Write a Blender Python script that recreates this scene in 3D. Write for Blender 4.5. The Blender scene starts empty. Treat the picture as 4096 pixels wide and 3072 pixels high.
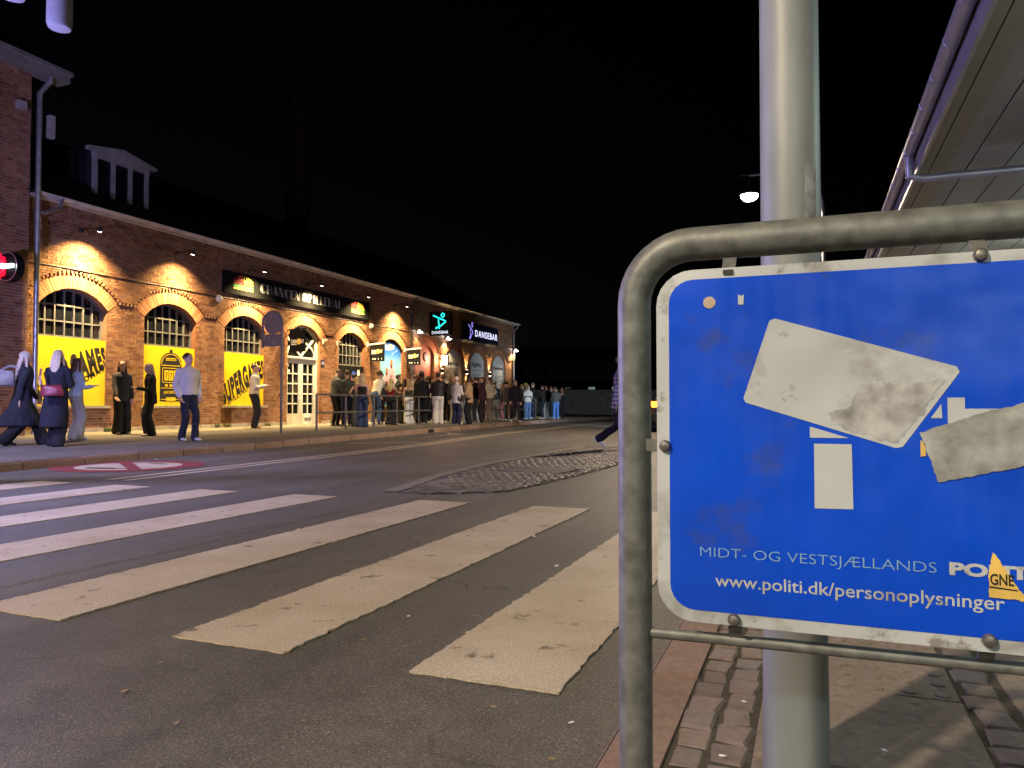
import bpy, bmesh, math, random
from mathutils import Vector, Matrix, noise
R = math.radians
rnd = random.Random(7)
scene = bpy.context.scene
col = scene.collection

# ------------------------------------------------------------ camera
cam_data = bpy.data.cameras.new('camera')
cam = bpy.data.objects.new('camera', cam_data); col.objects.link(cam)
cam.location = (0, 0, 0.87)
cam.rotation_euler = (R(90 + 1.63), 0, R(21.66))
cam_data.sensor_width = 36.0
cam_data.lens = 755.0 / 1024.0 * 36.0
cam_data.clip_start = 0.05
cam_data.clip_end = 2000
scene.camera = cam

# ------------------------------------------------------------ night sky and faint moon
world = bpy.data.worlds.new('World'); scene.world = world
world.use_nodes = True
wn = world.node_tree.nodes; wl = world.node_tree.links
bgn = wn['Background']
sky = wn.new('ShaderNodeTexSky'); sky.sky_type = 'NISHITA'; sky.sun_disc = False
sky.sun_elevation = R(-5.6); sky.sun_rotation = R(-70)
wl.new(sky.outputs[0], bgn.inputs[0]); bgn.inputs[1].default_value = 0.07
sd = bpy.data.lights.new('moon', 'SUN'); sd.energy = 0.004; sd.angle = R(0.5); sd.color = (0.75, 0.82, 1.0)
so = bpy.data.objects.new('moon', sd); col.objects.link(so); so.rotation_euler = (R(50), 0, R(60))
vs = scene.view_settings
vs.view_transform = 'Standard'; vs.look = 'None'; vs.exposure = 0.0; vs.gamma = 1.0; vs.use_curve_mapping = False
scene.render.engine = 'CYCLES'
cy = scene.cycles
cy.use_denoising = True
cy.max_bounces = 6; cy.diffuse_bounces = 3; cy.glossy_bounces = 3; cy.transmission_bounces = 4
cy.sample_clamp_indirect = 3.0; cy.sample_clamp_direct = 0
cy.caustics_reflective = False; cy.caustics_refractive = False

# light powers (watts), kept together for tuning
P_ADDED_BACK = 7200; P_STREET_FAR = 12000; P_ADDED_LEFT = 6000; P_ADDED_CANOPY = 90; P_BLUE = 1300
P_WALL = 2300; P_UPDOWN = 130; P_HEAD = 1700

# ------------------------------------------------------------ helpers
def tag(o, label=None, cat=None, group=None, kind=None):
    if label: o['label'] = label
    if cat: o['category'] = cat
    if group: o['group'] = group
    if kind: o['kind'] = kind
    return o
def empty(name, loc=(0, 0, 0), rz=0.0):
    o = bpy.data.objects.new(name, None); col.objects.link(o)
    o.location = loc; o.rotation_euler = (0, 0, rz); o.empty_display_size = 0.1
    return o
def thing(name, label, cat, loc=(0, 0, 0), rz=0.0, group=None):
    return tag(empty(name, loc, rz), label, cat, group)
def link_mesh(name, me, parent=None, loc=(0, 0, 0), rot=(0, 0, 0), scale=(1, 1, 1)):
    o = bpy.data.objects.new(name, me); col.objects.link(o)
    o.location = loc; o.rotation_euler = rot; o.scale = scale
    if parent is not None: o.parent = parent
    return o

MATS = {}
def mat(name, c, rough=0.6, metal=0.0, var=0.12, scale=12.0, bump=0.05, emit=None, es=0.0, c2=None, coat=0.0, bscale=None, spec=0.5, stretch=None):
    if name in MATS: return MATS[name]
    m = bpy.data.materials.new(name); m.use_nodes = True
    nt = m.node_tree; n = nt.nodes; l = nt.links
    b = n['Principled BSDF']
    b.inputs['Roughness'].default_value = rough
    b.inputs['Metallic'].default_value = metal
    b.inputs['Specular IOR Level'].default_value = spec
    b.inputs['Coat Weight'].default_value = coat
    tc = n.new('ShaderNodeTexCoord')
    src = tc.outputs['Object']
    if stretch:
        mp = n.new('ShaderNodeMapping'); mp.inputs['Scale'].default_value = stretch
        l.new(src, mp.inputs[0]); src = mp.outputs[0]
    ns = n.new('ShaderNodeTexNoise'); ns.inputs['Scale'].default_value = scale; ns.inputs['Detail'].default_value = 5
    l.new(src, ns.inputs['Vector'])
    ramp = n.new('ShaderNodeValToRGB')
    lo = tuple(max(0, v * (1 - var)) for v in c); hi = tuple(min(1, v * (1 + var)) for v in (c2 or c))
    ramp.color_ramp.elements[0].position = 0.3; ramp.color_ramp.elements[1].position = 0.7
    ramp.color_ramp.elements[0].color = (*lo, 1); ramp.color_ramp.elements[1].color = (*hi, 1)
    l.new(ns.outputs['Fac'], ramp.inputs[0]); l.new(ramp.outputs[0], b.inputs['Base Color'])
    if bump:
        n2 = n.new('ShaderNodeTexNoise'); n2.inputs['Scale'].default_value = bscale or scale * 6; n2.inputs['Detail'].default_value = 3
        l.new(src, n2.inputs['Vector'])
        bp = n.new('ShaderNodeBump'); bp.inputs['Strength'].default_value = bump; bp.inputs['Distance'].default_value = 0.02
        l.new(n2.outputs['Fac'], bp.inputs['Height']); l.new(bp.outputs[0], b.inputs['Normal'])
    if emit:
        b.inputs['Emission Color'].default_value = (*emit, 1); b.inputs['Emission Strength'].default_value = es
    MATS[name] = m
    return m
def nodes_of(m): return m.node_tree.nodes, m.node_tree.links, m.node_tree.nodes['Principled BSDF']

def mixc(n, l, a, b, fac, mode='MIX'):
    x = n.new('ShaderNodeMix'); x.data_type = 'RGBA'; x.blend_type = mode
    for sock, v in ((6, a), (7, b)):
        if isinstance(v, tuple): x.inputs[sock].default_value = (*v, 1)
        else: l.new(v, x.inputs[sock])
    if isinstance(fac, (int, float)): x.inputs[0].default_value = fac
    else: l.new(fac, x.inputs[0])
    return x.outputs[2]
def noise_n(n, l, src, scale, detail=4, rough=0.55):
    t = n.new('ShaderNodeTexNoise'); t.inputs['Scale'].default_value = scale; t.inputs['Detail'].default_value = detail; t.inputs['Roughness'].default_value = rough
    l.new(src, t.inputs['Vector']); return t.outputs['Fac']
def ramp_n(n, l, src, stops):
    r = n.new('ShaderNodeValToRGB'); e = r.color_ramp.elements
    while len(e) < len(stops): e.new(0.5)
    for el, (p, c) in zip(e, stops):
        el.position = p; el.color = (*c, 1) if isinstance(c, tuple) else (c, c, c, 1)
    l.new(src, r.inputs[0]); return r.outputs[0]

# ---- brick
def brick_material(name, pal, dirt=0.35):
    m = bpy.data.materials.new(name); m.use_nodes = True
    n, l, b = nodes_of(m)
    geo = n.new('ShaderNodeNewGeometry'); oi = n.new('ShaderNodeObjectInfo')
    ad = n.new('ShaderNodeMath'); ad.operation = 'ADD'
    l.new(geo.outputs['Random Per Island'], ad.inputs[0]); l.new(oi.outputs['Random'], ad.inputs[1])
    fr = n.new('ShaderNodeMath'); fr.operation = 'FRACT'; l.new(ad.outputs[0], fr.inputs[0])
    base = ramp_n(n, l, fr.outputs[0], pal)
    pos = geo.outputs['Position']
    n1 = noise_n(n, l, pos, 1.1, 5); n2 = noise_n(n, l, pos, 45, 4)
    d1 = ramp_n(n, l, n1, [(0.3, 1.0 - dirt), (0.7, 1.15)])
    c = mixc(n, l, base, d1, 1.0, 'MULTIPLY')
    d2 = ramp_n(n, l, n2, [(0.25, 0.72), (0.75, 1.18)])
    c = mixc(n, l, c, d2, 1.0, 'MULTIPLY')
    l.new(c, b.inputs['Base Color']); b.inputs['Roughness'].default_value = 0.82; b.inputs['Specular IOR Level'].default_value = 0.3
    bp = n.new('ShaderNodeBump'); bp.inputs['Strength'].default_value = 0.35; bp.inputs['Distance'].default_value = 0.006
    l.new(n2, bp.inputs['Height']); l.new(bp.outputs[0], b.inputs['Normal'])
    MATS[name] = m
    return m
PAL = [(0.0, (0.20, 0.085, 0.046)), (0.3, (0.30, 0.135, 0.066)), (0.6, (0.36, 0.175, 0.086)), (0.85, (0.42, 0.225, 0.115)), (1.0, (0.27, 0.15, 0.095))]
m_brick = brick_material('red_brick', PAL)
m_arch = brick_material('arch_brick_clay', [(0, (0.38, 0.16, 0.075)), (0.5, (0.45, 0.20, 0.095)), (1, (0.50, 0.25, 0.12))], 0.2)
m_mortar = mat('mortar', (0.40, 0.31, 0.23), 0.9, var=0.25, scale=5, bump=0.2)
m_stone = mat('sandstone', (0.36, 0.32, 0.26), 0.85, var=0.3, scale=6, bump=0.2)
m_zinc = mat('zinc', (0.42, 0.42, 0.42), 0.38, metal=0.75, var=0.2, scale=7, bump=0.05)
m_eave = mat('painted_eave', (0.50, 0.46, 0.38), 0.6, var=0.25, scale=4, bump=0.05)
m_roof = mat('roof_felt', (0.016, 0.016, 0.019), 0.8, var=0.3, scale=2, bump=0.15)
m_white = mat('white_paint', (0.74, 0.72, 0.66), 0.45, var=0.06, scale=5, bump=0.03)
m_frame = mat('grey_window_paint', (0.15, 0.147, 0.135), 0.5, var=0.2, scale=8, bump=0.05)
m_glass = mat('dark_glass', (0.010, 0.011, 0.013), 0.06, var=0.2, scale=2, bump=0.012, bscale=3, spec=0.6)
m_black = mat('black_board', (0.007, 0.0075, 0.008), 0.75, var=0.3, scale=3, bump=0.0, spec=0.12)
m_ink = mat('black_print', (0.012, 0.011, 0.010), 0.6, var=0.2, scale=8, bump=0)
m_yellow = mat('yellow_panel', (0.86, 0.60, 0.012), 0.45, var=0.05, scale=3, bump=0.03)
m_darkmetal = mat('dark_iron', (0.03, 0.03, 0.033), 0.5, metal=0.6, var=0.2, scale=15, bump=0.05)
m_rail = mat('grey_painted_steel', (0.13, 0.125, 0.12), 0.5, metal=0.3, var=0.25, scale=10, bump=0.08)
m_paper = mat('white_scrap', (0.75, 0.74, 0.70), 0.8, var=0.15, scale=30, bump=0.1)

# ---- asphalt
def asphalt(name, base, tint=(1, 1, 1), rough=0.62):
    m = bpy.data.materials.new(name); m.use_nodes = True
    n, l, b = nodes_of(m)
    geo = n.new('ShaderNodeNewGeometry'); pos = geo.outputs['Position']
    big = noise_n(n, l, pos, 0.7, 5); mid = noise_n(n, l, pos, 9, 5, 0.65); fine = noise_n(n, l, pos, 125, 3, 0.7)
    vo = n.new('ShaderNodeTexVoronoi'); vo.inputs['Scale'].default_value = 240; l.new(pos, vo.inputs['Vector'])
    c = mixc(n, l, base, ramp_n(n, l, big, [(0.3, 0.78), (0.7, 1.22)]), 1.0, 'MULTIPLY')
    c = mixc(n, l, c, ramp_n(n, l, mid, [(0.25, 0.72), (0.5, 1.0), (0.75, 1.2)]), 1.0, 'MULTIPLY')
    c = mixc(n, l, c, ramp_n(n, l, fine, [(0.3, 0.40), (0.7, 1.65)]), 1.0, 'MULTIPLY')
    st = ramp_n(n, l, vo.outputs['Color'], [(0.0, 0.0), (0.74, 0.0), (0.84, 1.0)])
    c = mixc(n, l, c, (0.19, 0.17, 0.15), st)
    sp = noise_n(n, l, pos, 3.1, 6, 0.7)
    c = mixc(n, l, c, (0.018, 0.017, 0.016), ramp_n(n, l, sp, [(0.69, 0.0), (0.76, 0.6)]))
    mpn = n.new('ShaderNodeMapping'); mpn.inputs['Scale'].default_value = (1.6, 0.10, 1); l.new(pos, mpn.inputs[0])
    c = mixc(n, l, c, ramp_n(n, l, noise_n(n, l, mpn.outputs[0], 1.3, 4), [(0.35, 0.80), (0.65, 1.18)]), 1.0, 'MULTIPLY')
    gum = n.new('ShaderNodeTexVoronoi'); gum.inputs['Scale'].default_value = 2.6; l.new(pos, gum.inputs['Vector'])
    c = mixc(n, l, c, (0.20, 0.175, 0.15), ramp_n(n, l, gum.outputs['Distance'], [(0.035, 0.55), (0.05, 0.0)]))
    dst = n.new('ShaderNodeVectorMath'); dst.operation = 'ADD'; nz = n.new('ShaderNodeTexNoise'); nz.inputs['Scale'].default_value = 2.0; nz.inputs['Detail'].default_value = 6; l.new(pos, nz.inputs['Vector'])
    l.new(pos, dst.inputs[0]); l.new(nz.outputs['Color'], dst.inputs[1])
    ck = n.new('ShaderNodeTexVoronoi'); ck.feature = 'DISTANCE_TO_EDGE'; ck.inputs['Scale'].default_value = 0.45; l.new(dst.outputs[0], ck.inputs['Vector'])
    ckm = n.new('ShaderNodeMath'); ckm.operation = 'MULTIPLY'; l.new(ramp_n(n, l, ck.outputs['Distance'], [(0.0, 0.8), (0.006, 0.0)]), ckm.inputs[0]); l.new(ramp_n(n, l, big, [(0.45, 0.0), (0.6, 1.0)]), ckm.inputs[1])
    c = mixc(n, l, c, (0.016, 0.015, 0.014), ckm.outputs[0])
    l.new(c, b.inputs['Base Color'])
    rr = n.new('ShaderNodeMapRange'); rr.inputs['To Min'].default_value = rough - 0.14; rr.inputs['To Max'].default_value = rough + 0.16
    l.new(mid, rr.inputs['Value']); l.new(rr.outputs[0], b.inputs['Roughness'])
    bp = n.new('ShaderNodeBump'); bp.inputs['Strength'].default_value = 0.35; bp.inputs['Distance'].default_value = 0.004
    l.new(vo.outputs['Distance'], bp.inputs['Height'])
    b2 = n.new('ShaderNodeBump'); b2.inputs['Strength'].default_value = 0.25; b2.inputs['Distance'].default_value = 0.006
    l.new(fine, b2.inputs['Height']); l.new(bp.outputs[0], b2.inputs['Normal']); l.new(b2.outputs[0], b.inputs['Normal'])
    MATS[name] = m; return m
m_asph = asphalt('asphalt', (0.088, 0.081, 0.072))
m_asph2 = asphalt('asphalt_dark', (0.082, 0.077, 0.074), rough=0.6)
m_asph3 = asphalt('asphalt_strip', (0.092, 0.085, 0.078), rough=0.65)
m_pave = asphalt('pavement_asphalt', (0.115, 0.104, 0.092), rough=0.72)
m_sand = asphalt('gritty_edge', (0.22, 0.19, 0.14), rough=0.9)
def road_paint(name, c, wear=0.52):
    m = bpy.data.materials.new(name); m.use_nodes = True
    n, l, b = nodes_of(m)
    geo = n.new('ShaderNodeNewGeometry'); pos = geo.outputs['Position']
    w = noise_n(n, l, pos, 6, 8, 0.72); g = noise_n(n, l, pos, 120, 3, 0.7); s = noise_n(n, l, pos, 1.6, 5)
    cc = mixc(n, l, c, ramp_n(n, l, g, [(0.28, 0.50), (0.68, 1.18)]), 1.0, 'MULTIPLY')
    cc = mixc(n, l, cc, ramp_n(n, l, s, [(0.3, (0.72, 0.66, 0.58)), (0.7, (1.0, 1.0, 1.0))]), 1.0, 'MULTIPLY')
    cc = mixc(n, l, cc, (0.07, 0.062, 0.055), ramp_n(n, l, w, [(wear + 0.14, 0.0), (wear + 0.20, 0.85)]))
    l.new(cc, b.inputs['Base Color']); b.inputs['Roughness'].default_value = 0.6
    bp = n.new('ShaderNodeBump'); bp.inputs['Strength'].default_value = 0.6; bp.inputs['Distance'].default_value = 0.005
    l.new(g, bp.inputs['Height']); l.new(bp.outputs[0], b.inputs['Normal'])
    MATS[name] = m; return m
m_paint = road_paint('road_paint_white', (0.62, 0.535, 0.435), 0.458)
m_paint_red = road_paint('road_paint_red', (0.27, 0.045, 0.065), 0.6)
m_granite = brick_material('granite', [(0, (0.14, 0.105, 0.095)), (0.4, (0.19, 0.15, 0.135)), (0.7, (0.24, 0.18, 0.16)), (1, (0.17, 0.15, 0.145))], 0.25)
m_granite.node_tree.nodes['Principled BSDF'].inputs['Roughness'].default_value = 0.7
m_kerb = brick_material('kerb_granite', [(0, (0.21, 0.135, 0.105)), (0.5, (0.25, 0.165, 0.13)), (1, (0.29, 0.20, 0.165))], 0.25)
m_setts_wet = brick_material('worn_setts', [(0, (0.09, 0.075, 0.075)), (0.5, (0.13, 0.11, 0.11)), (1, (0.18, 0.16, 0.155))], 0.3)
m_setts_wet.node_tree.nodes['Principled BSDF'].inputs['Roughness'].default_value = 0.62
m_joint = mat('joint_dirt', (0.055, 0.046, 0.036), 0.95, var=0.4, scale=30, bump=0.4)
m_slab = brick_material('concrete_slab', [(0, (0.20, 0.165, 0.135)), (1, (0.235, 0.195, 0.16))], 0.2)

# ---- mesh builder
class MB:
    def __init__(s): s.v = []; s.f = []; s.m = []
    def add(s, v, f, mi=0):
        o = len(s.v); s.v += [tuple(p) for p in v]; s.f += [tuple(i + o for i in q) for q in f]; s.m += [mi] * len(f)
    def box(s, a, b, mi=0):
        (x0, y0, z0), (x1, y1, z1) = a, b
        if x0 > x1: x0, x1 = x1, x0
        if y0 > y1: y0, y1 = y1, y0
        if z0 > z1: z0, z1 = z1, z0
        s.add([(x0, y0, z0), (x1, y0, z0), (x1, y1, z0), (x0, y1, z0), (x0, y0, z1), (x1, y0, z1), (x1, y1, z1), (x0, y1, z1)],
              [(3, 2, 1, 0), (4, 5, 6, 7), (0, 1, 5, 4), (1, 2, 6, 5), (2, 3, 7, 6), (3, 0, 4, 7)], mi)
    def bar(s, p, q, w, t, up=(0, 0, 1), mi=0):
        p = Vector(p); q = Vector(q); d = (q - p).normalized(); u = Vector(up); x = d.cross(u)
        if x.length < 1e-5: x = d.cross(Vector((0, 1, 0)))
        x.normalize(); u = x.cross(d).normalized()
        vs = []
        for c in (p, q):
            for a, b in ((-1, -1), (1, -1), (1, 1), (-1, 1)): vs.append(c + x * a * w / 2 + u * b * t / 2)
        s.add(vs, [(3, 2, 1, 0), (4, 5, 6, 7), (0, 1, 5, 4), (1, 2, 6, 5), (2, 3, 7, 6), (3, 0, 4, 7)], mi)
    def tube(s, pts, r, n=10, mi=0, cap=True):
        pts = [Vector(p) for p in pts]
        rs = r if isinstance(r, (list, tuple)) else [r] * len(pts)
        ref = Vector((0, 0, 1)); rings = []
        px = None
        for i, p in enumerate(pts):
            d = (pts[min(i + 1, len(pts) - 1)] - pts[max(i - 1, 0)]).normalized()
            if px is None:
                x = d.cross(ref)
                if x.length < 1e-3: x = d.cross(Vector((0, 1, 0)))
            else: x = px - d * px.dot(d)
            x.normalize(); px = x; y = d.cross(x)
            rings.append([p + (x * math.cos(2 * math.pi * k / n) + y * math.sin(2 * math.pi * k / n)) * rs[i] for k in range(n)])
        vs = [v for rg in rings for v in rg]; fs = []
        for i in range(len(pts) - 1):
            for k in range(n):
                a = i * n + k; b = i * n + (k + 1) % n
                fs.append((a, b, b + n, a + n))
        if cap:
            fs.append(tuple(range(n))[::-1]); fs.append(tuple(range((len(pts) - 1) * n, len(pts) * n)))
        s.add(vs, fs, mi)
    def lathe(s, prof, c=(0, 0, 0), n=20, axis='Z', mi=0):
        vs = []; fs = []
        for (r, h) in prof:
            for k in range(n):
                a = 2 * math.pi * k / n
                p = (r * math.cos(a), r * math.sin(a), h)
                if axis == 'X': p = (h, p[0], p[1])
                elif axis == 'Y': p = (p[1], h, p[0])
                vs.append((p[0] + c[0], p[1] + c[1], p[2] + c[2]))
        for i in range(len(prof) - 1):
            for k in range(n):
                a = i * n + k; b = i * n + (k + 1) % n
                fs.append((a, b, b + n, a + n))
        fs.append(tuple(range(n))[::-1]); fs.append(tuple(range((len(prof) - 1) * n, len(prof) * n)))
        s.add(vs, fs, mi)
    def prism(s, poly, fn, d, mi=0):
        """poly: 2-D outline (counter-clockwise), fn(u, v, depth) -> 3-D, extruded by d"""
        n = len(poly)
        vs = [fn(u, v, 0) for u, v in poly] + [fn(u, v, d) for u, v in poly]
        fs = [tuple(range(n))[::-1], tuple(range(n, 2 * n))] + [(i, (i + 1) % n, (i + 1) % n + n, i + n) for i in range(n)]
        s.add(vs, fs, mi)
    def flat(s, poly, fn, d=0.0, mi=0):
        s.add([fn(u, v, d) for u, v in poly], [tuple(range(len(poly)))], mi)
    def mesh(s, name, mats):
        me = bpy.data.meshes.new(name); me.from_pydata(s.v, [], s.f)
        for m in (mats if isinstance(mats, (list, tuple)) else [mats]): me.materials.append(m)
        if any(s.m): me.polygons.foreach_set('material_index', s.m)
        me.update(); return me
    def build(s, name, mats, parent=None, smooth=False, fix=True, **kw):
        me = s.mesh(name, mats)
        if fix and len(s.f) < 4000:
            bm = bmesh.new(); bm.from_mesh(me); bmesh.ops.recalc_face_normals(bm, faces=bm.faces); bm.to_mesh(me); bm.free()
        if smooth:
            me.polygons.foreach_set('use_smooth', [True] * len(me.polygons))
            me.set_sharp_from_angle(angle=R(40))
        return link_mesh(name, me, parent, **kw)

# ---- lettering (flat print): 2-D triangles fitted to a box
TXT = {}
def text2d(body, bold=0.0, sp_=1.0):
    key = (body, bold, sp_)
    if key in TXT: return TXT[key]
    cu = bpy.data.curves.new('t', 'FONT'); cu.body = body; cu.size = 1.0; cu.offset = bold; cu.space_character = sp_; cu.resolution_u = 3; cu.fill_mode = 'FRONT'
    o = bpy.data.objects.new('t', cu); col.objects.link(o)
    dg = bpy.context.evaluated_depsgraph_get()
    me = bpy.data.meshes.new_from_object(o.evaluated_get(dg))
    v = [(p.co.x, p.co.y) for p in me.vertices]; f = [tuple(p.vertices) for p in me.polygons]
    bpy.data.objects.remove(o); bpy.data.curves.remove(cu); bpy.data.meshes.remove(me)
    x0 = min(p[0] for p in v); x1 = max(p[0] for p in v); y0 = min(p[1] for p in v); y1 = max(p[1] for p in v)
    TXT[key] = ([((x - x0) / (x1 - x0), (y - y0) / (y1 - y0)) for x, y in v], f)
    return TXT[key]
def put_text(mb, body, fn, u0, v0, w, h, bold=0.0, warp=None, mi=0, d=0.0, sp_=1.0):
    v, f = text2d(body, bold, sp_)
    pts = []
    for x, y in v:
        u, t = (warp(x, y) if warp else (u0 + x * w, v0 + y * h))
        pts.append(fn(u, t, d))
    mb.add(pts, f, mi)
def disc(cx, cy, r, n=24, ry=None):
    return [(cx + r * math.cos(2 * math.pi * k / n), cy + (ry or r) * math.sin(2 * math.pi * k / n)) for k in range(n)]
def stroke(p, q, w):
    dx, dy = q[0] - p[0], q[1] - p[1]; L = math.hypot(dx, dy); nx, ny = -dy / L * w / 2, dx / L * w / 2
    return [(p[0] - nx, p[1] - ny), (q[0] - nx, q[1] - ny), (q[0] + nx, q[1] + ny), (p[0] + nx, p[1] + ny)]
def arc_band(mb, cx, cy, r0, r1, a0, a1, fn, d=0.0, n=14, mi=0, sy=1.0):
    vs = []
    for k in range(n + 1):
        a = R(a0 + (a1 - a0) * k / n)
        for r in (r0, r1): vs.append(fn(cx + r * math.cos(a), cy + r * sy * math.sin(a), d))
    mb.add(vs, [(2 * k, 2 * k + 1, 2 * k + 3, 2 * k + 2) for k in range(n)], mi)

XW = -15.8                                  # facade plane of the brick hall
def wall_fn(dx): return lambda u, v, d=0: (XW + dx + d, u, v)   # u = along the street, v = up
def pav_z(x): return 0.12 + 0.019 * max(0.0, -9.8 - x)

def add_light(name, kind, loc, energy, color, parent=None, target=None, **kw):
    ld = bpy.data.lights.new(name, kind); ld.energy = energy; ld.color = color
    for k, v in kw.items(): setattr(ld, k, v)
    o = bpy.data.objects.new(name, ld); col.objects.link(o); o.location = loc
    if target is not None: o.rotation_euler = (Vector(target) - Vector(loc)).to_track_quat('-Z', 'Y').to_euler()
    if parent is not None: o.parent = parent
    return o

# ============================================================ GROUND
def interp(tab, x):
    for (a, va), (b, vb) in zip(tab, tab[1:]):
        if x <= b or (b, vb) == tab[-1]:
            t = max(0.0, min(1.0, (x - a) / (b - a))); return va + (vb - va) * t
KERB = [(-12, -9.7), (6.65, -9.8), (11, -10.1), (18, -10.85), (25.5, -11.6), (33.5, -12.1), (42, -12.2), (52, -11.4), (64, -9.0)]
def kx(y): return interp(KERB, y)
mb = MB(); mb.flat([(-500, -500), (500, -500), (500, 500), (-500, 500)], lambda u, v, d: (u, v, -0.05))
tag(mb.build('ground', mat('dark_ground', (0.04, 0.04, 0.038), 0.9)), kind='structure')
mb = MB(); mb.flat([(-40, -30), (40, -30), (40, 120), (-40, 120)], lambda u, v, d: (u, v, 0))
road = tag(mb.build('road', m_asph), kind='structure')
mb = MB()
ys = [-12 + 2 * i for i in range(39)]
vs = []
for y in ys: vs += [(kx(y) - 0.05, y, 0.004), (-3.92 + 0.02 * math.sin(y * 2.1) + (0 if y < 7 else -0.45 * min(1, (y - 7) / 4)), y, 0.004)]
mb.add(vs, [(2 * i, 2 * i + 1, 2 * i + 3, 2 * i + 2) for i in range(len(ys) - 1)])
tag(mb.build('road_lane', m_asph2), kind='structure')
mb = MB(); vs = []; ys = [-6 + 0.25 * i for i in range(52)]
for i, y in enumerate(ys): vs += [(-3.95 + 0.035 * noise.noise((y * 1.7, 0, 0)), y, 0.0065), (-3.60 + 0.05 * noise.noise((y * 1.3, 5, 0)), y, 0.0065), (-3.55 + 0.05 * noise.noise((y * 1.3, 5, 0)), y, -0.002)]
mb.add(vs, [(3 * i + j, 3 * i + 1 + j, 3 * i + 4 + j, 3 * i + 3 + j) for i in range(len(ys) - 1) for j in (0, 1)])
strip = mb.build('repair_strip', m_asph3, road)
mb = MB()
m_crack = mat('crack_tar', (0.040, 0.035, 0.031), 0.5, bump=0)
for x0, sd_ in ((-3.70, 1), (-3.95, 9)):
    vs = []; ys = [-2 + 0.12 * i for i in range(75)]
    for y in ys:
        x = x0 + 0.03 * noise.noise((y * 2.3, sd_, 0)); w = 0.010 * max(0, noise.noise((y * 1.1, sd_ + 7, 0)) - 0.12)
        vs += [(x - w, y, 0.011), (x + w, y, 0.011)]
    mb.add(vs, [(2 * i, 2 * i + 1, 2 * i + 3, 2 * i + 2) for i in range(len(ys) - 1)])
mb.build('tar_crack', m_crack, road)

# --- painted markings
def ragged_slab(name, poly, h, m, parent, amp=0.012, step=0.025, z0=0.002):
    out = []
    for i in range(len(poly)):
        a = Vector(poly[i]); b = Vector(poly[(i + 1) % len(poly)]); n = max(1, int((b - a).length / step))
        nx = Vector((b.y - a.y, a.x - b.x)).normalized()
        for k in range(n):
            p = a + (b - a) * (k / n)
            j = 0.35 * amp * noise.noise((p.x * 3, p.y * 3, 3)) + amp * noise.noise((p.x * 23, p.y * 23, 8)) + 0.6 * amp * noise.noise((p.x * 61, p.y * 61, 5)) if k else 0
            out.append((p.x + nx.x * j, p.y + nx.y * j))
    mb = MB(); mb.prism(out, lambda u, v, d: (u, v, z0 + d), h)
    return mb.build(name, m, parent)
for i, xc in enumerate((-0.97, -1.98, -3.08, -4.43, -5.61, -6.78, -7.95, -9.1)):
    y0, y1 = (2.18, 6.12) if i < 3 else (2.15, 6.05)
    ragged_slab('zebra_stripe', [(xc - 0.255, y0), (xc + 0.255, y0), (xc + 0.25, y1), (xc - 0.25, y1)], 0.007 if i < 3 else 0.0085, m_paint, road, amp=0.013 if i < 3 else 0.005)
def line_strip(name, tab, w, y0, y1, off=0.0, parent=road, step=0.5, m=None):
    n = max(2, int((y1 - y0) / step)); vs = []
    for i in range(n + 1):
        y = y0 + (y1 - y0) * i / n; x = interp(tab, y) + off
        vs += [(x - w / 2, y, 0.009), (x + w / 2, y, 0.009)]
    mb = MB(); mb.add(vs, [(2 * i, 2 * i + 1, 2 * i + 3, 2 * i + 2) for i in range(n)])
    return mb.build(name, m or m_paint, parent)
DBL = [(6, -7.45), (8, -7.58), (11.7, -7.75), (15, -8.03), (21, -8.8), (33, -9.5), (45, -9.3), (60, -7.2)]
line_strip('centre_line', DBL, 0.11, 6.45, 60, -0.13); line_strip('centre_line', DBL, 0.11, 6.45, 60, 0.13)
BAY = [(14, -9.55), (21, -10.0), (25, -10.5), (33, -10.75), (45, -10.7)]
for y0 in (18.2, 24.9, 32.6): line_strip('bay_dash', BAY, 0.11, y0, y0 + 2.9)
mb = MB(); mb.add([(-9.9, 14.75, 0.009), (-9.8, 14.6, 0.009), (-8.5, 15.62, 0.009), (-8.5, 15.78, 0.009)], [(0, 1, 2, 3)])
mb.build('bay_line', m_paint, road)
fg = lambda z: (lambda u, v, d=0: (u, v, z + d))
mb = MB(); arc_band(mb, -9.05, 8.02, 0.70, 1.0, 0, 360, fg(0.009), n=48)
mb.build('red_ring_marking', m_paint_red, road)
mb = MB(); mb.flat(disc(-9.05, 8.02, 0.695, 40), fg(0.009)); mb.build('white_disc_marking', m_paint, road)
mb = MB(); mb.flat(stroke((-9.60, 8.43), (-8.50, 7.61), 0.17), fg(0.013)); mb.build('red_bar_marking', m_paint_red, road)
mb = MB()
mb.flat(stroke((-9.25, 7.50), (-8.80, 7.55), 0.06), fg(0.013)); mb.flat(stroke((-9.42, 7.62), (-8.68, 7.62), 0.035), fg(0.013)); mb.flat(stroke((-9.22, 8.52), (-8.78, 8.42), 0.06), fg(0.013))
mb.build('dark_glyph_marking', m_ink, road)

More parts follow.
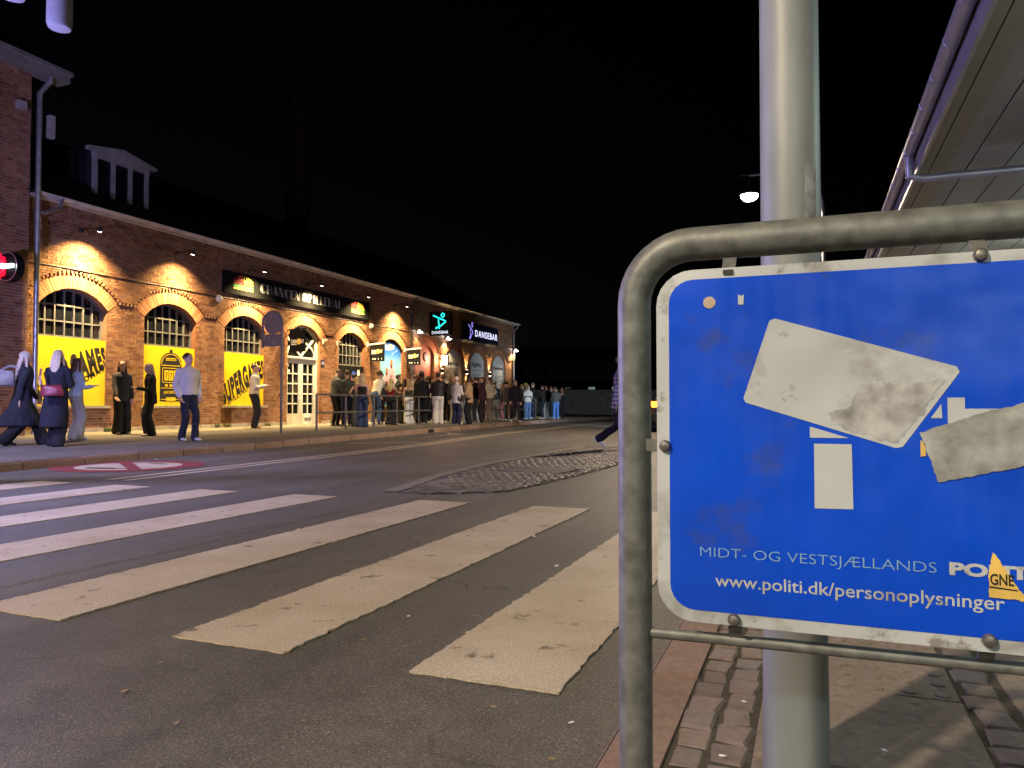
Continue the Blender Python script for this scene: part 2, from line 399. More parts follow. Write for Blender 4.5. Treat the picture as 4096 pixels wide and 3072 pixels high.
# --- cobbled refuge between the lanes
def sett_mesh(name, w, l, h, seed, m, inset=0.012):
    r = random.Random(seed); j = lambda a: r.uniform(-a, a)
    vs = []
    base = [(-w / 2, -l / 2), (w / 2, -l / 2), (w / 2, l / 2), (-w / 2, l / 2)]
    base = [(x + j(0.008 if w < 0.09 else 0.006), y + j(0.009 if w < 0.09 else 0.006)) for x, y in base]
    for x, y in base: vs.append((x, y, -h))
    for x, y in base: vs.append((x, y, -0.006 + j(0.0015)))
    for x, y in base: vs.append((x * (1 - 2 * inset / w), y * (1 - 2 * inset / l), j(0.0022)))
    fs = [(0, 1, 5, 4), (1, 2, 6, 5), (2, 3, 7, 6), (3, 0, 4, 7), (4, 5, 9, 8), (5, 6, 10, 9), (6, 7, 11, 10), (7, 4, 8, 11), (8, 9, 10, 11)]
    mb = MB(); mb.add(vs, fs); return mb.mesh(name, m)
refuge_l = [(6.55, -3.85), (7.4, -4.02), (8.2, -4.2), (10.3, -4.4), (15.5, -4.38)]
refuge_r = [(6.55, -3.6), (7.0, -2.85), (8.7, -2.70), (10.7, -2.62), (13, -2.9), (15.5, -3.6)]
mb = MB(); ys = [6.55 + 0.25 * i for i in range(36)]; vs = []
for y in ys: vs += [(interp(refuge_l, y), y, 0.0085), (interp(refuge_r, y), y, 0.0085)]
mb.add(vs, [(2 * i, 2 * i + 1, 2 * i + 3, 2 * i + 2) for i in range(len(ys) - 1)])
refuge = tag(mb.build('cobbled_refuge', m_joint), kind='structure')
mb = MB(); vs = []
for y in ys: x = interp(refuge_l, y); vs += [(x - 0.14, y, 0.017), (x + 0.03, y, 0.017)]
mb.add(vs, [(2 * i, 2 * i + 1, 2 * i + 3, 2 * i + 2) for i in range(len(ys) - 1)])
mb.build('edging_strip', mat('pale_edging', (0.17, 0.155, 0.14), 0.7, var=0.25, scale=6, bump=0.2), refuge)
ragged_slab('asphalt_patch', [(-3.75, 9.15), (-2.95, 8.95), (-2.90, 9.6), (-3.3, 9.9), (-3.85, 9.5)], 0.012, m_asph2, refuge, amp=0.04, z0=0.012)
var = [sett_mesh('sett', 0.107, 0.134, 0.05, s, m_setts_wet, 0.010) for s in range(6)]
cnt = 0; far = MB()
y = 6.68; row = 0
while y < 15.3:
    x = interp(refuge_l, y) + 0.11 + (0.05 if row % 2 else 0); xe = interp(refuge_r, y) - 0.06
    while x < xe:
        inp = (-3.9 < x < -2.85 and 9.0 < y < 9.75)
        if not inp:
            z = 0.021 + rnd.uniform(-0.0015, 0.0015); yy = y + rnd.uniform(-0.012, 0.012)
            sc_ = rnd.uniform(0.88, 1.05)
            if cnt < 300:
                link_mesh('sett', var[rnd.randrange(6)], refuge, (x, yy, z), (rnd.uniform(-0.012, 0.012), rnd.uniform(-0.012, 0.012), rnd.uniform(-0.08, 0.08)), (sc_, sc_, 1)); cnt += 1
            else:
                me = var[rnd.randrange(6)]
                far.add([(x + p.co.x * sc_, yy + p.co.y * sc_, z + p.co.z) for p in me.vertices], [tuple(p.vertices) for p in me.polygons])
        x += 0.116 + rnd.uniform(-0.004, 0.006)
    y += 0.143; row += 1
tag(far.build('far_setts', m_setts_wet, refuge, fix=False), kind='stuff')

# --- pavement and kerb across the street
mb = MB(); ys = [-12 + 2 * i for i in range(44)]; vs = []; fs = []
cols_ = (0.15, 1.2, 3.0, 6.2, 10, 20)
for y in ys:
    for c_ in cols_: x = kx(y) - c_; vs.append((x, y, pav_z(x)))
k = len(cols_)
for i in range(len(ys) - 1):
    for c_ in range(k - 1): a = i * k + c_; fs.append((a, a + 1, a + 1 + k, a + k))
mb.add(vs, fs); far_pave = tag(mb.build('far_pavement', m_pave), kind='structure')
kerb_me = []
for s in range(3):
    r = random.Random(s); g = 0.012
    b = MB(); vs = []
    for y in (-0.49, 0.49):
        for (x, z) in ((0.0, -0.06), (-0.012, 0.085), (-0.03, 0.0), (-0.16, 0.0), (-0.16, -0.06)):
            vs.append((x + r.uniform(-0.004, 0.004), y, (z - 0.005 if z == 0.0 else z - 0.12 if z == 0.085 else -0.22) + r.uniform(-0.003, 0.003)))
    b.add(vs, [(0, 1, 6, 5), (1, 2, 7, 6), (2, 3, 8, 7), (3, 4, 9, 8), (0, 4, 3, 2, 1), (5, 6, 7, 8, 9)])
    kerb_me.append(b.mesh('kerb_stone', m_kerb))
y = -3.0
while y < 62:
    y2 = y + 1.0; x, x2 = kx(y + 0.5), 0
    ang = math.atan2(-(kx(y2) - kx(y)), 1.0)
    link_mesh('kerb_stone', kerb_me[rnd.randrange(3)], far_pave, (x, y + 0.5, pav_z(x) + 0.006 + rnd.uniform(-0.004, 0.004)), (0, 0, ang))
    y += 1.0
mb = MB(); vs = []; ys = [3 + 0.3 * i for i in range(123)]
for y in ys:
    x1 = -14.55 + 0.35 * noise.noise((y * 0.5, 2, 0)) + 0.12 * noise.noise((y * 2.7, 2, 0))
    vs += [(XW + 0.0, y, pav_z(XW) + 0.005), (x1, y, pav_z(x1) + 0.005)]
mb.add(vs, [(2 * i, 2 * i + 1, 2 * i + 3, 2 * i + 2) for i in range(len(ys) - 1)])
mb.build('gritty_strip', m_sand, far_pave)
mb = MB()                                       # drain gully in the kerb
mb.box((kx(21.2) + 0.002, 21.0, 0.02), (kx(21.2) + 0.03, 21.35, 0.12)); mb.build('gully_mouth', m_ink, far_pave)

# --- near pavement with kerb, setts and tactile slabs
PZ = 0.10
mb = MB(); mb.flat([(-0.44, -6), (9, -6), (9, 40), (-0.44, 40)], lambda u, v, d: (u, v, PZ - 0.0055))
near_pave = tag(mb.build('near_pavement', m_joint), kind='structure')
kme = []
for s in range(3):
    r = random.Random(s + 20); b = MB(); vs = []
    for y in (-0.33, 0.33):
        for (x, z) in ((-0.05, -0.13), (-0.02, -0.018), (0.0, 0.0), (0.125, 0.0), (0.125, -0.1)):
            vs.append((x + r.uniform(-0.004, 0.004), y + r.uniform(-0.003, 0.003), z + r.uniform(-0.003, 0.003)))
    b.add(vs, [(5, 6, 1, 0), (6, 7, 2, 1), (7, 8, 3, 2), (8, 9, 4, 3), (0, 1, 2, 3, 4), (9, 8, 7, 6, 5)])
    kme.append(b.mesh('kerb_stone', m_kerb))
y = -1.5
while y < 26:
    link_mesh('kerb_stone', kme[rnd.randrange(3)], near_pave, (-0.432, y, PZ + rnd.uniform(-0.003, 0.003)), (0, 0, rnd.uniform(-0.006, 0.006))); y += 0.672
sv = [sett_mesh('sett', 0.074, 0.099, 0.05, s + 40, m_granite, 0.007) for s in range(9)]
for xc in (-0.262, -0.181):
    y = 0.55 + (0.05 if xc > -0.2 else 0)
    while y < 6.0:
        link_mesh('sett', sv[rnd.randrange(9)], near_pave, (xc + rnd.uniform(-0.004, 0.004), y, PZ + rnd.uniform(-0.004, 0.004)), (rnd.uniform(-0.02, 0.02), rnd.uniform(-0.02, 0.02), rnd.uniform(-0.06, 0.06)), (1, rnd.uniform(0.93, 1.04), 1))
        y += 0.105
y = 0.5
while y < 6.0:
    link_mesh('sett', sv[rnd.randrange(9)], near_pave, (0.412 + rnd.uniform(-0.004, 0.004), y, PZ + rnd.uniform(-0.003, 0.003)), (rnd.uniform(-0.02, 0.02), rnd.uniform(-0.02, 0.02), rnd.uniform(-0.06, 0.06)), (1.15, rnd.uniform(0.93, 1.04), 1))
    y += 0.105
b = MB(); w, l_, g = 0.243, 0.247, 0.006
b.add([(-w, -l_, -0.05), (w, -l_, -0.05), (w, l_, -0.05), (-w, l_, -0.05), (-w, -l_, -g), (w, -l_, -g), (w, l_, -g), (-w, l_, -g), (-w + g, -l_ + g, 0), (w - g, -l_ + g, 0), (w - g, l_ - g, 0), (-w + g, l_ - g, 0)],
      [(0, 1, 5, 4), (1, 2, 6, 5), (2, 3, 7, 6), (3, 0, 4, 7), (4, 5, 9, 8), (5, 6, 10, 9), (6, 7, 11, 10), (7, 4, 8, 11), (8, 9, 10, 11)])
slab_me = b.mesh('slab', m_slab)
for i in range(-1, 12):
    link_mesh('slab', slab_me, near_pave, (0.113, 0.52 + 0.5 * i + 1.5 - 1.0, PZ + rnd.uniform(-0.003, 0.002)))
    for xx in (0.72, 1.22, 1.72, 2.22, 2.72): link_mesh('slab', slab_me, near_pave, (xx, 0.40 + 0.5 * i + 0.5, PZ + rnd.uniform(-0.003, 0.002)))
mb = MB(); mb.flat([(0.47, 6.2), (9, 6.2), (9, 40), (0.47, 40)], lambda u, v, d: (u, v, PZ)); mb.flat([(-0.30, 6.0), (0.46, 6.0), (0.46, 40), (-0.30, 40)], lambda u, v, d: (u, v, PZ - 0.002))
mb.build('paved_surface', m_slab, near_pave)
mb = MB()                                       # worn tactile studs of the slabs
for i in range(-2, 34):
    for j in range(6):
        cx_, cy_ = -0.085 + 0.080 * j, 0.78 + 0.085 * i
        mb.lathe([(0.022, -0.004), (0.018, 0.0012), (0.011, 0.0022)], (cx_, cy_, PZ), n=8)
tag(mb.build('tactile_studs', m_slab, near_pave, fix=False), kind='stuff')

# ============================================================ BRICK HALL
Y0, Y1 = 11.15, 39.85
BAYS = [12.42 + 2.83 * i for i in range(10)]
HALF, ZS, ZSP, ZCR, CZ, RI, RO, RD = 0.877, 0.861, 3.135, 3.564, 2.453, 1.111, 1.449, 1.515
DOORS = (3, 6)
hall = thing('brick_hall', 'long low red brick hall with a row of arched openings behind the queue', 'building', (XW, 25.5, 0.23))
HO = Vector((XW, 25.5, 0.23))
def hp(o):
    """parent to the hall keeping world coordinates"""
    o.parent = hall; o.location = Vector(o.location) - HO; return o
def curve_top(y):
    z = 3.40
    for yc in BAYS:
        d = abs(y - yc)
        if d < RD: z = max(z, CZ + math.sqrt(RD * RD - d * d))
    return z
def blocked(z):
    out = []
    for i, yc in enumerate(BAYS):
        if z < ZS and i not in DOORS: continue
        if z < ZSP: h = HALF
        elif z < CZ + RO * 0.614: h = HALF + (1.144 - HALF) * (z - ZSP) / (CZ + RO * 0.614 - ZSP)
        elif z < CZ + RO: h = math.sqrt(max(0, RO * RO - (z - CZ) ** 2))
        else: continue
        out.append((yc - h, yc + h))
    return out
def solid(z, a, b, blk):
    iv = []; s = a
    for p, q in sorted(blk):
        if q <= s: continue
        if p > s: iv.append((s, min(p, b)))
        s = max(s, q)
    if s < b: iv.append((s, b))
    return [(p, q) for p, q in iv if q - p > 0.02]
CH = 0.0667
b_me = MB(); b_me.box((-0.02, -0.5, -0.5), (0.009, 0.5, 0.5)); unit_brick = b_me.mesh('brick', m_brick)
bricks = MB(); mortar = MB(); nb = 0; cand = []
row = 0; z = 0.19
while z < 5.42:
    zt = min(z + CH, 5.42); zm = (z + zt) / 2
    for (a, b) in solid(zm, Y0, Y1, blocked(zm)):
        # mortar bed, cut along the line where the wall steps forward
        n = max(1, int((b - a) / 0.06)) if 3.3 < zm < 4.05 else 1
        for k_ in range(n):
            ya, yb = a + (b - a) * k_ / n, a + (b - a) * (k_ + 1) / n
            if zm > 4.05: ca = cb = 0.0
            elif zm < 3.3: ca = cb = 9.0
            else: ca, cb = curve_top(ya), curve_top(yb)
            dxu = 0.09 if zm > 5.0 else 0.05
            la, lb = max(z, min(zt, ca)), max(z, min(zt, cb))
            if la > z + 1e-5 or lb > z + 1e-5: mortar.add([(XW, ya, z), (XW, yb, z), (XW, yb, lb), (XW, ya, la)], [(0, 1, 2, 3)])
            if la < zt - 1e-5 or lb < zt - 1e-5: mortar.add([(XW + dxu, ya, la), (XW + dxu, yb, lb), (XW + dxu, yb, zt), (XW + dxu, ya, zt)], [(0, 1, 2, 3)])
        y = a; first = True; head = row % 2
        while y < b - 0.015:
            L = 0.108 if head else 0.228
            if first and not head: L = 0.228 if row % 4 < 2 else 0.17
            first = False
            ye = min(y + L, b)
            if b - ye < 0.04: ye = b
            w = ye - y - (0.012 if ye < b - 1e-4 else 0)
            ym = y + w / 2
            jit = rnd.uniform(-0.003, 0.003); hgt = zt - z - 0.012
            pier = (BAYS[0] + HALF < ym < BAYS[1] - HALF or BAYS[1] + HALF < ym < BAYS[2] - HALF) and 0.9 < zm < 3.0
            if pier and nb < 300:
                hp(link_mesh('brick', unit_brick, None, (XW + jit, ym, zm), scale=(1, w, hgt))); nb += 1
            else:
                y0_, y1_, z0_, z1_ = ym - w / 2, ym + w / 2, zm - hgt / 2, zm + hgt / 2
                if zm > 4.05: ca = cb = 0.0
                elif zm < 3.3: ca = cb = 9.0
                else: ca, cb = curve_top(y0_), curve_top(y1_)
                la, lb = max(z0_, min(z1_, ca)), max(z0_, min(z1_, cb))
                for dx, za, zb, zc, zd in ((jit, z0_, z0_, lb, la), ((0.09 if zm > 5.0 else 0.05) + jit, la, lb, z1_, z1_)):
                    if (zd - za) + (zc - zb) < 0.012: continue
                    x0, x1 = XW + dx - 0.01, XW + dx + 0.009
                    bricks.add([(x0, y0_, za), (x0, y1_, zb), (x0, y1_, zc), (x0, y0_, zd), (x1, y0_, za), (x1, y1_, zb), (x1, y1_, zc), (x1, y0_, zd)],
                               [(4, 5, 6, 7), (0, 1, 5, 4), (1, 2, 6, 5), (2, 3, 7, 6), (3, 0, 4, 7)])
            y = ye
    z = zt; row += 1
tag(hp(bricks.build('brickwork', m_brick, fix=False)), kind='stuff')
hp(mortar.build('wall', m_mortar, fix=False))
# step above the arches, its teeth, and the cornice teeth
step = MB(); teeth = MB()
ys = [Y0 + 0.04 * i for i in range(int((Y1 - Y0) / 0.04))]
for ya, yb in zip(ys, ys[1:]):
    za, zb = curve_top(ya), curve_top(yb)
    step.add([(XW - 0.01, ya, za), (XW + 0.058, ya, za), (XW + 0.058, yb, zb), (XW - 0.01, yb, zb)], [(0, 1, 2, 3)])
step.box((XW, Y0, 4.985), (XW + 0.1, Y1, 5.0))
hp(step.build('string_course', m_brick, fix=False))
for yc in BAYS:
    nT = 25
    for k_ in range(nT):
        a = R(-49 + 98 * k_ / (nT - 1)); c_, s_ = math.sin(a), math.cos(a)
        for_r = []
        t = (s_, -c_)
        pts = []
        for rr, w in ((RO + 0.004, 0.026), (RD - 0.001, 0.030)):
            for sg in (-1, 1): pts.append((yc + c_ * rr + sg * w * s_, CZ + s_ * rr - sg * w * c_))
        v = [(XW + 0.0, *pts[0]), (XW + 0.0, *pts[1]), (XW + 0.0, *pts[3]), (XW + 0.0, *pts[2])]
        v += [(XW + 0.056, p[1], p[2]) for p in v]
        teeth.add(v, [(4, 5, 6, 7), (0, 1, 5, 4), (1, 2, 6, 5), (2, 3, 7, 6), (3, 0, 4, 7)])
    for k_ in range(5):
        y = yc + 1.415 + (k_ - 2) * 0.11
        if y < Y1 - 0.1: teeth.box((XW, y - 0.028, 3.335), (XW + 0.056, y + 0.028, 3.40))
y = Y0 + 0.1
while y < Y1:
    teeth.box((XW + 0.05, y, 5.20), (XW + 0.125, y + 0.06, 5.30)); y += 0.15
y = Y0 + 0.1
while y < Y1:
    teeth.box((XW + 0.02, y, 4.90), (XW + 0.095, y + 0.05, 4.985)); y += 0.22
tag(hp(teeth.build('dentil_course', m_brick, fix=False)), kind='stuff')
# arch bricks: one mesh per place in the ring, shared between the ten arches
TH = math.atan2(HALF, ZSP - CZ); NV = 30
vmesh = []
for k_ in range(NV):
    a0 = -TH + 2 * TH * k_ / NV; a1 = -TH + 2 * TH * (k_ + 1) / NV; g = 0.0045
    v = []
    for x in (-0.02, 0.013 + 0.003 * ((k_ * 7) % 3)):
        for a, rr in ((a0 + g, RI), (a1 - g, RI), (a1 - g * 0.8, RO), (a0 + g * 0.8, RO)): v.append((x, math.sin(a) * rr, math.cos(a) * rr))
    b = MB(); b.add(v, [(4, 5, 6, 7), (0, 1, 5, 4), (1, 2, 6, 5), (2, 3, 7, 6), (3, 0, 4, 7)]); vmesh.append(b.mesh('arch_brick', m_arch))
ringm = MB()
for yc in BAYS:
    for me in vmesh: hp(link_mesh('arch_brick', me, None, (XW, yc, CZ)))
    for k_ in range(NV):
        a0 = -TH + 2 * TH * k_ / NV; a1 = -TH + 2 * TH * (k_ + 1) / NV
        ringm.add([(XW, yc + math.sin(a) * rr, CZ + math.cos(a) * rr) for a, rr in ((a0, RI), (a1, RI), (a1, RO), (a0, RO))], [(0, 1, 2, 3)])
hp(ringm.build('arch_mortar', m_mortar, fix=False))
# reveals
def arch_outline(yc, half=HALF, z0=ZS, inset=0.0, n=16, zbase=None):
    """closed outline (ccw seen from the street): straight jambs and segmental head"""
    h = half - inset; rr = RI - inset
    th = math.asin(min(1, h / rr))
    return [(yc - h, z0), (yc + h, z0)] + [(yc + math.sin(th - 2 * th * k_ / n) * rr, CZ + math.cos(th - 2 * th * k_ / n) * rr) for k_ in range(n + 1)]
for i, yc in enumerate(BAYS):
    z0 = 0.2 if i in DOORS else ZS
    o = arch_outline(yc, z0=z0); mb = MB()
    n = len(o)
    mb.add([(XW + 0.004, u, v) for u, v in o] + [(XW - 0.32, u, v) for u, v in o], [(k_, (k_ + 1) % n, (k_ + 1) % n + n, k_ + n) for k_ in range(n)])
    hp(mb.build('reveal', m_brick))
    mb = MB(); mb.flat(o, lambda u, v, d: (XW - 0.315, u, v)); hp(mb.build('backing', m_ink))
    if i not in DOORS:
        mb = MB(); mb.box((XW - 0.3, yc - HALF - 0.06, ZS - 0.055), (XW + 0.075, yc + HALF + 0.06, ZS + 0.004)); hp(mb.build('sill', m_stone))
mb = MB()
segs = [Y0] + sum([[BAYS[i] - 0.95, BAYS[i] + 0.95] for i in DOORS], []) + [Y1]
for a, b in zip(segs[::2], segs[1::2]): mb.box((XW - 0.05, a, 0.15), (XW + 0.035, b, 0.34))
hp(mb.build('plinth', m_stone))

# --- arched windows with glazing bars
def arch_z(y, yc, r): return CZ + math.sqrt(max(0, r * r - (y - yc) ** 2))
def window(yc, zb, rows, cols=7, x=-0.20):
    w = hp(empty('window', (XW, yc, zb)))
    W0 = Vector((XW, yc, zb))
    def put(o): o.parent = w; o.location = Vector(o.location) - W0; return o
    h = HALF - 0.035
    out = arch_outline(yc, z0=zb, inset=0.002); inn = arch_outline(yc, z0=zb + 0.05, inset=0.05)
    mb = MB(); n = len(out)
    v = [(XW + x + 0.03, u, t) for u, t in out] + [(XW + x + 0.03, u, t) for u, t in inn] + [(XW + x - 0.04, u, t) for u, t in inn]
    mb.add(v, [(k_, (k_ + 1) % n, (k_ + 1) % n + n, k_ + n) for k_ in range(n)] + [(k_ + n, (k_ + 1) % n + n, (k_ + 1) % n + 2 * n, k_ + 2 * n) for k_ in range(n)])
    put(mb.build('frame', m_frame))
    ysp = [yc - h + 2 * h * k_ / cols for k_ in range(cols + 1)]
    rr = RI - 0.04
    for yy in ysp[1:-1]:
        mb = MB(); mb.box((XW + x - 0.01, yy - 0.016, zb + 0.02), (XW + x + 0.035, yy + 0.016, arch_z(yy, yc, rr))); put(mb.build('glazing_bar', m_frame))
    zr = [zb + 0.04] + rows
    for zz in rows:
        hh = h
        if zz > ZSP: hh = min(h, math.sqrt(max(0, rr * rr - (zz - CZ) ** 2)))
        mb = MB(); mb.box((XW + x - 0.012, yc - hh, zz - 0.018), (XW + x + 0.030, yc + hh, zz + 0.018)); put(mb.build('glazing_bar', m_frame))
    for za, zt in zip(zr, zr[1:] + [9]):
        for ya, yb in zip(ysp, ysp[1:]):
            tops = [(yb, min(zt, arch_z(yb, yc, rr))), ((ya + yb) / 2, min(zt, arch_z((ya + yb) / 2, yc, rr))), (ya, min(zt, arch_z(ya, yc, rr)))]
            if min(t for _, t in tops) <= za + 0.02: continue
            tl = rnd.uniform(-0.006, 0.006)
            mb = MB(); mb.prism([(ya, za), (yb, za)] + tops, lambda u, v_, d: (XW + x - 0.02 + d + tl * (u - ya) * 4, u, v_), 0.006)
            put(mb.build('pane', m_glass))
    return w
for i in (0, 1, 2): window(BAYS[i], 2.427, [2.80, 3.17])
window(BAYS[4], 2.34, [2.72, 3.10])

# --- entrance door with fanlight (bay 3)
yc = BAYS[3]; D0 = Vector((XW - 0.16, yc, 0.24))
door = hp(empty('door', D0))
def dput(o): o.parent = door; o.location = Vector(o.location) - D0; return o
xd = XW - 0.16
mb = MB()
out = arch_outline(yc, z0=0.22, inset=0.004); inn = arch_outline(yc, z0=0.22, inset=0.085); n = len(out)
v = [(xd + 0.05, u, t) for u, t in out] + [(xd + 0.05, u, t) for u, t in inn] + [(xd - 0.04, u, t) for u, t in inn]
mb.add(v, [(k_, (k_ + 1) % n, (k_ + 1) % n + n, k_ + n) for k_ in range(1, n)] + [(k_ + n, (k_ + 1) % n + n, (k_ + 1) % n + 2 * n, k_ + 2 * n) for k_ in range(1, n)])
dput(mb.build('door_frame', m_white))
mb = MB(); mb.box((xd - 0.03, yc - 0.80, 2.38), (xd + 0.06, yc + 0.80, 2.50)); mb.box((xd - 0.02, yc - 0.80, 2.44), (xd + 0.085, yc + 0.80, 2.475)); dput(mb.build('transom', m_white))
for sg in (-1, 1):
    a, b = (yc - 0.79, yc - 0.005) if sg < 0 else (yc + 0.005, yc + 0.79)
    leaf = dput(empty('door_leaf', (xd, (a + b) / 2, 0.25))); LO = Vector((xd, (a + b) / 2, 0.25))
    mb = MB()
    for y0_, y1_ in ((a, a + 0.11), (b - 0.11, b)): mb.box((xd - 0.02, y0_, 0.25), (xd + 0.028, y1_, 2.375))
    mb.box((xd - 0.02, a + 0.11, 0.25), (xd + 0.024, b - 0.11, 0.60)); mb.box((xd - 0.02, a + 0.11, 2.26), (xd + 0.024, b - 0.11, 2.375))
    o = mb.build('leaf_frame', m_white, leaf)
    zr = [0.60 + (2.26 - 0.60) * k_ / 5 for k_ in range(6)]; ym = (a + b) / 2
    bars = MB(); bars.box((xd - 0.015, ym - 0.022, 0.60), (xd + 0.018, ym + 0.022, 2.26))
    o = bars.build('glazing_bar', m_white, leaf); o.location = -LO
    for zz in zr[1:-1]:
        for p, q in ((a + 0.11, ym - 0.022), (ym + 0.022, b - 0.11)):
            bars = MB(); bars.box((xd - 0.014, p, zz - 0.022), (xd + 0.016, q, zz + 0.022)); o = bars.build('glazing_bar', m_white, leaf); o.location = -LO
    for za, zt in zip(zr, zr[1:]):
        for p, q in ((a + 0.11, ym), (ym, b - 0.11)):
            g_ = MB(); g_.box((xd - 0.012, p, za), (xd - 0.006, q, zt)); o = g_.build('pane', m_glass, leaf); o.location = -LO
    for o in leaf.children: o.location = -LO
    g_ = MB(); hy = yc + sg * 0.05
    if sg < 0:
        g_.tube([(xd + 0.03, hy, 1.22), (xd + 0.07, hy, 1.22), (xd + 0.07, hy - 0.11, 1.22)], 0.011, 8)
        o = g_.build('handle', m_zinc, leaf, smooth=True); o.location = -LO
    else:
        g_.box((xd + 0.024, (a + b) / 2 - 0.17, 0.36), (xd + 0.034, (a + b) / 2 + 0.17, 0.47)); o = g_.build('letter_plate', m_zinc, leaf); o.location = -LO
dfn = lambda u, v, d=0: (xd + d, u, v)
mb = MB()
mb.box((xd - 0.01, yc - 0.022, 2.95), (xd + 0.03, yc + 0.022, 3.47))
for sg in (-1, 1): mb.bar((xd + 0.01, yc + sg * 0.02, 2.52), (xd + 0.01, yc + sg * 0.71, 3.13), 0.055, 0.045, up=(1, 0, 0))
dput(mb.build('fan_bar', m_white))
mb = MB()
for a0, a1 in ((180, 0),):
    prev = None
    for k_ in range(21):
        a = R(180 - 180 * k_ / 20); p = (xd + 0.012, yc + 0.72 * math.cos(a), 2.50 + 0.50 * math.sin(a))
        if prev: mb.bar(prev, p, 0.05, 0.05, up=(1, 0, 0))
        prev = p
dput(mb.build('fan_arc', m_white))
mb = MB(); mb.flat(arch_outline(yc, z0=2.5, inset=0.08), lambda u, v, d: (xd - 0.008, u, v)); dput(mb.build('fan_pane', m_glass))
mb = MB(); mb.box((XW - 0.3, yc - 0.9, 0.16), (XW + 0.22, yc + 0.9, 0.245)); hp(mb.build('doorstep', m_stone))
mb = MB()
for k_, (zz, ww) in enumerate(((2.20, 0.10), (2.02, 0.12))): mb.box((xd - 0.004, yc - 0.66, zz - 0.04), (xd + 0.001, yc - 0.66 + ww, zz + 0.03))
dput(mb.build('paper_notice', m_paper))

# --- club doorway (bay 6)
yc = BAYS[6]
m_orange = mat('rust_orange_board', (0.42, 0.155, 0.075), 0.6, var=0.3, scale=2.5, bump=0.1)
mb = MB(); o = arch_outline(yc, z0=2.20, inset=0.02); mb.prism(o, lambda u, v, d: (XW - 0.16 + d, u, v), 0.05); hp(mb.build('door_head_board', m_orange))
mb = MB(); mb.lathe([(0.19, 0), (0.20, 0.02), (0.19, 0.04)], (XW - 0.11, yc + 0.28, 3.02), axis='X', n=24)
for k_ in range(7): mb.box((XW - 0.07, yc + 0.14, 2.88 + 0.045 * k_), (XW - 0.06, yc + 0.42, 2.895 + 0.045 * k_))
hp(mb.build('round_vent', m_darkmetal))
mb = MB()
for p, q in ((yc - HALF, yc - 0.72), (yc + 0.72, yc + HALF)): mb.box((XW - 0.25, p, 0.2), (XW - 0.05, q, 2.20))
mb.box((XW - 0.25, yc - 0.72, 2.10), (XW - 0.07, yc + 0.72, 2.20)); hp(mb.build('door_surround', mat('dark_brown_wood', (0.05, 0.022, 0.014), 0.5)))
mb = MB(); mb.box((XW - 0.2, yc - 0.71, 0.2), (XW - 0.16, yc - 0.02, 2.1)); mb.box((XW - 0.158, yc - 0.60, 0.4), (XW - 0.15, yc - 0.12, 1.95), 1); hp(mb.build('club_door', [mat('red_brown_door', (0.14, 0.035, 0.018), 0.45), m_glass]))
mb = MB(); mb.box((XW - 0.2, yc + 0.02, 0.2), (XW - 0.16, yc + 0.71, 2.1)); mb.box((XW - 0.158, yc + 0.12, 0.4), (XW - 0.15, yc + 0.60, 1.95), 1); hp(mb.build('club_door', [MATS['red_brown_door'], m_glass]))

# --- eaves, gutter, roof, dormer, pipes
mb = MB(); mb.box((XW - 0.1, Y0, 5.40), (XW + 0.24, Y1 + 0.1, 5.455)); hp(mb.build('eaves_board', m_eave))
mb = MB(); n = 10; vs = []
for y in (Y0 + 0.05, Y1 + 0.3):
    for k_ in range(n + 1):
        a = math.pi + math.pi * k_ / n; vs.append((XW + 0.31 + 0.075 * math.cos(a), y, 5.50 + 0.075 * math.sin(a)))
    for k_ in range(n + 1):
        a = 2 * math.pi - math.pi * k_ / n; vs.append((XW + 0.31 + 0.065 * math.cos(a), y, 5.50 + 0.065 * math.sin(a)))
m_ = 2 * (n + 1)
mb.add(vs, [(k_, (k_ + 1) % m_, (k_ + 1) % m_ + m_, k_ + m_) for k_ in range(m_)] + [tuple(range(m_)), tuple(range(m_, 2 * m_))])
gut = hp(mb.build('gutter', m_eave, smooth=True))
g0 = Vector(gut.location) + HO
for k_ in range(27):
    mb = MB(); y = Y0 + 0.6 + 1.07 * k_
    mb.tube([(XW + 0.31 + 0.08 * math.cos(a), y, 5.50 + 0.08 * math.sin(a)) for a in [math.pi + math.pi * j / 8 for j in range(9)]], 0.012, 5)
    o = mb.build('gutter_bracket', m_zinc, gut); o.location = -g0 * 0
RX, RZ = -21.5, 8.95
mb = MB(); mb.add([(XW + 0.26, Y0 - 0.1, 5.52), (XW + 0.26, Y1 + 0.15, 5.52), (RX, Y1 + 0.15, RZ), (RX, Y0 - 0.1, RZ), (XW + 0.26, Y0 - 0.1, 5.47), (XW + 0.26, Y1 + 0.15, 5.47), (RX, Y1 + 0.15, RZ - 0.06), (RX, Y0 - 0.1, RZ - 0.06), (-27, Y1 + 0.15, 5.5), (-27, Y0 - 0.1, 5.5)],
                  [(0, 1, 2, 3), (4, 5, 1, 0), (3, 2, 8, 9)])
roof = hp(mb.build('roof', m_roof))
mb = MB(); mb.add([(XW - 0.2, Y1 - 0.001, 0), (-27, Y1 - 0.001, 0), (-27, Y1 - 0.001, 5.5), (RX, Y1 - 0.001, RZ - 0.06), (XW - 0.2, Y1 - 0.001, 5.5)], [(0, 1, 2, 3, 4)]); hp(mb.build('gable_wall', m_brick))
def pipe(pts, r=0.045, name='downpipe', m=None):
    mb = MB(); mb.tube(pts, r, 12); return mb.build(name, m or m_zinc, smooth=True)
m_pipe_dark = mat('dark_drainpipe', (0.05, 0.045, 0.04), 0.5, metal=0.2)
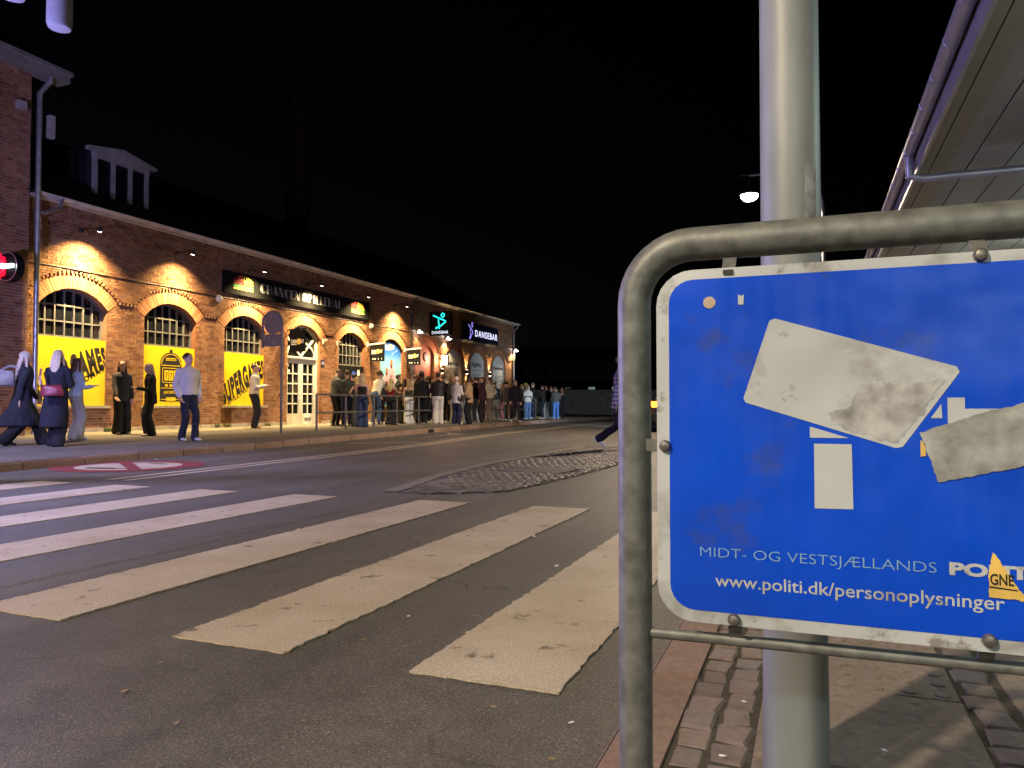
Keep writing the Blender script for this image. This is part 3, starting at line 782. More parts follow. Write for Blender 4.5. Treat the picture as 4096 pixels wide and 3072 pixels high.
hp(pipe([(XW + 0.31, 28.05, 5.45), (XW + 0.30, 28.05, 5.3), (XW + 0.14, 28.03, 5.05), (XW + 0.13, 28.0, 4.9), (XW + 0.13, 28.0, 3.3)], m=m_pipe_dark)); hp(pipe([(XW + 0.13, 28.0, 3.3), (XW + 0.13, 28.0, 0.25)], 0.055))
hp(pipe([(XW + 0.31, 39.9, 5.45), (XW + 0.31, 39.9, 5.3), (XW + 0.13, 39.75, 5.05), (XW + 0.13, 39.72, 0.25)], 0.05))
for k_ in range(6):
    mb = MB(); mb.lathe([(0.065, 0), (0.065, 0.04)], (XW + 0.13, 28.0, 0.8 + 0.8 * k_), n=12); hp(mb.build('pipe_clamp', m_zinc))
mb = MB(); pts = []
for k_ in range(120):
    y = Y0 + 0.05 + (27.8 - Y0) * k_ / 119; pts.append((XW + 0.068, y, 3.985 + 0.012 * math.sin(y * 2.2)))
mb.tube(pts, 0.014, 6); hp(mb.build('cable', m_darkmetal))
mb = MB(); mb.tube([(XW + 0.068, 28.2, 4.0), (XW + 0.075, 32, 3.99), (XW + 0.07, 36, 4.01), (XW + 0.068, 39.6, 3.99)], 0.016, 6); mb.tube([(XW + 0.10, 28.2, 4.06), (XW + 0.10, 34, 4.05), (XW + 0.1, 39.6, 4.05)], 0.02, 6); hp(mb.build('cable', m_zinc))
for yy, zz in ((13.93, 3.56), (16.75, 3.56)):
    mb = MB(); mb.lathe([(0.088, 0), (0.088, 0.02), (0.074, 0.03)], (XW, yy, zz), axis='X', n=20); mb.lathe([(0.07, 0.02), (0.07, 0.033)], (XW, yy, zz), axis='X', n=20, mi=1); hp(mb.build('round_vent', [m_zinc, m_ink]))
# dormer on the roof
DX = XW - 0.95
dm = hp(empty('dormer', (DX, 14.45, 6.0))); DO = Vector((DX, 14.45, 6.0))
def dmp(o): o.parent = dm; o.location = -DO + Vector(o.location); return o
ya, yb, zb_, zt_ = 13.62, 15.30, 5.92, 7.14
pw = 0.10
m_dw = mat('aged_window_paint', (0.36, 0.34, 0.29), 0.6, var=0.2, scale=5)
posts = [ya, ya + (yb - ya - pw) / 3, ya + 2 * (yb - ya - pw) / 3, yb - pw]
for p in posts: mb = MB(); mb.box((DX - 0.06, p, zb_), (DX + 0.04, p + pw, zt_)); dmp(mb.build('window_post', m_dw))
for p, q in zip(posts, posts[1:]): mb = MB(); mb.box((DX - 0.04, p + pw, zb_), (DX - 0.02, q, zt_)); dmp(mb.build('pane', m_glass))
mb = MB(); mb.box((DX - 0.06, ya - 0.02, zt_), (DX + 0.05, yb + 0.02, zt_ + 0.14)); dmp(mb.build('lintel', m_dw))
mb = MB(); mb.prism([(ya - 0.17, 7.28), (yb + 0.2, 7.28), (yb + 0.22, 7.36), ((ya + yb) / 2, 7.55), (ya - 0.2, 7.36)], lambda u, v, d: (DX - 0.06 + d, u, v), 0.16); dmp(mb.build('pediment', m_dw))
mb = MB(); mb.prism([(ya - 0.10, 7.285), (yb + 0.12, 7.285), (yb + 0.14, 7.34), ((ya + yb) / 2, 7.52), (ya - 0.12, 7.34)], lambda u, v, d: (DX - 2.6 + d, u, v), 2.535); dmp(mb.build('dormer_roof', m_roof))
for yy in (ya, yb): mb = MB(); mb.box((DX - 2.4, yy - 0.02, 5.9), (DX - 0.07, yy + 0.02, 7.27)); dmp(mb.build('dormer_cheek', m_roof))

# ============================================================ TALLER HOUSE AT THE LEFT, CHIMNEY
lh = thing('brick_house', 'taller brick house at the left edge with beige eaves', 'building', (-15.55, 6.0, 0.2)); LHO = Vector((-15.55, 6.0, 0.2))
def lp(o): o.parent = lh; o.location = Vector(o.location) - LHO; return o
XL = -15.55
mb = MB(); mb.box((XL - 8, -4, 0.1), (XL, 11.12, 8.0)); lp(mb.build('wall', m_mortar))
bk = MB(); z = 0.2; row = 0
while z < 7.95:
    y = 7.4 - (0.12 if row % 2 else 0)
    while y < 11.11:
        ye = min(y + (0.108 if row % 2 else 0.228), 11.12); w = ye - y - 0.012
        if w > 0.02: bk.box((XL - 0.01, y, z), (XL + 0.009 + rnd.uniform(-0.003, 0.003), y + w, z + 0.055))
        y = ye
    z += CH; row += 1
tag(lp(bk.build('brickwork', m_brick, fix=False)), kind='stuff')
mb = MB(); mb.box((XL - 0.1, -4, 8.0), (XL + 0.32, 11.78, 8.16)); mb.box((XL - 0.1, -4, 8.16), (XL + 0.40, 11.80, 8.24)); lp(mb.build('eaves_board', mat('dark_eave', (0.20, 0.185, 0.16), 0.6, var=0.25, scale=4)))
mb = MB(); mb.add([(XL + 0.4, -4, 8.25), (XL + 0.4, 11.75, 8.25), (XL - 4, 11.75, 11), (XL - 4, -4, 11), (XL - 8, 11.75, 8.25), (XL - 8, -4, 8.25)], [(0, 1, 2, 3), (3, 2, 4, 5)]); lp(mb.build('roof', m_roof))
lp(pipe([(XL + 0.3, 11.35, 8.0), (XL + 0.28, 11.35, 7.9), (XL + 0.12, 11.22, 7.6), (XL + 0.12, 11.22, 0.25)], 0.055))
lp(pipe([(XL + 0.1, 11.8, 5.45), (XL + 0.1, 11.75, 5.25), (XL + 0.14, 11.32, 5.02)], 0.045))
for (yy, zz, h_, w_) in ((10.85, 7.22, 0.17, 0.17), (11.52, 6.98, 0.5, 0.12)):
    mb = MB(); mb.box((XL, yy - w_ / 2, zz - h_ / 2), (XL + 0.14, yy + w_ / 2, zz + h_ / 2)); lp(mb.build('junction_box', m_dw))
ch = thing('factory_chimney', 'tall dark brick chimney rising far behind the hall roof', 'chimney', (-24.6, 31.9, 0))
mb = MB(); mb.lathe([(0.95, 0), (0.62, 8), (0.46, 21), (0.42, 27.5), (0.52, 28), (0.52, 28.6)], n=24)
mb.build('shaft', mat('sooty_brick', (0.045, 0.016, 0.012), 0.9, var=0.4, scale=3), ch, smooth=True)

# ============================================================ SIGNS AND PANELS ON THE HALL
def emis(name, c, s): return mat(name, c, 0.4, var=0.02, bump=0, emit=c, es=s)
m_silver = mat('silver_letter', (0.36, 0.36, 0.37), 0.4, var=0.1, scale=4, bump=0)
m_red_p = mat('red_print', (0.55, 0.015, 0.02), 0.5, var=0.1, bump=0); m_green_p = mat('green_print', (0.02, 0.30, 0.05), 0.5, var=0.1, bump=0)
m_gold_p = mat('gold_print', (0.80, 0.55, 0.06), 0.5, var=0.1, bump=0); m_whitep = mat('white_print', (0.78, 0.78, 0.76), 0.5, var=0.05, bump=0)

# --- long black board with deco lettering
S0 = Vector((XW + 0.06, 20.86, 4.13))
board = thing('sign_board', 'long black fascia sign with silver deco lettering above the white door', 'sign', S0)
def sp(o): o.parent = board; o.location = Vector(o.location) - S0; return o
mb = MB(); mb.box((XW + 0.06, 17.03, 4.13), (XW + 0.15, 24.69, 4.78)); sp(mb.build('panel', m_black))
def deco(ch, fn, u, v, w, h, mb):
    P = lambda pts: mb.flat([(u + x * w, v + y * h) for x, y in pts], fn)
    S = lambda p, q, t: mb.flat(stroke((u + p[0] * w, v + p[1] * h), (u + q[0] * w, v + q[1] * h), t), fn)
    t = 0.016
    if ch in 'CQ':
        P([(0.5 - 0.5 * math.sin(R(a)), 0.5 + 0.5 * math.cos(R(a))) for a in range(0, 181, 12)])
        if ch == 'C':
            arc_band(mb, u + 0.5 * w, v + 0.5 * h, 0.5 * w - t, 0.5 * w, -90, -35, fn, sy=h / w); arc_band(mb, u + 0.5 * w, v + 0.5 * h, 0.5 * w - t, 0.5 * w, 35, 90, fn, sy=h / w)
        else:
            arc_band(mb, u + 0.5 * w, v + 0.5 * h, 0.5 * w - t, 0.5 * w, -90, -20, fn, sy=h / w); arc_band(mb, u + 0.5 * w, v + 0.5 * h, 0.5 * w - t, 0.5 * w, 20, 90, fn, sy=h / w)
            S((0.45, 0.0), (0.5, -0.22), t)
    elif ch == 'H': P([(0, 0), (0.42, 0), (0.42, 1), (0, 1)]); S((0.9, 0), (0.9, 1), t); S((0.42, 0.55), (0.9, 0.55), t)
    elif ch == 'A': P([(0.55, 0), (1.0, 0), (0.62, 1), (0.45, 1), (0.40, 0.9)]); S((0.02, 0), (0.48, 1), t); S((0.14, 0.25), (0.6, 0.25), t)
    elif ch == 'N': P([(0.55, 0), (0.95, 0), (0.42, 1), (0.05, 1)]); S((0.05, 0), (0.05, 1), t); S((0.93, 0), (0.93, 1), t)
    elif ch == 'E': P([(0, 0), (0.5, 0), (0.5, 1), (0, 1)]); [S((0.5, y), (1, y), t) for y in (0.03, 0.55, 0.97)]
    elif ch == 'P': P([(0, 0), (0.45, 0), (0.45, 1), (0, 1)]); arc_band(mb, u + 0.45 * w, v + 0.72 * h, 0.42 * w - t, 0.45 * w, -90, 90, fn, sy=0.28 * h / (0.45 * w))
    elif ch == 'I': P([(0.1, 0), (0.8, 0), (0.8, 1), (0.1, 1)])
    elif ch == 'L': P([(0, 0), (0.5, 0), (0.5, 1), (0, 1)]); S((0.5, 0.03), (1, 0.03), t)
    elif ch == 'S': put_text(mb, 'S', fn, u, v, w, h, 0.05)
fn = wall_fn(0.1535)
for word, u0, u1, v0, h in (('CHANQEN', 18.54, 20.49, 4.32, 0.285), ('SPILLEHAL', 20.60, 22.86, 4.32, 0.285)):
    rel = {'I': 0.5, 'L': 0.75, 'E': 0.8, 'S': 0.95, 'P': 0.95}; tot = sum(rel.get(c, 1.0) for c in word); u = u0
    mb = MB()
    for c in word:
        w = (u1 - u0) * rel.get(c, 1.0) / tot; deco(c, fn, u, v0, w * 0.86, h, mb); u += w
    sp(mb.build('lettering', m_silver, fix=False))
for u0, u1 in ((17.40, 18.22), (23.46, 24.30)):
    w = u1 - u0
    for word, a, b, m in (('SUPER', 0.0, 0.47, m_red_p), ('GAMES', 0.50, 1.0, m_gold_p)):
        mb = MB()
        def warp(x, y, a=a, b=b): 
            t = a + (b - a) * x; arch = 1 - (2 * t - 1) ** 2
            return u0 + t * w, 4.44 + y * (0.14 + 0.15 * arch) * 1.0
        put_text(mb, word, fn, 0, 0, 1, 1, 0.03, warp); sp(mb.build('emblem_lettering', m, fix=False))
    mb = MB(); mb.flat([(u0, 4.345), (u1, 4.345), (u1, 4.42), (u0, 4.42)], fn); sp(mb.build('emblem_band', m_green_p))
    mb = MB(); mb.flat([(u0, 4.285), (u1, 4.285), (u1, 4.335), (u0, 4.335)], fn); sp(mb.build('emblem_stripe', m_gold_p))

# --- yellow window panels
def panel(label, yc, name='window_panel', m=None, x=-0.10, z0=None, z1=2.425, cat='panel'):
    o = Vector((XW + x, yc, ZS)); t = thing(name, label, cat, o)
    mb = MB(); mb.box((XW + x, yc - HALF + 0.004, ZS + 0.006), (XW + x + 0.05, yc + HALF - 0.004, z1)); b = mb.build('board', m or m_yellow, t); b.location = -o
    return t, o
def on(t, o, ob): ob.parent = t; ob.location = Vector(ob.location) - o; return ob
pfn = wall_fn(-0.10 + 0.0535)
def clipu(mb, umin, umax):
    """drop lettering that would overhang the board edge"""
    mb.v = [(x, min(max(y, umin), umax), z) for x, y, z in mb.v]
for i, lab in ((0, 'yellow slot hall panel behind the two women in long coats'), (2, 'yellow slot hall panel beside the man in the cream vest')):
    t, o = panel(lab, BAYS[i]); yc = BAYS[i]
    mb = MB()
    def warp(x, y):
        u = yc - 0.86 + 1.82 * x; base = 0.87 + 0.93 * x + 0.03 * math.sin(x * 3.1); hh = 0.40 + 0.26 * math.sin(math.pi * (0.12 + 0.78 * x))
        return u + 0.05 - y * 0.17, base + y * hh
    put_text(mb, 'SUPERGAMES', pfn, 0, 0, 1, 1, 0.06, warp, sp_=1.2); clipu(mb, yc - HALF + 0.008, yc + HALF - 0.008); on(t, o, mb.build('lettering', m_ink, fix=False))
    mb = MB()
    def warp2(x, y):
        u = yc - 0.63 + 1.51 * x; return u - y * 0.045, 0.875 + 0.83 * x + y * 0.125
    put_text(mb, 'SPILLEAUTOMAT', pfn, 0, 0, 1, 1, 0.03, warp2, sp_=1.25); clipu(mb, yc - HALF + 0.008, yc + HALF - 0.008); on(t, o, mb.build('lettering', m_ink, fix=False))
t, o = panel('yellow panel with a drawn slot machine behind the man in white', BAYS[1]); c0 = 15.31
mb = MB()
mb.flat([(c0 - 0.36, 0.98), (c0 + 0.36, 0.98), (c0 + 0.36, 1.98)] + [(c0 + 0.36 * math.cos(R(a)), 1.98 + 0.30 * math.sin(R(a))) for a in range(10, 180, 10)] + [(c0 - 0.36, 1.98)], pfn)
mb.flat(disc(c0, 2.31, 0.055), pfn); on(t, o, mb.build('machine_print', m_ink))
p2 = wall_fn(-0.10 + 0.057); mb = MB()
arc_band(mb, c0, 1.96, 0.31, 0.33, 0, 180, p2, sy=0.85); mb.flat([(c0 - 0.17, 2.06), (c0 + 0.17, 2.06), (c0 + 0.17, 2.13), (c0 - 0.17, 2.13)], p2)
for k_ in range(3):
    u = c0 - 0.22 + 0.155 * k_; mb.flat([(u, 1.53), (u + 0.135, 1.53), (u + 0.135, 1.80), (u, 1.80)], p2); mb.flat([(u + 0.02, 1.37), (u + 0.115, 1.37), (u + 0.115, 1.43), (u + 0.02, 1.43)], p2)
for a, b in (((c0 - 0.28, 1.48), (c0 + 0.28, 1.48)), ((c0 - 0.28, 1.86), (c0 + 0.28, 1.86)), ((c0 - 0.28, 1.48), (c0 - 0.28, 1.86)), ((c0 + 0.28, 1.48), (c0 + 0.28, 1.86)), ((c0 - 0.33, 1.33), (c0 + 0.33, 1.33)), ((c0 - 0.33, 1.03), (c0 + 0.33, 1.03)), ((c0 - 0.32, 1.93), (c0 + 0.32, 1.93))):
    mb.flat(stroke(a, b, 0.018), p2)
mb.flat([(c0 - 0.16, 0.995), (c0 + 0.16, 0.995), (c0 + 0.16, 1.085), (c0 - 0.16, 1.085)], wall_fn(-0.10 + 0.0585))
put_text(mb, 'JACKPOT', p2, c0 - 0.24, 1.16, 0.48, 0.10, 0.02); on(t, o, mb.build('machine_highlights', m_yellow, fix=False))
mb = MB(); p3 = wall_fn(-0.10 + 0.060)
for k_ in range(3): u = c0 - 0.22 + 0.155 * k_; put_text(mb, '7', p3, u + 0.035, 1.59, 0.07, 0.15, 0.02)
put_text(mb, 'SUPERGAMES', p3, c0 - 0.155, 2.075, 0.31, 0.04, 0.02); on(t, o, mb.build('lettering', m_ink, fix=False))

# --- black panel under window 4
t, o = panel('black panel with coloured shapes behind the four people by the railing', BAYS[4], m=m_black, z1=2.335); yc = BAYS[4]
mb = MB(); mb.flat([(yc - 0.10, 1.55), (yc + 0.12, 1.55), (yc + 0.25, 2.05), (yc + 0.10, 2.10)], pfn); on(t, o, mb.build('pink_shape', mat('pink_print', (0.75, 0.06, 0.25), 0.5, bump=0)))
mb = MB(); mb.flat([(yc + 0.02, 2.0), (yc + 0.30, 1.98), (yc + 0.33, 2.10), (yc + 0.14, 2.16)], wall_fn(-0.10 + 0.056)); on(t, o, mb.build('blue_shape', mat('blue_print', (0.05, 0.10, 0.65), 0.5, bump=0)))
mb = MB(); mb.flat(disc(yc + 0.50, 2.09, 0.09, ry=0.12), pfn); on(t, o, mb.build('white_shape', m_whitep))

# --- betting-shop flag boards and wall poster
def cashpoint(mbs, fn, u, v, w, h):
    a, b, c = mbs
    put_text(a, 'CASHPOINT', fn(0.002), u, v, w, h, 0.03); a.flat([(u, v - 0.35 * h), (u + w * 0.45, v - 0.35 * h), (u + w * 0.45, v - 0.15 * h), (u, v - 0.15 * h)], fn(0.002))
    arc_band(b, u + 0.62 * w, v + 0.5 * h, 0.45 * h, 0.75 * h, 0, 360, fn(0.004), n=28); b.flat(disc(u + 0.62 * w, v + 0.5 * h, 0.30 * h), fn(0.004))
def flag_board(label, y, length, bx, bz, group=None):
    """board hanging from an arm that sticks out from the wall; faces along the street"""
    o = Vector((XW, y, bz + 0.62)); t = thing('flag_sign', label, 'sign', o)
    mb = MB(); mb.bar((XW, y, bz + 0.64), (XW + bx + 0.70, y, bz + 0.70), 0.035, 0.05); mb.box((XW, y - 0.04, bz + 0.55), (XW + 0.03, y + 0.04, bz + 0.75)); x = mb.build('arm', m_white, t); x.location = -o
    mb = MB(); mb.bar((XW + 0.01, y, bz + 0.55), (XW + 0.012, y + 0.35, bz - 0.25), 0.012, 0.012); x = mb.build('stay', m_darkmetal, t); x.location = -o
    mb = MB(); mb.box((XW + bx, y - 0.012, bz), (XW + bx + 0.64, y + 0.012, bz + 0.64)); x = mb.build('board', m_black, t); x.location = -o
    f = lambda e: (lambda u, v, d=0: (XW + bx + u, y - 0.013 - e, bz + v))
    A, B, C_ = MB(), MB(), MB(); cashpoint((A, B, C_), f, 0.08, 0.32, 0.48, 0.115)
    put_text(A, '30 1 1', f(0.002), 0.10, 0.06, 0.44, 0.06, 0.01)
    x = A.build('lettering', m_whitep, t, fix=False); x.location = -o; x = B.build('emblem', m_gold_p, t, fix=False); x.location = -o
flag_board('black flag sign hanging from a white arm left of the blue poster', 24.77, 0.9, 0.12, 2.55)
flag_board('black flag sign hanging from a white arm in front of the club doorway', 27.60, 0.9, 0.12, 2.55)
# square black sign by the door
o = Vector((XW + 0.02, BAYS[3] - 0.9, 2.62)); t = thing('hanging_sign', 'square black sign with a gold ball hanging at the left of the fanlight', 'sign', o)
mb = MB(); mb.box((XW + 0.10, 20.02, 2.60), (XW + 0.72, 20.045, 3.30)); x = mb.build('board', m_black, t); x.location = -o
mb = MB(); mb.bar((XW, 20.03, 3.32), (XW + 0.74, 20.03, 3.34), 0.03, 0.04); x = mb.build('arm', m_darkmetal, t); x.location = -o
f = lambda e: (lambda u, v, d=0: (XW + 0.10 + u, 20.019 - e, 2.60 + v))
A, B, C_ = MB(), MB(), MB(); cashpoint((A, B, C_), f, 0.06, 0.27, 0.50, 0.125)
x = A.build('lettering', m_whitep, t, fix=False); x.location = -o; x = B.build('emblem', m_gold_p, t, fix=False); x.location = -o
for (yy, lab) in ((21.94, 'short white flag bracket right of the white door'), (22.77, 'short white flag bracket left of the barred window')):
    t = thing('flag_bracket', lab, 'bracket', (XW, yy, 3.1)); mb = MB(); mb.box((0, -0.03, -0.09), (0.03, 0.03, 0.09)); mb.tube([(0.02, 0, 0.0), (0.16, 0.02, 0.05)], 0.02, 8); mb.build('bracket_plate', m_white, t)
    mb = MB(); mb.bar((0.012, 0, -0.08), (0.012, 0.16 if yy < 22 else -0.12, -0.42), 0.012, 0.012); mb.build('stay', m_darkmetal, t)
t = thing('house_number', 'small blue house number plate right of the white door', 'sign', (XW + 0.012, 21.93, 2.34)); mb = MB(); mb.box((0, -0.085, -0.105), (0.012, 0.085, 0.105)); mb.build('plate', mat('enamel_blue', (0.02, 0.03, 0.16), 0.3), t)
mb = MB(); put_text(mb, '41', lambda u, v, d: (0.0145, u, v), -0.05, -0.06, 0.10, 0.12, 0.02); mb.build('numerals', m_whitep, t)
# blue poster
def arch_poster(name, label, yc, m, x=-0.10, cat='poster', z0=ZS + 0.006):
    o = Vector((XW + x, yc, ZS)); t = thing(name, label, cat, o)
    mb = MB(); mb.prism(arch_outline(yc, z0=z0, inset=0.006), lambda u, v, d: (XW + x + d, u, v), 0.03); b = mb.build('sheet', m, t); b.location = -o
    return t, o
mp = bpy.data.materials.new('poster_print'); mp.use_nodes = True; n, l, b = nodes_of(mp)
geo = n.new('ShaderNodeNewGeometry'); sx = n.new('ShaderNodeSeparateXYZ'); l.new(geo.outputs['Position'], sx.inputs[0])
mr = n.new('ShaderNodeMapRange'); mr.inputs['From Min'].default_value = 0.9; mr.inputs['From Max'].default_value = 3.5; l.new(sx.outputs['Z'], mr.inputs['Value'])
c = ramp_n(n, l, mr.outputs[0], [(0.0, (0.03, 0.28, 0.55)), (0.35, (0.20, 0.62, 0.70)), (0.6, (0.22, 0.52, 0.80)), (0.8, (0.02, 0.13, 0.55)), (1.0, (0.008, 0.012, 0.08))])
vo = n.new('ShaderNodeTexVoronoi'); vo.inputs['Scale'].default_value = 5; l.new(geo.outputs['Position'], vo.inputs['Vector'])
c = mixc(n, l, c, (0.85, 0.85, 0.95), ramp_n(n, l, vo.outputs['Distance'], [(0.12, 0.6), (0.22, 0.0)])); l.new(c, b.inputs['Base Color']); b.inputs['Roughness'].default_value = 0.4
yc = BAYS[5]; t, o = arch_poster('wall_poster', 'tall blue arched poster with two figures in pink', yc, mp)
f = lambda e: wall_fn(-0.07 + e)
for u, s_, z_ in ((yc + 0.10, 1.0, 1.30), (yc - 0.26, 0.86, 1.15)):
    pk = MB(); sk = MB(); dk = MB(); nm_ = MB()
    T = lambda pts: [(u + x * s_ * 1.25, z_ + y * s_) for x, y in pts]
    pk.flat(T([(-0.17, 0), (0.17, 0), (0.16, 0.5), (0.27, 0.25), (0.32, 0.30), (0.22, 0.98), (0.10, 1.10), (-0.10, 1.10), (-0.22, 0.98), (-0.32, 0.30), (-0.27, 0.25), (-0.16, 0.5)]), f(0.003 if s_ == 1 else 0.006))
    sk.flat([(p, q) for p, q in disc(u, z_ + 1.27 * s_, 0.105 * s_, 20, 0.16 * s_)], f(0.004 if s_ == 1 else 0.007)); dk.flat([(u - 0.09 * s_, z_ + 1.22 * s_), (u - 0.06 * s_, z_ + 1.09 * s_), (u, z_ + 1.06 * s_), (u + 0.06 * s_, z_ + 1.09 * s_), (u + 0.09 * s_, z_ + 1.22 * s_), (u, z_ + 1.19 * s_)], f(0.005 if s_ == 1 else 0.008))
    put_text(nm_, '8000', f(0.009), u - 0.12 * s_, z_ + 0.72 * s_, 0.24 * s_, 0.09 * s_, 0.01)
    on(t, o, nm_.build('number_print', mat('maroon_print', (0.12, 0.02, 0.04), 0.5, bump=0), fix=False)); on(t, o, pk.build('pink_figure_print', mat('pink_cloth_print', (0.72, 0.36, 0.50), 0.5, var=0.25, scale=4, bump=0), fix=False)); on(t, o, sk.build('face_print', mat('face_print', (0.30, 0.15, 0.08), 0.5, bump=0), fix=False)); on(t, o, dk.build('beard_print', mat('maroon_print', (0.12, 0.02, 0.04), 0.5, bump=0), fix=False))
mb = MB(); mb.flat(disc(yc + 0.05, 1.25, 0.22, 20, 0.14), f(0.009)); mb.flat([(yc - 0.45, 1.05), (yc - 0.15, 1.05), (yc - 0.15, 1.3), (yc - 0.45, 1.3)], f(0.009)); on(t, o, mb.build('yellow_print', m_yellow, fix=False))
A, B, C_ = MB(), MB(), MB(); cashpoint((A, B, C_), f, yc - 0.38, 3.16, 0.70, 0.15); on(t, o, A.build('lettering', m_whitep, fix=False)); on(t, o, B.build('emblem', m_gold_p, fix=False))
# white posters
m_post = mat('grey_white_poster', (0.78, 0.75, 0.70), 0.5, var=0.08, scale=2, bump=0.02)
m_photo = mat('photo_print', (0.05, 0.03, 0.035), 0.4, var=0.9, scale=4, bump=0, c2=(0.35, 0.27, 0.25))
for i, word, lab, w_, h_ in ((7, 'House Rules', 'white arched poster headed with rules beside the club entrance', 1.40, 0.20), (8, 'NightPay', 'white arched payment poster between the two up-and-down wall lights', 1.20, 0.27), (9, 'Oplevelsen', 'white arched poster nearest the far corner of the hall', 1.40, 0.24)):
    yc = BAYS[i]; t, o = arch_poster('wall_poster', lab, yc, m_post); mb = MB()
    put_text(mb, word, f(0.003), yc - w_ / 2, 2.78 if i < 9 else 2.75, w_, h_, 0.03)
    if i == 8: put_text(mb, 'en del af din oplevelse', f(0.003), yc - 0.62, 2.60, 1.24, 0.10, 0.004)
    if i != 7:
        for k_ in range(9): mb.flat([(yc - 0.62, 2.45 - 0.07 * k_), (yc + 0.62 - 0.3 * ((k_ * 7) % 4) / 4, 2.45 - 0.07 * k_), (yc + 0.62 - 0.3 * ((k_ * 7) % 4) / 4, 2.47 - 0.07 * k_), (yc - 0.62, 2.47 - 0.07 * k_)], f(0.003))
    on(t, o, mb.build('lettering', m_ink, fix=False))
    mb = MB()
    if i == 7: mb.flat([(yc - 0.72, 2.05), (yc + 0.72, 2.05), (yc + 0.72, 2.66), (yc - 0.72, 2.66)], f(0.003))
    else: mb.flat([(yc - 0.1, 0.9), (yc + 0.8, 0.9), (yc + 0.8, 1.9), (yc + 0.5, 1.98), (yc - 0.05, 1.7)], f(0.004))
    on(t, o, mb.build('photo_print', m_photo, fix=False))

# --- lit club signs
m_cy = emis('turquoise_neon', (0.02, 0.72, 0.66), 1.5); m_wl = emis('white_neon', (0.80, 0.90, 1.0), 1.2); m_vi = emis('violet_neon', (0.36, 0.32, 0.95), 1.5)
def dancer(mbs, P, s, th):
    """stick dancer in unit box"""
    a = mbs
    for p, q, w in (((0.0, 0.93), (0.72, 0.62), th), ((0.70, 0.66), (0.95, 0.50), th * 0.9), ((0.95, 0.50), (0.42, 0.14), th), ((0.40, 0.66), (0.46, 0.05), th), ((0.20, 0.06), (0.34, 0.18), th * 1.2)):
        a.flat([P(u, v) for u, v in stroke(p, q, w)], lambda u, v, d: u3(u, v))
# projecting illuminated box sign (faces along the street)
o = Vector((XW, 29.9, 3.95)); t = thing('box_sign', 'projecting black box sign with turquoise neon dancer', 'sign', o)
yb_ = 29.6; x0, x1, z0_, z1_ = XW + 0.12, XW + 1.16, 3.95, 5.0
mb = MB(); mb.box((x0, yb_, z0_), (x1, yb_ + 0.22, z1_)); x = mb.build('box', m_black, t); x.location = -o
mb = MB(); mb.bar((XW, yb_ + 0.1, 4.9), (x0, yb_ + 0.1, 4.9), 0.05, 0.05); mb.bar((XW, yb_ + 0.1, 4.1), (x0, yb_ + 0.1, 4.1), 0.05, 0.05); x = mb.build('bracket', m_darkmetal, t); x.location = -o
u3 = lambda u, v: (x0 + 0.18 + u * 0.66, yb_ - 0.004, z0_ + 0.26 + v * 0.68)
mb = MB(); dancer(mb, lambda u, v: (u, v), 1, 0.10); arc_band(mb, 0.72, 0.92, 0.07, 0.16, 0, 360, lambda u, v, d: u3(u, v), n=24); x = mb.build('neon_dancer', m_cy, t, fix=False); x.location = -o
mb = MB(); put_text(mb, 'DANSEBAR', lambda u, v, d: (x0 + u, yb_ - 0.004, z0_ + v), 0.12, 0.07, 0.80, 0.13, 0.012, sp_=1.2); x = mb.build('lit_lettering', m_wl, t, fix=False); x.location = -o
# flat illuminated sign
o = Vector((XW + 0.06, 35.07, 4.08)); t = thing('lit_sign', 'dark blue wall sign with glowing violet white club name', 'sign', o)
mb = MB(); mb.box((XW + 0.06, 32.94, 4.08), (XW + 0.22, 37.21, 4.95)); x = mb.build('panel', mat('navy_board', (0.012, 0.014, 0.035), 0.4), t); x.location = -o
fn2 = wall_fn(0.225); mb = MB(); put_text(mb, 'DANSEBAR', fn2, 34.25, 4.31, 2.85, 0.33, 0.012, sp_=1.2); x = mb.build('lit_lettering', emis('lilac_letter', (0.74, 0.74, 1.0), 1.5), t, fix=False); x.location = -o
u3 = lambda u, v: (XW + 0.225, 33.45 + u * 0.55, 4.10 + v * 0.80)
mb = MB(); dancer(mb, lambda u, v: (u, v), 1, 0.06); arc_band(mb, 0.80, 0.95, 0.10, 0.16, 0, 360, lambda u, v, d: u3(u, v), n=20); x = mb.build('neon_dancer', m_vi, t, fix=False); x.location = -o
# light box beside the club door
o = Vector((XW, 30.75, 2.7)); t = thing('light_box', 'small glowing white light box tilted beside the club door', 'sign', o)
mb = MB(); mb.box((XW + 0.14, 30.72, 2.70), (XW + 0.46, 30.82, 3.16)); x = mb.build('case', m_darkmetal, t); x.location = -o
mb = MB(); mb.box((XW + 0.16, 30.712, 2.72), (XW + 0.44, 30.719, 3.14)); x = mb.build('lit_face', emis('pink_white_light', (1.0, 0.82, 0.78), 9.0), t); x.location = -o
mb = MB(); mb.bar((XW, 30.77, 3.0), (XW + 0.14, 30.77, 3.0), 0.04, 0.04); x = mb.build('bracket', m_darkmetal, t); x.location = -o
x = add_light('box_glow', 'AREA', (XW + 0.30, 30.69, 2.93), 60, (1.0, 0.45, 0.30), t, target=(XW + 0.30, 28, 2.6), shape='RECTANGLE', size=0.3, size_y=0.42); x.location = Vector((XW + 0.30, 30.69, 2.93)) - o

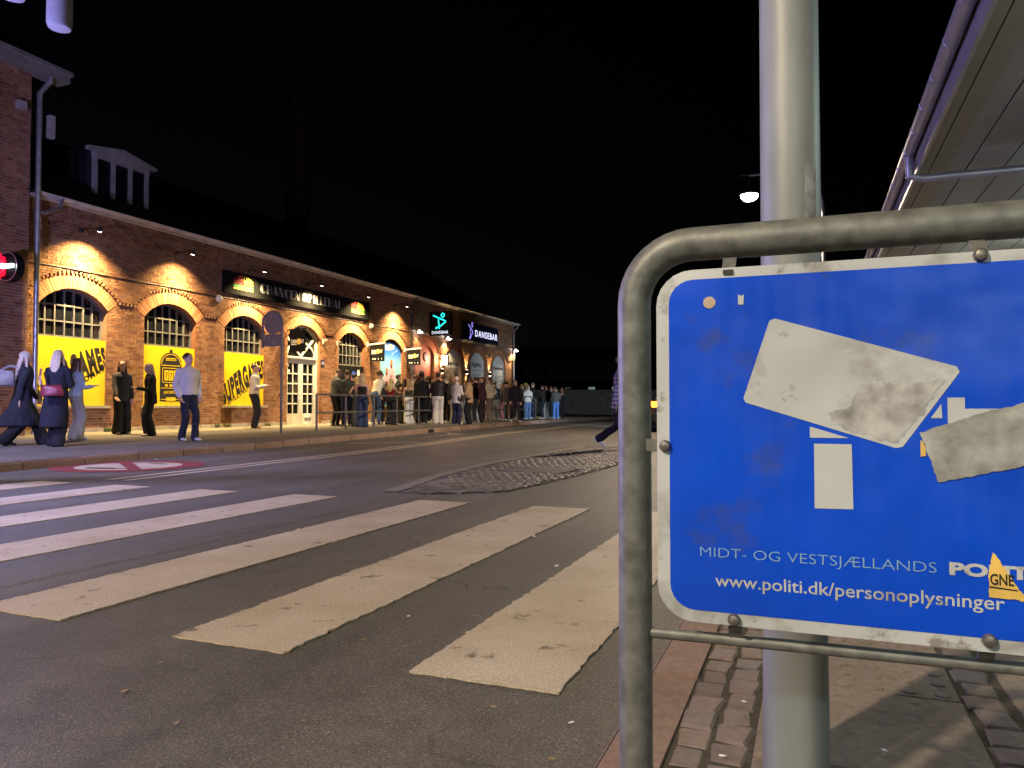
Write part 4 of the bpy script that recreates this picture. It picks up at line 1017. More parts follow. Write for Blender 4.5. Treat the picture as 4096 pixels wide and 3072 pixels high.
# ============================================================ LAMPS ON THE HALL
WARM = (1.0, 0.71, 0.32)
m_bulb = emis('led_white', (1.0, 0.92, 0.75), 30.0)
labs = ['wall spotlight above the first yellow panel, next to the drainpipe', 'wall spotlight above the slot machine panel', 'wall spotlight over the left end of the long black sign', 'wall spotlight over the middle of the long black sign', 'wall spotlight over the right end of the long black sign', 'wall spotlight above the blue poster']
for i, y in enumerate((12.50, 15.30, 18.12, 20.95, 23.80, 26.65)):
    t = thing('wall_spotlight', labs[i], 'lamp', (XW + 0.05, y, 4.93), group='spotlights on arms along the hall')
    mb = MB(); mb.lathe([(0.055, 0), (0.055, 0.03), (0.03, 0.05)], axis='X', n=12); mb.build('base_plate', m_darkmetal, t)
    mb = MB(); mb.tube([(0.03, 0, 0), (0.30, 0, 0.03), (0.62, 0, 0.0)], 0.013, 7); mb.tube([(0.03, 0, 0.05), (0.62, 0, 0.01)], 0.005, 5); mb.build('arm', m_darkmetal, t)
    d = Vector((-0.20, 0, -1.0)).normalized(); p = Vector((0.62, 0, -0.03))
    mb = MB(); mb.tube([p - d * 0.05, p + d * 0.05], [0.045, 0.06], 12); mb.build('lamp_head', m_darkmetal, t, smooth=True)
    mb = MB(); mb.tube([p + d * 0.051, p + d * 0.054], 0.045, 12); mb.build('lamp_lens', m_bulb, t)
    q = Vector((XW + 0.05, y, 4.93)) + p + d * 0.075
    pw_ = P_WALL * (1.0, 0.62, 0.8, 0.9, 0.9, 0.9)[i]
    lo = add_light('spot', 'SPOT', q, pw_, WARM, target=q + d, spot_size=R(78), spot_blend=1.0, shadow_soft_size=0.03); lo.parent = t; lo.location = q - Vector((XW + 0.05, y, 4.93))
    lo = add_light('spill', 'SPOT', q, pw_ * 0.42, WARM, target=q + Vector((-0.30, 0, -1)), spot_size=R(122), spot_blend=0.85, shadow_soft_size=0.03); lo.parent = t; lo.location = q - Vector((XW + 0.05, y, 4.93))
for yy, lab in ((16.9, 'white round bulkhead lamp left of the long black sign'), (24.91, 'white round bulkhead lamp under the right end of the long black sign')):
    t = thing('bulkhead_lamp', lab, 'lamp', (XW + 0.05, yy, 3.92)); mb = MB(); mb.lathe([(0.11, 0), (0.11, 0.04)], axis='X'); mb.build('base', m_white, t)
    mb = MB(); mb.lathe([(0.095, 0.04), (0.09, 0.08), (0.06, 0.12), (0.02, 0.135)], axis='X'); mb.build('dome', mat('opal_glass', (0.75, 0.73, 0.68), 0.25, bump=0), t, smooth=True)
for yy, zz, lab in ((33.64, 2.52, 'up and down wall light between the rules poster and payment poster'), (36.48, 2.52, 'up and down wall light between the two farthest white posters'), (30.95, 2.45, 'up and down wall light right of the club door')):
    o = Vector((XW, yy, zz)); t = thing('wall_light', lab, 'lamp', o, group='up and down wall lights')
    mb = MB(); mb.box((0, -0.05, -0.10), (0.12, 0.05, 0.10)); mb.build('case', m_darkmetal, t)
    for sg in (-1, 1):
        mb = MB(); mb.box((0.03, -0.035, sg * 0.1005), (0.10, 0.035, sg * 0.104)); mb.build('lens', emis('warm_led', (1.0, 0.85, 0.5), 40.0), t)
        lo = add_light('beam', 'SPOT', (0.075, 0, sg * 0.12), P_UPDOWN * (2.2 if sg > 0 else 1.2), (1.0, 0.72, 0.30), t, spot_size=R(62), spot_blend=0.6, shadow_soft_size=0.02)
        lo.rotation_euler = (Vector((-0.12, 0, sg * 1.0))).to_track_quat('-Z', 'Y').to_euler()
for yy, zz, lab, tg, e in ((28.45, 4.02, 'small bright floodlight beside the drainpipe above the club door', (XW + 0.7, 28.9, 0), 50), (31.2, 3.96, 'small bright floodlight under the turquoise box sign', (XW + 0.25, 31.35, 0), 150), (39.72, 3.98, 'bright floodlight at the far corner of the hall', (XW + 0.2, 39.3, 0), 210)):
    o = Vector((XW + 0.05, yy, zz)); t = thing('floodlight', lab, 'lamp', o)
    mb = MB(); mb.tube([(0, 0, 0), (0.22, 0, 0.0)], 0.016, 6); mb.build('bracket', m_darkmetal, t)
    mb = MB(); mb.box((0.14, -0.08, -0.02), (0.32, 0.08, 0.04)); mb.build('case', m_darkmetal, t)
    mb = MB(); mb.box((0.15, -0.075, -0.055), (0.31, 0.075, -0.021)); mb.lathe([(0.06, -0.082), (0.062, -0.081)], (0.235, 0, 0), axis='Y', n=12); mb.build('lens', emis('flood_white', (1.0, 0.95, 0.85), 30.0), t)
    lo = add_light('flood', 'SPOT', o + Vector((0.23, 0, -0.07)), e * 2.2, (1.0, 0.76, 0.42), target=tg, spot_size=R(125), spot_blend=0.5, shadow_soft_size=0.05); lo.parent = t; lo.location = (0.23, 0, -0.07)

# round red lantern sign on the left house
o = Vector((-15.0, 10.28, 3.66)); t = thing('lantern_sign', 'round black sign with a glowing red lantern on the left house', 'sign', o)
mb = MB(); mb.lathe([(0.30, 0.0), (0.30, 0.16)], axis='Y', n=28); mb.build('drum', m_black, t, smooth=True)
mb = MB(); mb.bar((-0.55, 0.08, 0), (-0.28, 0.08, 0), 0.05, 0.05); mb.build('bracket', m_darkmetal, t)
mb = MB(); arc_band(mb, 0, 0, 0.275, 0.30, 0, 360, lambda u, v, d: (u, -0.004, v), n=36); mb.build('rim', m_zinc, t)
m_redn = emis('red_neon', (0.9, 0.006, 0.03), 1.6)
for sg in (-1, 1):
    mb = MB(); mb.lathe([(0.03, 0.045 * sg), (0.085, 0.05 * sg), (0.10, 0.11 * sg), (0.08, 0.19 * sg), (0.02, 0.21 * sg), (0.010, 0.27 * sg)], (-0.08, -0.08, 0), n=16); mb.build('lantern', m_redn, t, smooth=True)
mb = MB(); mb.box((-0.24, -0.06, -0.038), (0.24, -0.02, 0.038)); mb.build('lit_bar', emis('blue_white_tube', (0.75, 0.85, 1.0), 8.0), t)

# ============================================================ STREET FURNITURE
m_galv = mat('galvanised_tube', (0.135, 0.14, 0.135), 0.5, metal=0.25, var=0.32, scale=45, bump=0.03, bscale=90)
m_galv2 = mat('galvanised_pole', (0.195, 0.215, 0.22), 0.5, metal=0.05, var=0.25, scale=7, bump=0.03, stretch=(1, 1, 0.35))
# --- blue police notice in a tube frame
SY = 1.12
sg_ = thing('notice_sign', 'blue video surveillance sign with white camera symbol in a steel tube frame', 'sign', (0.15, SY, PZ)); GO = Vector((0.15, SY, PZ))
def gp(o, par=None): o.parent = par or sg_; o.location = -GO + (GO * 0); return o
r_ = 0.0245; xl, xr, zt = -0.247, 0.545, 1.106; cr = 0.085
pts = [(xl, SY, PZ - 0.05), (xl, SY, 0.5), (xl, SY, zt - cr)]
pts += [(xl + cr - cr * math.cos(R(a)), SY, zt - cr + cr * math.sin(R(a))) for a in range(10, 91, 10)]
pts += [(xr - cr + cr * math.sin(R(a)), SY, zt - cr + cr * math.cos(R(a))) for a in range(0, 91, 10)] + [(xr, SY, 0.5), (xr, SY, PZ - 0.05)]
mb = MB(); mb.tube(pts, r_, 24); gp(mb.build('tube_frame', m_galv, smooth=True))
mb = MB(); mb.tube([(xl, SY, 0.536), (xr, SY, 0.545)], 0.0085, 12); gp(mb.build('cross_bar', m_galv, smooth=True))
def rrect(x0, z0, x1, z1, r, n=6):
    o = []
    for cx_, cz_, a0 in ((x0 + r, z0 + r, 180), (x1 - r, z0 + r, 270), (x1 - r, z1 - r, 0), (x0 + r, z1 - r, 90)):
        o += [(cx_ + r * math.cos(R(a0 + 90 * k_ / n)), cz_ + r * math.sin(R(a0 + 90 * k_ / n))) for k_ in range(n + 1)]
    return o
SF = SY - 0.030
sfn = lambda e: (lambda u, v, d=0: (u, SF - e - d, v))
def sign_mat(name, base, stain, rough=0.30, th_=0.55):
    m = bpy.data.materials.new(name); m.use_nodes = True; n, l, b = nodes_of(m)
    geo = n.new('ShaderNodeNewGeometry'); pos = geo.outputs['Position']
    s1 = noise_n(n, l, pos, 9, 6, 0.62); s2 = noise_n(n, l, pos, 26, 5, 0.7); s3 = noise_n(n, l, pos, 3.5, 3)
    mpn = n.new('ShaderNodeMapping'); mpn.inputs['Scale'].default_value = (14, 1, 2.0); l.new(pos, mpn.inputs[0]); st = noise_n(n, l, mpn.outputs[0], 3.0, 4)
    c = mixc(n, l, base, ramp_n(n, l, s3, [(0.3, 0.82), (0.7, 1.15)]), 1.0, 'MULTIPLY')
    c = mixc(n, l, c, stain, ramp_n(n, l, s1, [(th_, 0.0), (th_ + 0.15, 0.65)]))
    c = mixc(n, l, c, stain, ramp_n(n, l, s2, [(th_ + 0.07, 0.0), (th_ + 0.16, 0.75)]))
    l.new(c, b.inputs['Base Color'])
    rr = n.new('ShaderNodeMapRange'); rr.inputs['To Min'].default_value = rough - 0.1; rr.inputs['To Max'].default_value = rough + 0.22; l.new(st, rr.inputs['Value']); l.new(rr.outputs[0], b.inputs['Roughness'])
    bp = n.new('ShaderNodeBump'); bp.inputs['Strength'].default_value = 0.6; bp.inputs['Distance'].default_value = 0.03; l.new(s3, bp.inputs['Height']); l.new(bp.outputs[0], b.inputs['Normal'])
    b.inputs['Coat Weight'].default_value = 0.3; b.inputs['Coat Roughness'].default_value = 0.16; b.inputs['Specular IOR Level'].default_value = 0.35
    return m
m_sblue = sign_mat('sign_blue', (0.000, 0.060, 0.62), (0.05, 0.06, 0.08), th_=0.60); m_swhite = sign_mat('sign_white', (0.45, 0.48, 0.52), (0.15, 0.13, 0.11), 0.42, 0.50)
mb = MB(); mb.prism(rrect(-0.208, 0.566, 0.506, 1.063, 0.05), lambda u, v, d: (u, SF + 0.003 - d, v), 0.003); sheet = gp(mb.build('sheet', m_swhite))
mb = MB(); mb.flat(rrect(-0.190, 0.583, 0.488, 1.049, 0.034), sfn(0.0008)); gp(mb.build('blue_field', m_sblue))
mb = MB()
mb.flat(rrect(0, 0, 1, 1, 0.001) if False else [(-0.053, 0.986), (-0.088, 0.880), (-0.085, 0.874), (0.100, 0.815), (0.108, 0.817), (0.173, 0.912), (0.170, 0.919), (-0.046, 0.989)][::1], sfn(0.0016))
mb.flat([(0.002, 0.733), (0.049, 0.734), (0.048, 0.819), (0.002, 0.819)], sfn(0.0016)); mb.flat([(-0.003, 0.827), (0.045, 0.827), (-0.003, 0.842)], sfn(0.0016))
mb.flat([(0.159, 0.835), (0.178, 0.835), (0.178, 0.880), (0.159, 0.880)], sfn(0.0016)); mb.flat([(0.140, 0.854), (0.153, 0.854), (0.152, 0.872)], sfn(0.0016))
mb.flat([(0.178, 0.842), (0.30, 0.842), (0.30, 0.866), (0.178, 0.866)], sfn(0.0016))
gp(mb.build('camera_symbol', sign_mat('sign_white_symbol', (0.45, 0.48, 0.52), (0.16, 0.14, 0.12), 0.34, 0.57)))
mb = MB(); put_text(mb, 'MIDT- OG VESTSJÆLLANDS', sfn(0.0016), -0.148, 0.6545, 0.292, 0.0175, -0.012); gp(mb.build('thin_lettering', mat('faded_print', (0.18, 0.33, 0.55), 0.5, bump=0), fix=False))
mb = MB(); put_text(mb, 'POLITI', sfn(0.0016), 0.158, 0.6575, 0.092, 0.0165, 0.05); gp(mb.build('bold_lettering', m_swhite, fix=False))
mb = MB(); put_text(mb, 'www.politi.dk/personoplysninger', sfn(0.0016), -0.128, 0.6135, 0.345, 0.0225, 0.008); gp(mb.build('web_lettering', m_swhite, fix=False))
# stickers and chips on the sheet
def torn(poly, amp, step):
    out = []
    for i in range(len(poly)):
        a = Vector(poly[i]); b = Vector(poly[(i + 1) % len(poly)]); n = max(1, int((b - a).length / step)); d = (b - a); nx = Vector((d.y, -d.x)).normalized()
        for k in range(n):
            p = a + d * (k / n); j = amp * (noise.noise((p.x * 90, p.y * 90, 1)) + 0.6 * noise.noise((p.x * 260, p.y * 260, 4))) if k else 0
            out.append((p.x + nx.x * j, p.y + nx.y * j))
    return out
m_peel = mat('peeled_sticker', (0.17, 0.175, 0.175), 0.85, var=0.35, scale=26, bump=0.05, c2=(0.29, 0.30, 0.31))
mb = MB(); mb.flat(torn([(0.127, 0.836), (0.147, 0.773), (0.165, 0.777), (0.30, 0.812), (0.28, 0.884), (0.20, 0.862)], 0.0022, 0.003), sfn(0.0026)); gp(mb.build('grey_sticker', m_peel))
mb = MB(); mb.flat(torn([(0.205, 0.690), (0.2005, 0.664), (0.200, 0.634), (0.2135, 0.6335), (0.25, 0.632), (0.232, 0.645), (0.217, 0.672)], 0.0016, 0.002), sfn(0.0026)); gp(mb.build('yellow_sticker', mat('yellow_sticker', (0.62, 0.42, 0.10), 0.6, var=0.25, scale=20, bump=0.05)))
mb = MB(); put_text(mb, 'GNE', sfn(0.0034), 0.2015, 0.6495, 0.025, 0.014, 0.02); mb.flat([(0.2005, 0.646), (0.230, 0.644), (0.230, 0.6455), (0.2005, 0.648)], sfn(0.0034)); gp(mb.build('sticker_lettering', m_ink, fix=False))
mb = MB(); mb.flat([(0.128, 0.805), (0.134, 0.806), (0.133, 0.822), (0.128, 0.826)], sfn(0.0026)); gp(mb.build('yellow_sticker', MATS['yellow_sticker']))
mb = MB(); blob = [(0.02, 0.845), (0.045, 0.838), (0.10, 0.822), (0.118, 0.845), (0.145, 0.880), (0.158, 0.902), (0.10, 0.897), (0.075, 0.905), (0.058, 0.890), (0.045, 0.868), (0.022, 0.862)]
mb.flat(torn(blob, 0.006, 0.003), sfn(0.0022)); gp(mb.build('glue_residue', mat('glue_residue', (0.25, 0.25, 0.255), 0.8, var=0.35, scale=34, bump=0.03, c2=(0.35, 0.36, 0.38))))
mb = MB(); mb.flat(disc(-0.133, 1.015, 0.0085, 16), sfn(0.002)); gp(mb.build('rust_spot', mat('tan_chip', (0.40, 0.32, 0.25), 0.8, scale=60)))
mb = MB(); mb.flat([(-0.094, 1.010), (-0.087, 1.010), (-0.086, 1.024), (-0.090, 1.022), (-0.094, 1.025)], sfn(0.002)); gp(mb.build('paint_chip', m_swhite))
for (bx_, bz_, tx, tz) in ((-0.196, 0.812, xl, 0.812), (-0.103, 0.575, -0.103, 0.540), (0.200, 0.581, 0.200, 0.545), (0.198, 1.058, 0.198, 1.085), (0.44, 0.58, 0.44, 0.545), (-0.107, 1.056, -0.107, 1.085)):
    mb = MB(); mb.bar((bx_, SF + 0.002, bz_), (tx, SY, tz), 0.018, 0.006, up=(0, 1, 0)); c_ = gp(mb.build('clamp', m_galv))
    if bx_ != -0.107:
        mb = MB(); mb.lathe([(0.0085, 0.0), (0.0085, -0.003), (0.0065, -0.007), (0.0025, -0.0085)], (bx_, SF - 0.001, bz_), axis='Y', n=12); o = mb.build('bolt', mat('dull_bolt', (0.16, 0.15, 0.14), 0.45, metal=0.6, var=0.4, scale=90), smooth=True); gp(o)
    else:
        mb = MB(); mb.flat([(bx_ - 0.007, bz_ - 0.003), (bx_ + 0.007, bz_ - 0.003), (bx_ + 0.007, bz_ + 0.004), (bx_ - 0.007, bz_ + 0.004)], sfn(0.0024)); gp(mb.build('bolt_hole', m_ink))
# --- lamp post behind it
po = thing('lamp_post', 'thick galvanised lamp post standing behind the blue sign', 'post', (-0.038, 1.69, PZ))
mb = MB(); mb.tube([(0, 0, -0.02), (0, 0, 0.9), (0, 0, 1.2), (0, 0, 6.0)], [0.0655, 0.0615, 0.060, 0.047], 28); mb.build('shaft', m_galv2, po, smooth=True)
mb = MB(); n_ = 8; v = []
for k_ in range(n_ + 1):
    a = R(-62 + 26 * k_ / n_)
    for zz in (1.10, 1.26): v.append((0.0612 * math.cos(a) * 0.998 + 0.0008 * math.cos(a), 0.0612 * math.sin(a) + 0.0008 * math.sin(a), zz + 0.006 * noise.noise((k_, zz * 9, 0))))
mb.add(v, [(2 * k_, 2 * k_ + 2, 2 * k_ + 3, 2 * k_ + 1) for k_ in range(n_)]); mb.build('torn_sticker', m_peel, po)

# --- back of the traffic sign across the street
t = thing('traffic_sign', 'round traffic sign with lower plate seen from behind on a grey pole', 'sign', (-12.41, 15.52, pav_z(-12.41)))
m_sback = mat('sign_back_grey', (0.17, 0.165, 0.17), 0.55, metal=0.3, var=0.12, scale=5, bump=0.03)
zb0 = -pav_z(-12.41)
mb = MB(); W_ = 0.30
pts = [(0, 0, -0.03), (0, 0, 2.95 + zb0)] + [(-W_ + W_ * math.cos(R(a)), 0, 2.95 + zb0 + 0.30 * math.sin(R(a))) for a in range(15, 181, 15)] + [(-2 * W_, 0, 2.34 + zb0)]
mb.tube(pts, 0.032, 10); mb.build('pole_frame', m_sback, t, smooth=True)
mb = MB(); mb.lathe([(0.27, -0.012), (0.275, 0), (0.27, 0.012)], (-W_, 0.03, 2.95 + zb0), axis='Y', n=32); mb.build('disc', m_sback, t)
mb = MB(); mb.box((-2 * W_ + 0.03, 0.02, 2.37 + zb0), (-0.03, 0.035, 2.68 + zb0)); mb.build('plate', m_sback, t)
mb = MB(); mb.add([(-0.46, 0.018, 2.55 + zb0), (-0.38, 0.018, 2.55 + zb0), (-0.38, 0.018, 2.63 + zb0), (-0.46, 0.018, 2.63 + zb0)], [(0, 1, 2, 3)]); mb.add([(-0.38, 0.018, 2.42 + zb0), (-0.26, 0.018, 2.44 + zb0), (-0.26, 0.018, 2.48 + zb0), (-0.38, 0.018, 2.45 + zb0)], [(0, 1, 2, 3)]); mb.build('sticker', m_peel, t)
for zz in (0.95, 1.72):
    mb = MB(); mb.box((-0.045, -0.045, zz), (0.055, 0.045, zz + 0.05)); mb.build('clamp', m_sback, t)

# --- guard rails
def railing(label, pts_, h=1.0):
    p0 = Vector((pts_[0][0], pts_[0][1], pav_z(pts_[0][0]))); t = thing('guard_rail', label, 'railing', p0, group='grey guard rails along the queue')
    P = [Vector((x, y, pav_z(x))) - p0 for x, y in pts_]
    for p in P: mb = MB(); mb.tube([p + Vector((0, 0, -0.03)), p + Vector((0, 0, h))], 0.030, 10); mb.build('post', m_rail, t, smooth=True)
    for hh, nm in ((h, 'top_rail'), (0.50, 'middle_rail')): mb = MB(); mb.tube([p + Vector((0, 0, hh)) for p in P], 0.026, 8); mb.build(nm, m_rail, t, smooth=True)
railing('long grey guard rail in front of the front of the queue', [(-12.50, 17.1), (-12.68, 18.75), (-12.95, 20.7), (-13.15, 22.5), (-13.25, 24.2), (-13.32, 25.8)])
railing('short grey guard rail in the middle of the queue', [(-13.25, 29.6), (-13.25, 31.0), (-13.25, 32.4)])
railing('short grey guard rail near the end of the queue', [(-13.25, 34.0), (-13.2, 35.2), (-13.15, 36.4)])

# --- hanging street lamp, ahead in view, and two added unseen ones behind the camera and at the left
def street_lamp(label, x, y, side, power, reach=1.85, colr=(1.0, 0.80, 0.57), H_=6.15, cone=158):
    t = thing('street_lamp', label, 'street lamp', (x, y, 0.08))
    pts = [(0, 0, -0.05), (0, 0, 3), (0, 0, H_ - 0.9)] + [(side * (0.95 - 0.95 * math.cos(R(a))), 0, H_ - 0.9 + 1.0 * math.sin(R(a))) for a in range(15, 91, 15)] + [(side * reach, 0, H_ + 0.1)]
    mb = MB(); mb.tube(pts, [0.075, 0.06, 0.05] + [0.035] * 6 + [0.03], 12); mb.build('pole', m_galv2, t, smooth=True)
    hx = side * reach
    mb = MB(); mb.tube([(hx, 0, H_ + 0.1), (hx, 0, H_ - 0.28)], 0.014, 8); mb.build('drop_rod', m_darkmetal, t)
    mb = MB(); mb.tube([(hx - 0.25, 0, H_ + 0.12), (hx + 0.25, 0, H_ + 0.12)], 0.018, 8); mb.build('cross_arm', m_darkmetal, t)
    mb = MB(); mb.lathe([(0.05, 0.16), (0.08, 0.10), (0.16, 0.06), (0.24, -0.02), (0.235, -0.03)], (hx, 0, H_ - 0.40), n=24); mb.build('shade', m_darkmetal, t, smooth=True)
    mb = MB(); mb.lathe([(0.23, -0.028), (0.21, -0.10), (0.13, -0.17), (0.02, -0.19)], (hx, 0, H_ - 0.40), n=24); mb.build('lamp_globe', emis('street_lamp_glass', (1.0, 0.88, 0.66), 45.0), t, smooth=True)
    add_light('street_light', 'SPOT', (hx, 0, H_ - 0.58), power, colr, t, shadow_soft_size=0.12, spot_size=R(cone), spot_blend=0.3)
    return t
street_lamp('lit hanging street lamp on a curved arm above the road ahead', 0.32, 21.0, -1, P_STREET_FAR, 1.82, H_=6.85)
street_lamp('added unseen hanging street lamp on a curved arm behind the photographer, lighting the foreground', 0.55, -4.6, -1, P_ADDED_BACK, 3.9)  # unseen lamp, added to light the foreground road and the sign front

street_lamp('added unseen hanging lamp for the blue-violet light from the upper left', -13.3, 4.1, 1, P_ADDED_LEFT, 1.9, (0.52, 0.52, 1.0), cone=118)  # unseen lamp, added to light the left road and pavement blue-violet
# --- lamp mast with cylinder heads, upper left
t = thing('mast_lamp', 'unlit lamp mast with two cylinder heads high above the left pavement', 'street lamp', (-10.6, 4.6, pav_z(-10.6)))
m_cyl = mat('grey_cylinder_paint', (0.32, 0.33, 0.36), 0.5, var=0.1, scale=5)
mb = MB(); mb.tube([(0, 0, -0.05), (0, 0, 7.4)], [0.09, 0.06], 14); mb.build('pole', m_galv2, t, smooth=True)
mb = MB(); mb.tube([(0, 0, 7.2), (1.2, 0.85, 7.25), (2.36, 1.66, 7.2)], 0.035, 8); mb.tube([(0, 0, 7.2), (1.2, 0.5, 7.22), (2.33, 1.07, 7.1)], 0.03, 8); mb.build('arm', m_galv2, t, smooth=True)
for x, y, zb1 in ((2.36, 1.62, 5.32), (2.33, 1.07, 5.42)):
    mb = MB(); mb.lathe([(0.03, 1.6), (0.12, 1.3), (0.135, 1.2), (0.138, 0.06), (0.12, 0.015), (0.06, 0.0)], (x, y, zb1 - pav_z(-10.6)), n=24); mb.build('lamp_cylinder', m_cyl, t, smooth=True)

# ============================================================ STATION CANOPY, UPPER RIGHT
ca = thing('station_canopy', 'flat panelled canopy with gutter over the near pavement, upper right', 'canopy', (3.0, 10.0, PZ)); CO = Vector((3.0, 10.0, PZ))
def cp(o): o.parent = ca; o.location = Vector(o.location) - CO; return o
m_soff = mat('soffit_panel', (0.24, 0.24, 0.225), 0.55, var=0.14, scale=1.2, bump=0.02)
m_fascia = mat('zinc_fascia', (0.36, 0.36, 0.40), 0.4, metal=0.6, var=0.12, scale=5)
CZ_ = 3.0
b = MB(); b.box((0.006, 0.006, 0.0), (0.296, 2.054, 0.02)); pan = b.mesh('soffit_panel', m_soff)
b = MB(); b.box((0.0, 0.006, 0.0), (0.082, 2.054, 0.02)); pan0 = b.mesh('soffit_panel', m_soff)
for j in range(-3, 9):
    yj = 5.2 - 2.06 * 3 + 2.06 * j + 2.06
    cp(link_mesh('soffit_panel', pan0, None, (0.925, yj, CZ_)))
    for i in range(9): cp(link_mesh('soffit_panel', pan, None, (1.01 + 0.302 * i, yj, CZ_)))
mb = MB(); mb.box((0.90, -8, CZ_ + 0.02), (7.0, 30, CZ_ + 0.34)); cp(mb.build('roof_deck', m_roof))
mb = MB(); mb.box((3.74, -8, CZ_), (7.0, 30, CZ_ + 0.019)); cp(mb.build('soffit_sheet', m_soff))
mb = MB(); mb.box((0.895, -8, CZ_ - 0.03), (0.922, 30, CZ_ + 0.20)); cp(mb.build('fascia', m_fascia))
mb = MB(); n = 10; vs = []
for y in (-8, 30):
    for k_ in range(n + 1): a = math.pi + math.pi * k_ / n; vs.append((0.840 + 0.052 * math.cos(a), y, CZ_ + 0.17 + 0.062 * math.sin(a)))
    for k_ in range(n + 1): a = 2 * math.pi - math.pi * k_ / n; vs.append((0.840 + 0.046 * math.cos(a), y, CZ_ + 0.17 + 0.056 * math.sin(a)))
m_ = 2 * (n + 1); mb.add(vs, [(k_, (k_ + 1) % m_, (k_ + 1) % m_ + m_, k_ + m_) for k_ in range(m_)] + [tuple(range(m_)), tuple(range(m_, 2 * m_))]); cp(mb.build('gutter', m_fascia, smooth=True))
for k_ in range(48):
    mb = MB(); y = 0.4 + 0.55 * k_; mb.tube([(0.840 + 0.053 * math.cos(a), y, CZ_ + 0.17 + 0.063 * math.sin(a)) for a in [math.pi + math.pi * j / 8 for j in range(9)]], 0.005, 5); cp(mb.build('gutter_bracket', m_fascia))
cp(pipe([(0.840, 7.62, CZ_ + 0.12), (0.845, 7.62, CZ_ - 0.06), (0.95, 7.62, CZ_ - 0.09), (3.3, 7.62, CZ_ - 0.10), (3.35, 7.62, CZ_ - 0.14), (3.35, 7.62, PZ)], 0.038, m=m_fascia))
for y in (1.0, 9.0, 17.0):
    mb = MB(); mb.tube([(3.6, y, PZ - 0.02), (3.6, y, CZ_)], 0.09, 16); cp(mb.build('column', m_galv2, smooth=True))
for y in (-3.2, 3.6, 11.0, 18.0):
    o_ = Vector((1.30 if y < 0 else 3.05, y, CZ_)); t = thing('added_ceiling_lamp', {-3.2: 'added unseen canopy tube lamp behind the photographer, for light and sheen on the sign', 3.6: 'added unseen canopy tube lamp nearest on the right, above the pavement', 11.0: 'added unseen second canopy tube lamp along the station soffit', 18.0: 'added unseen farthest canopy tube lamp along the station soffit'}[y], 'lamp', o_)  # unseen tubes added for light, the rear one set for sheen on the sign
    mb = MB(); mb.box((-0.03, -0.62, -0.34), (0.03, 0.62, -0.30)); mb.build('housing', m_white, t)
    for yy in (-0.4, 0.4): mb = MB(); mb.tube([(0, yy, -0.31), (0, yy, 0.0)], 0.006, 6); mb.build('hanger', m_darkmetal, t)
    mb = MB(); mb.box((-0.025, -0.6, -0.37), (0.025, 0.6, -0.341)); mb.build('tube', emis('added_cool_tube', (0.86, 1.0, 0.90), 6.0), t)
    lo = add_light('added_tube_light', 'POINT', (0, 0, -0.42), P_ADDED_CANOPY * (2.6 if y < 0 else 1.3 if y < 5 else 0.7), (0.86, 1.0, 0.88), t, shadow_soft_size=0.1)

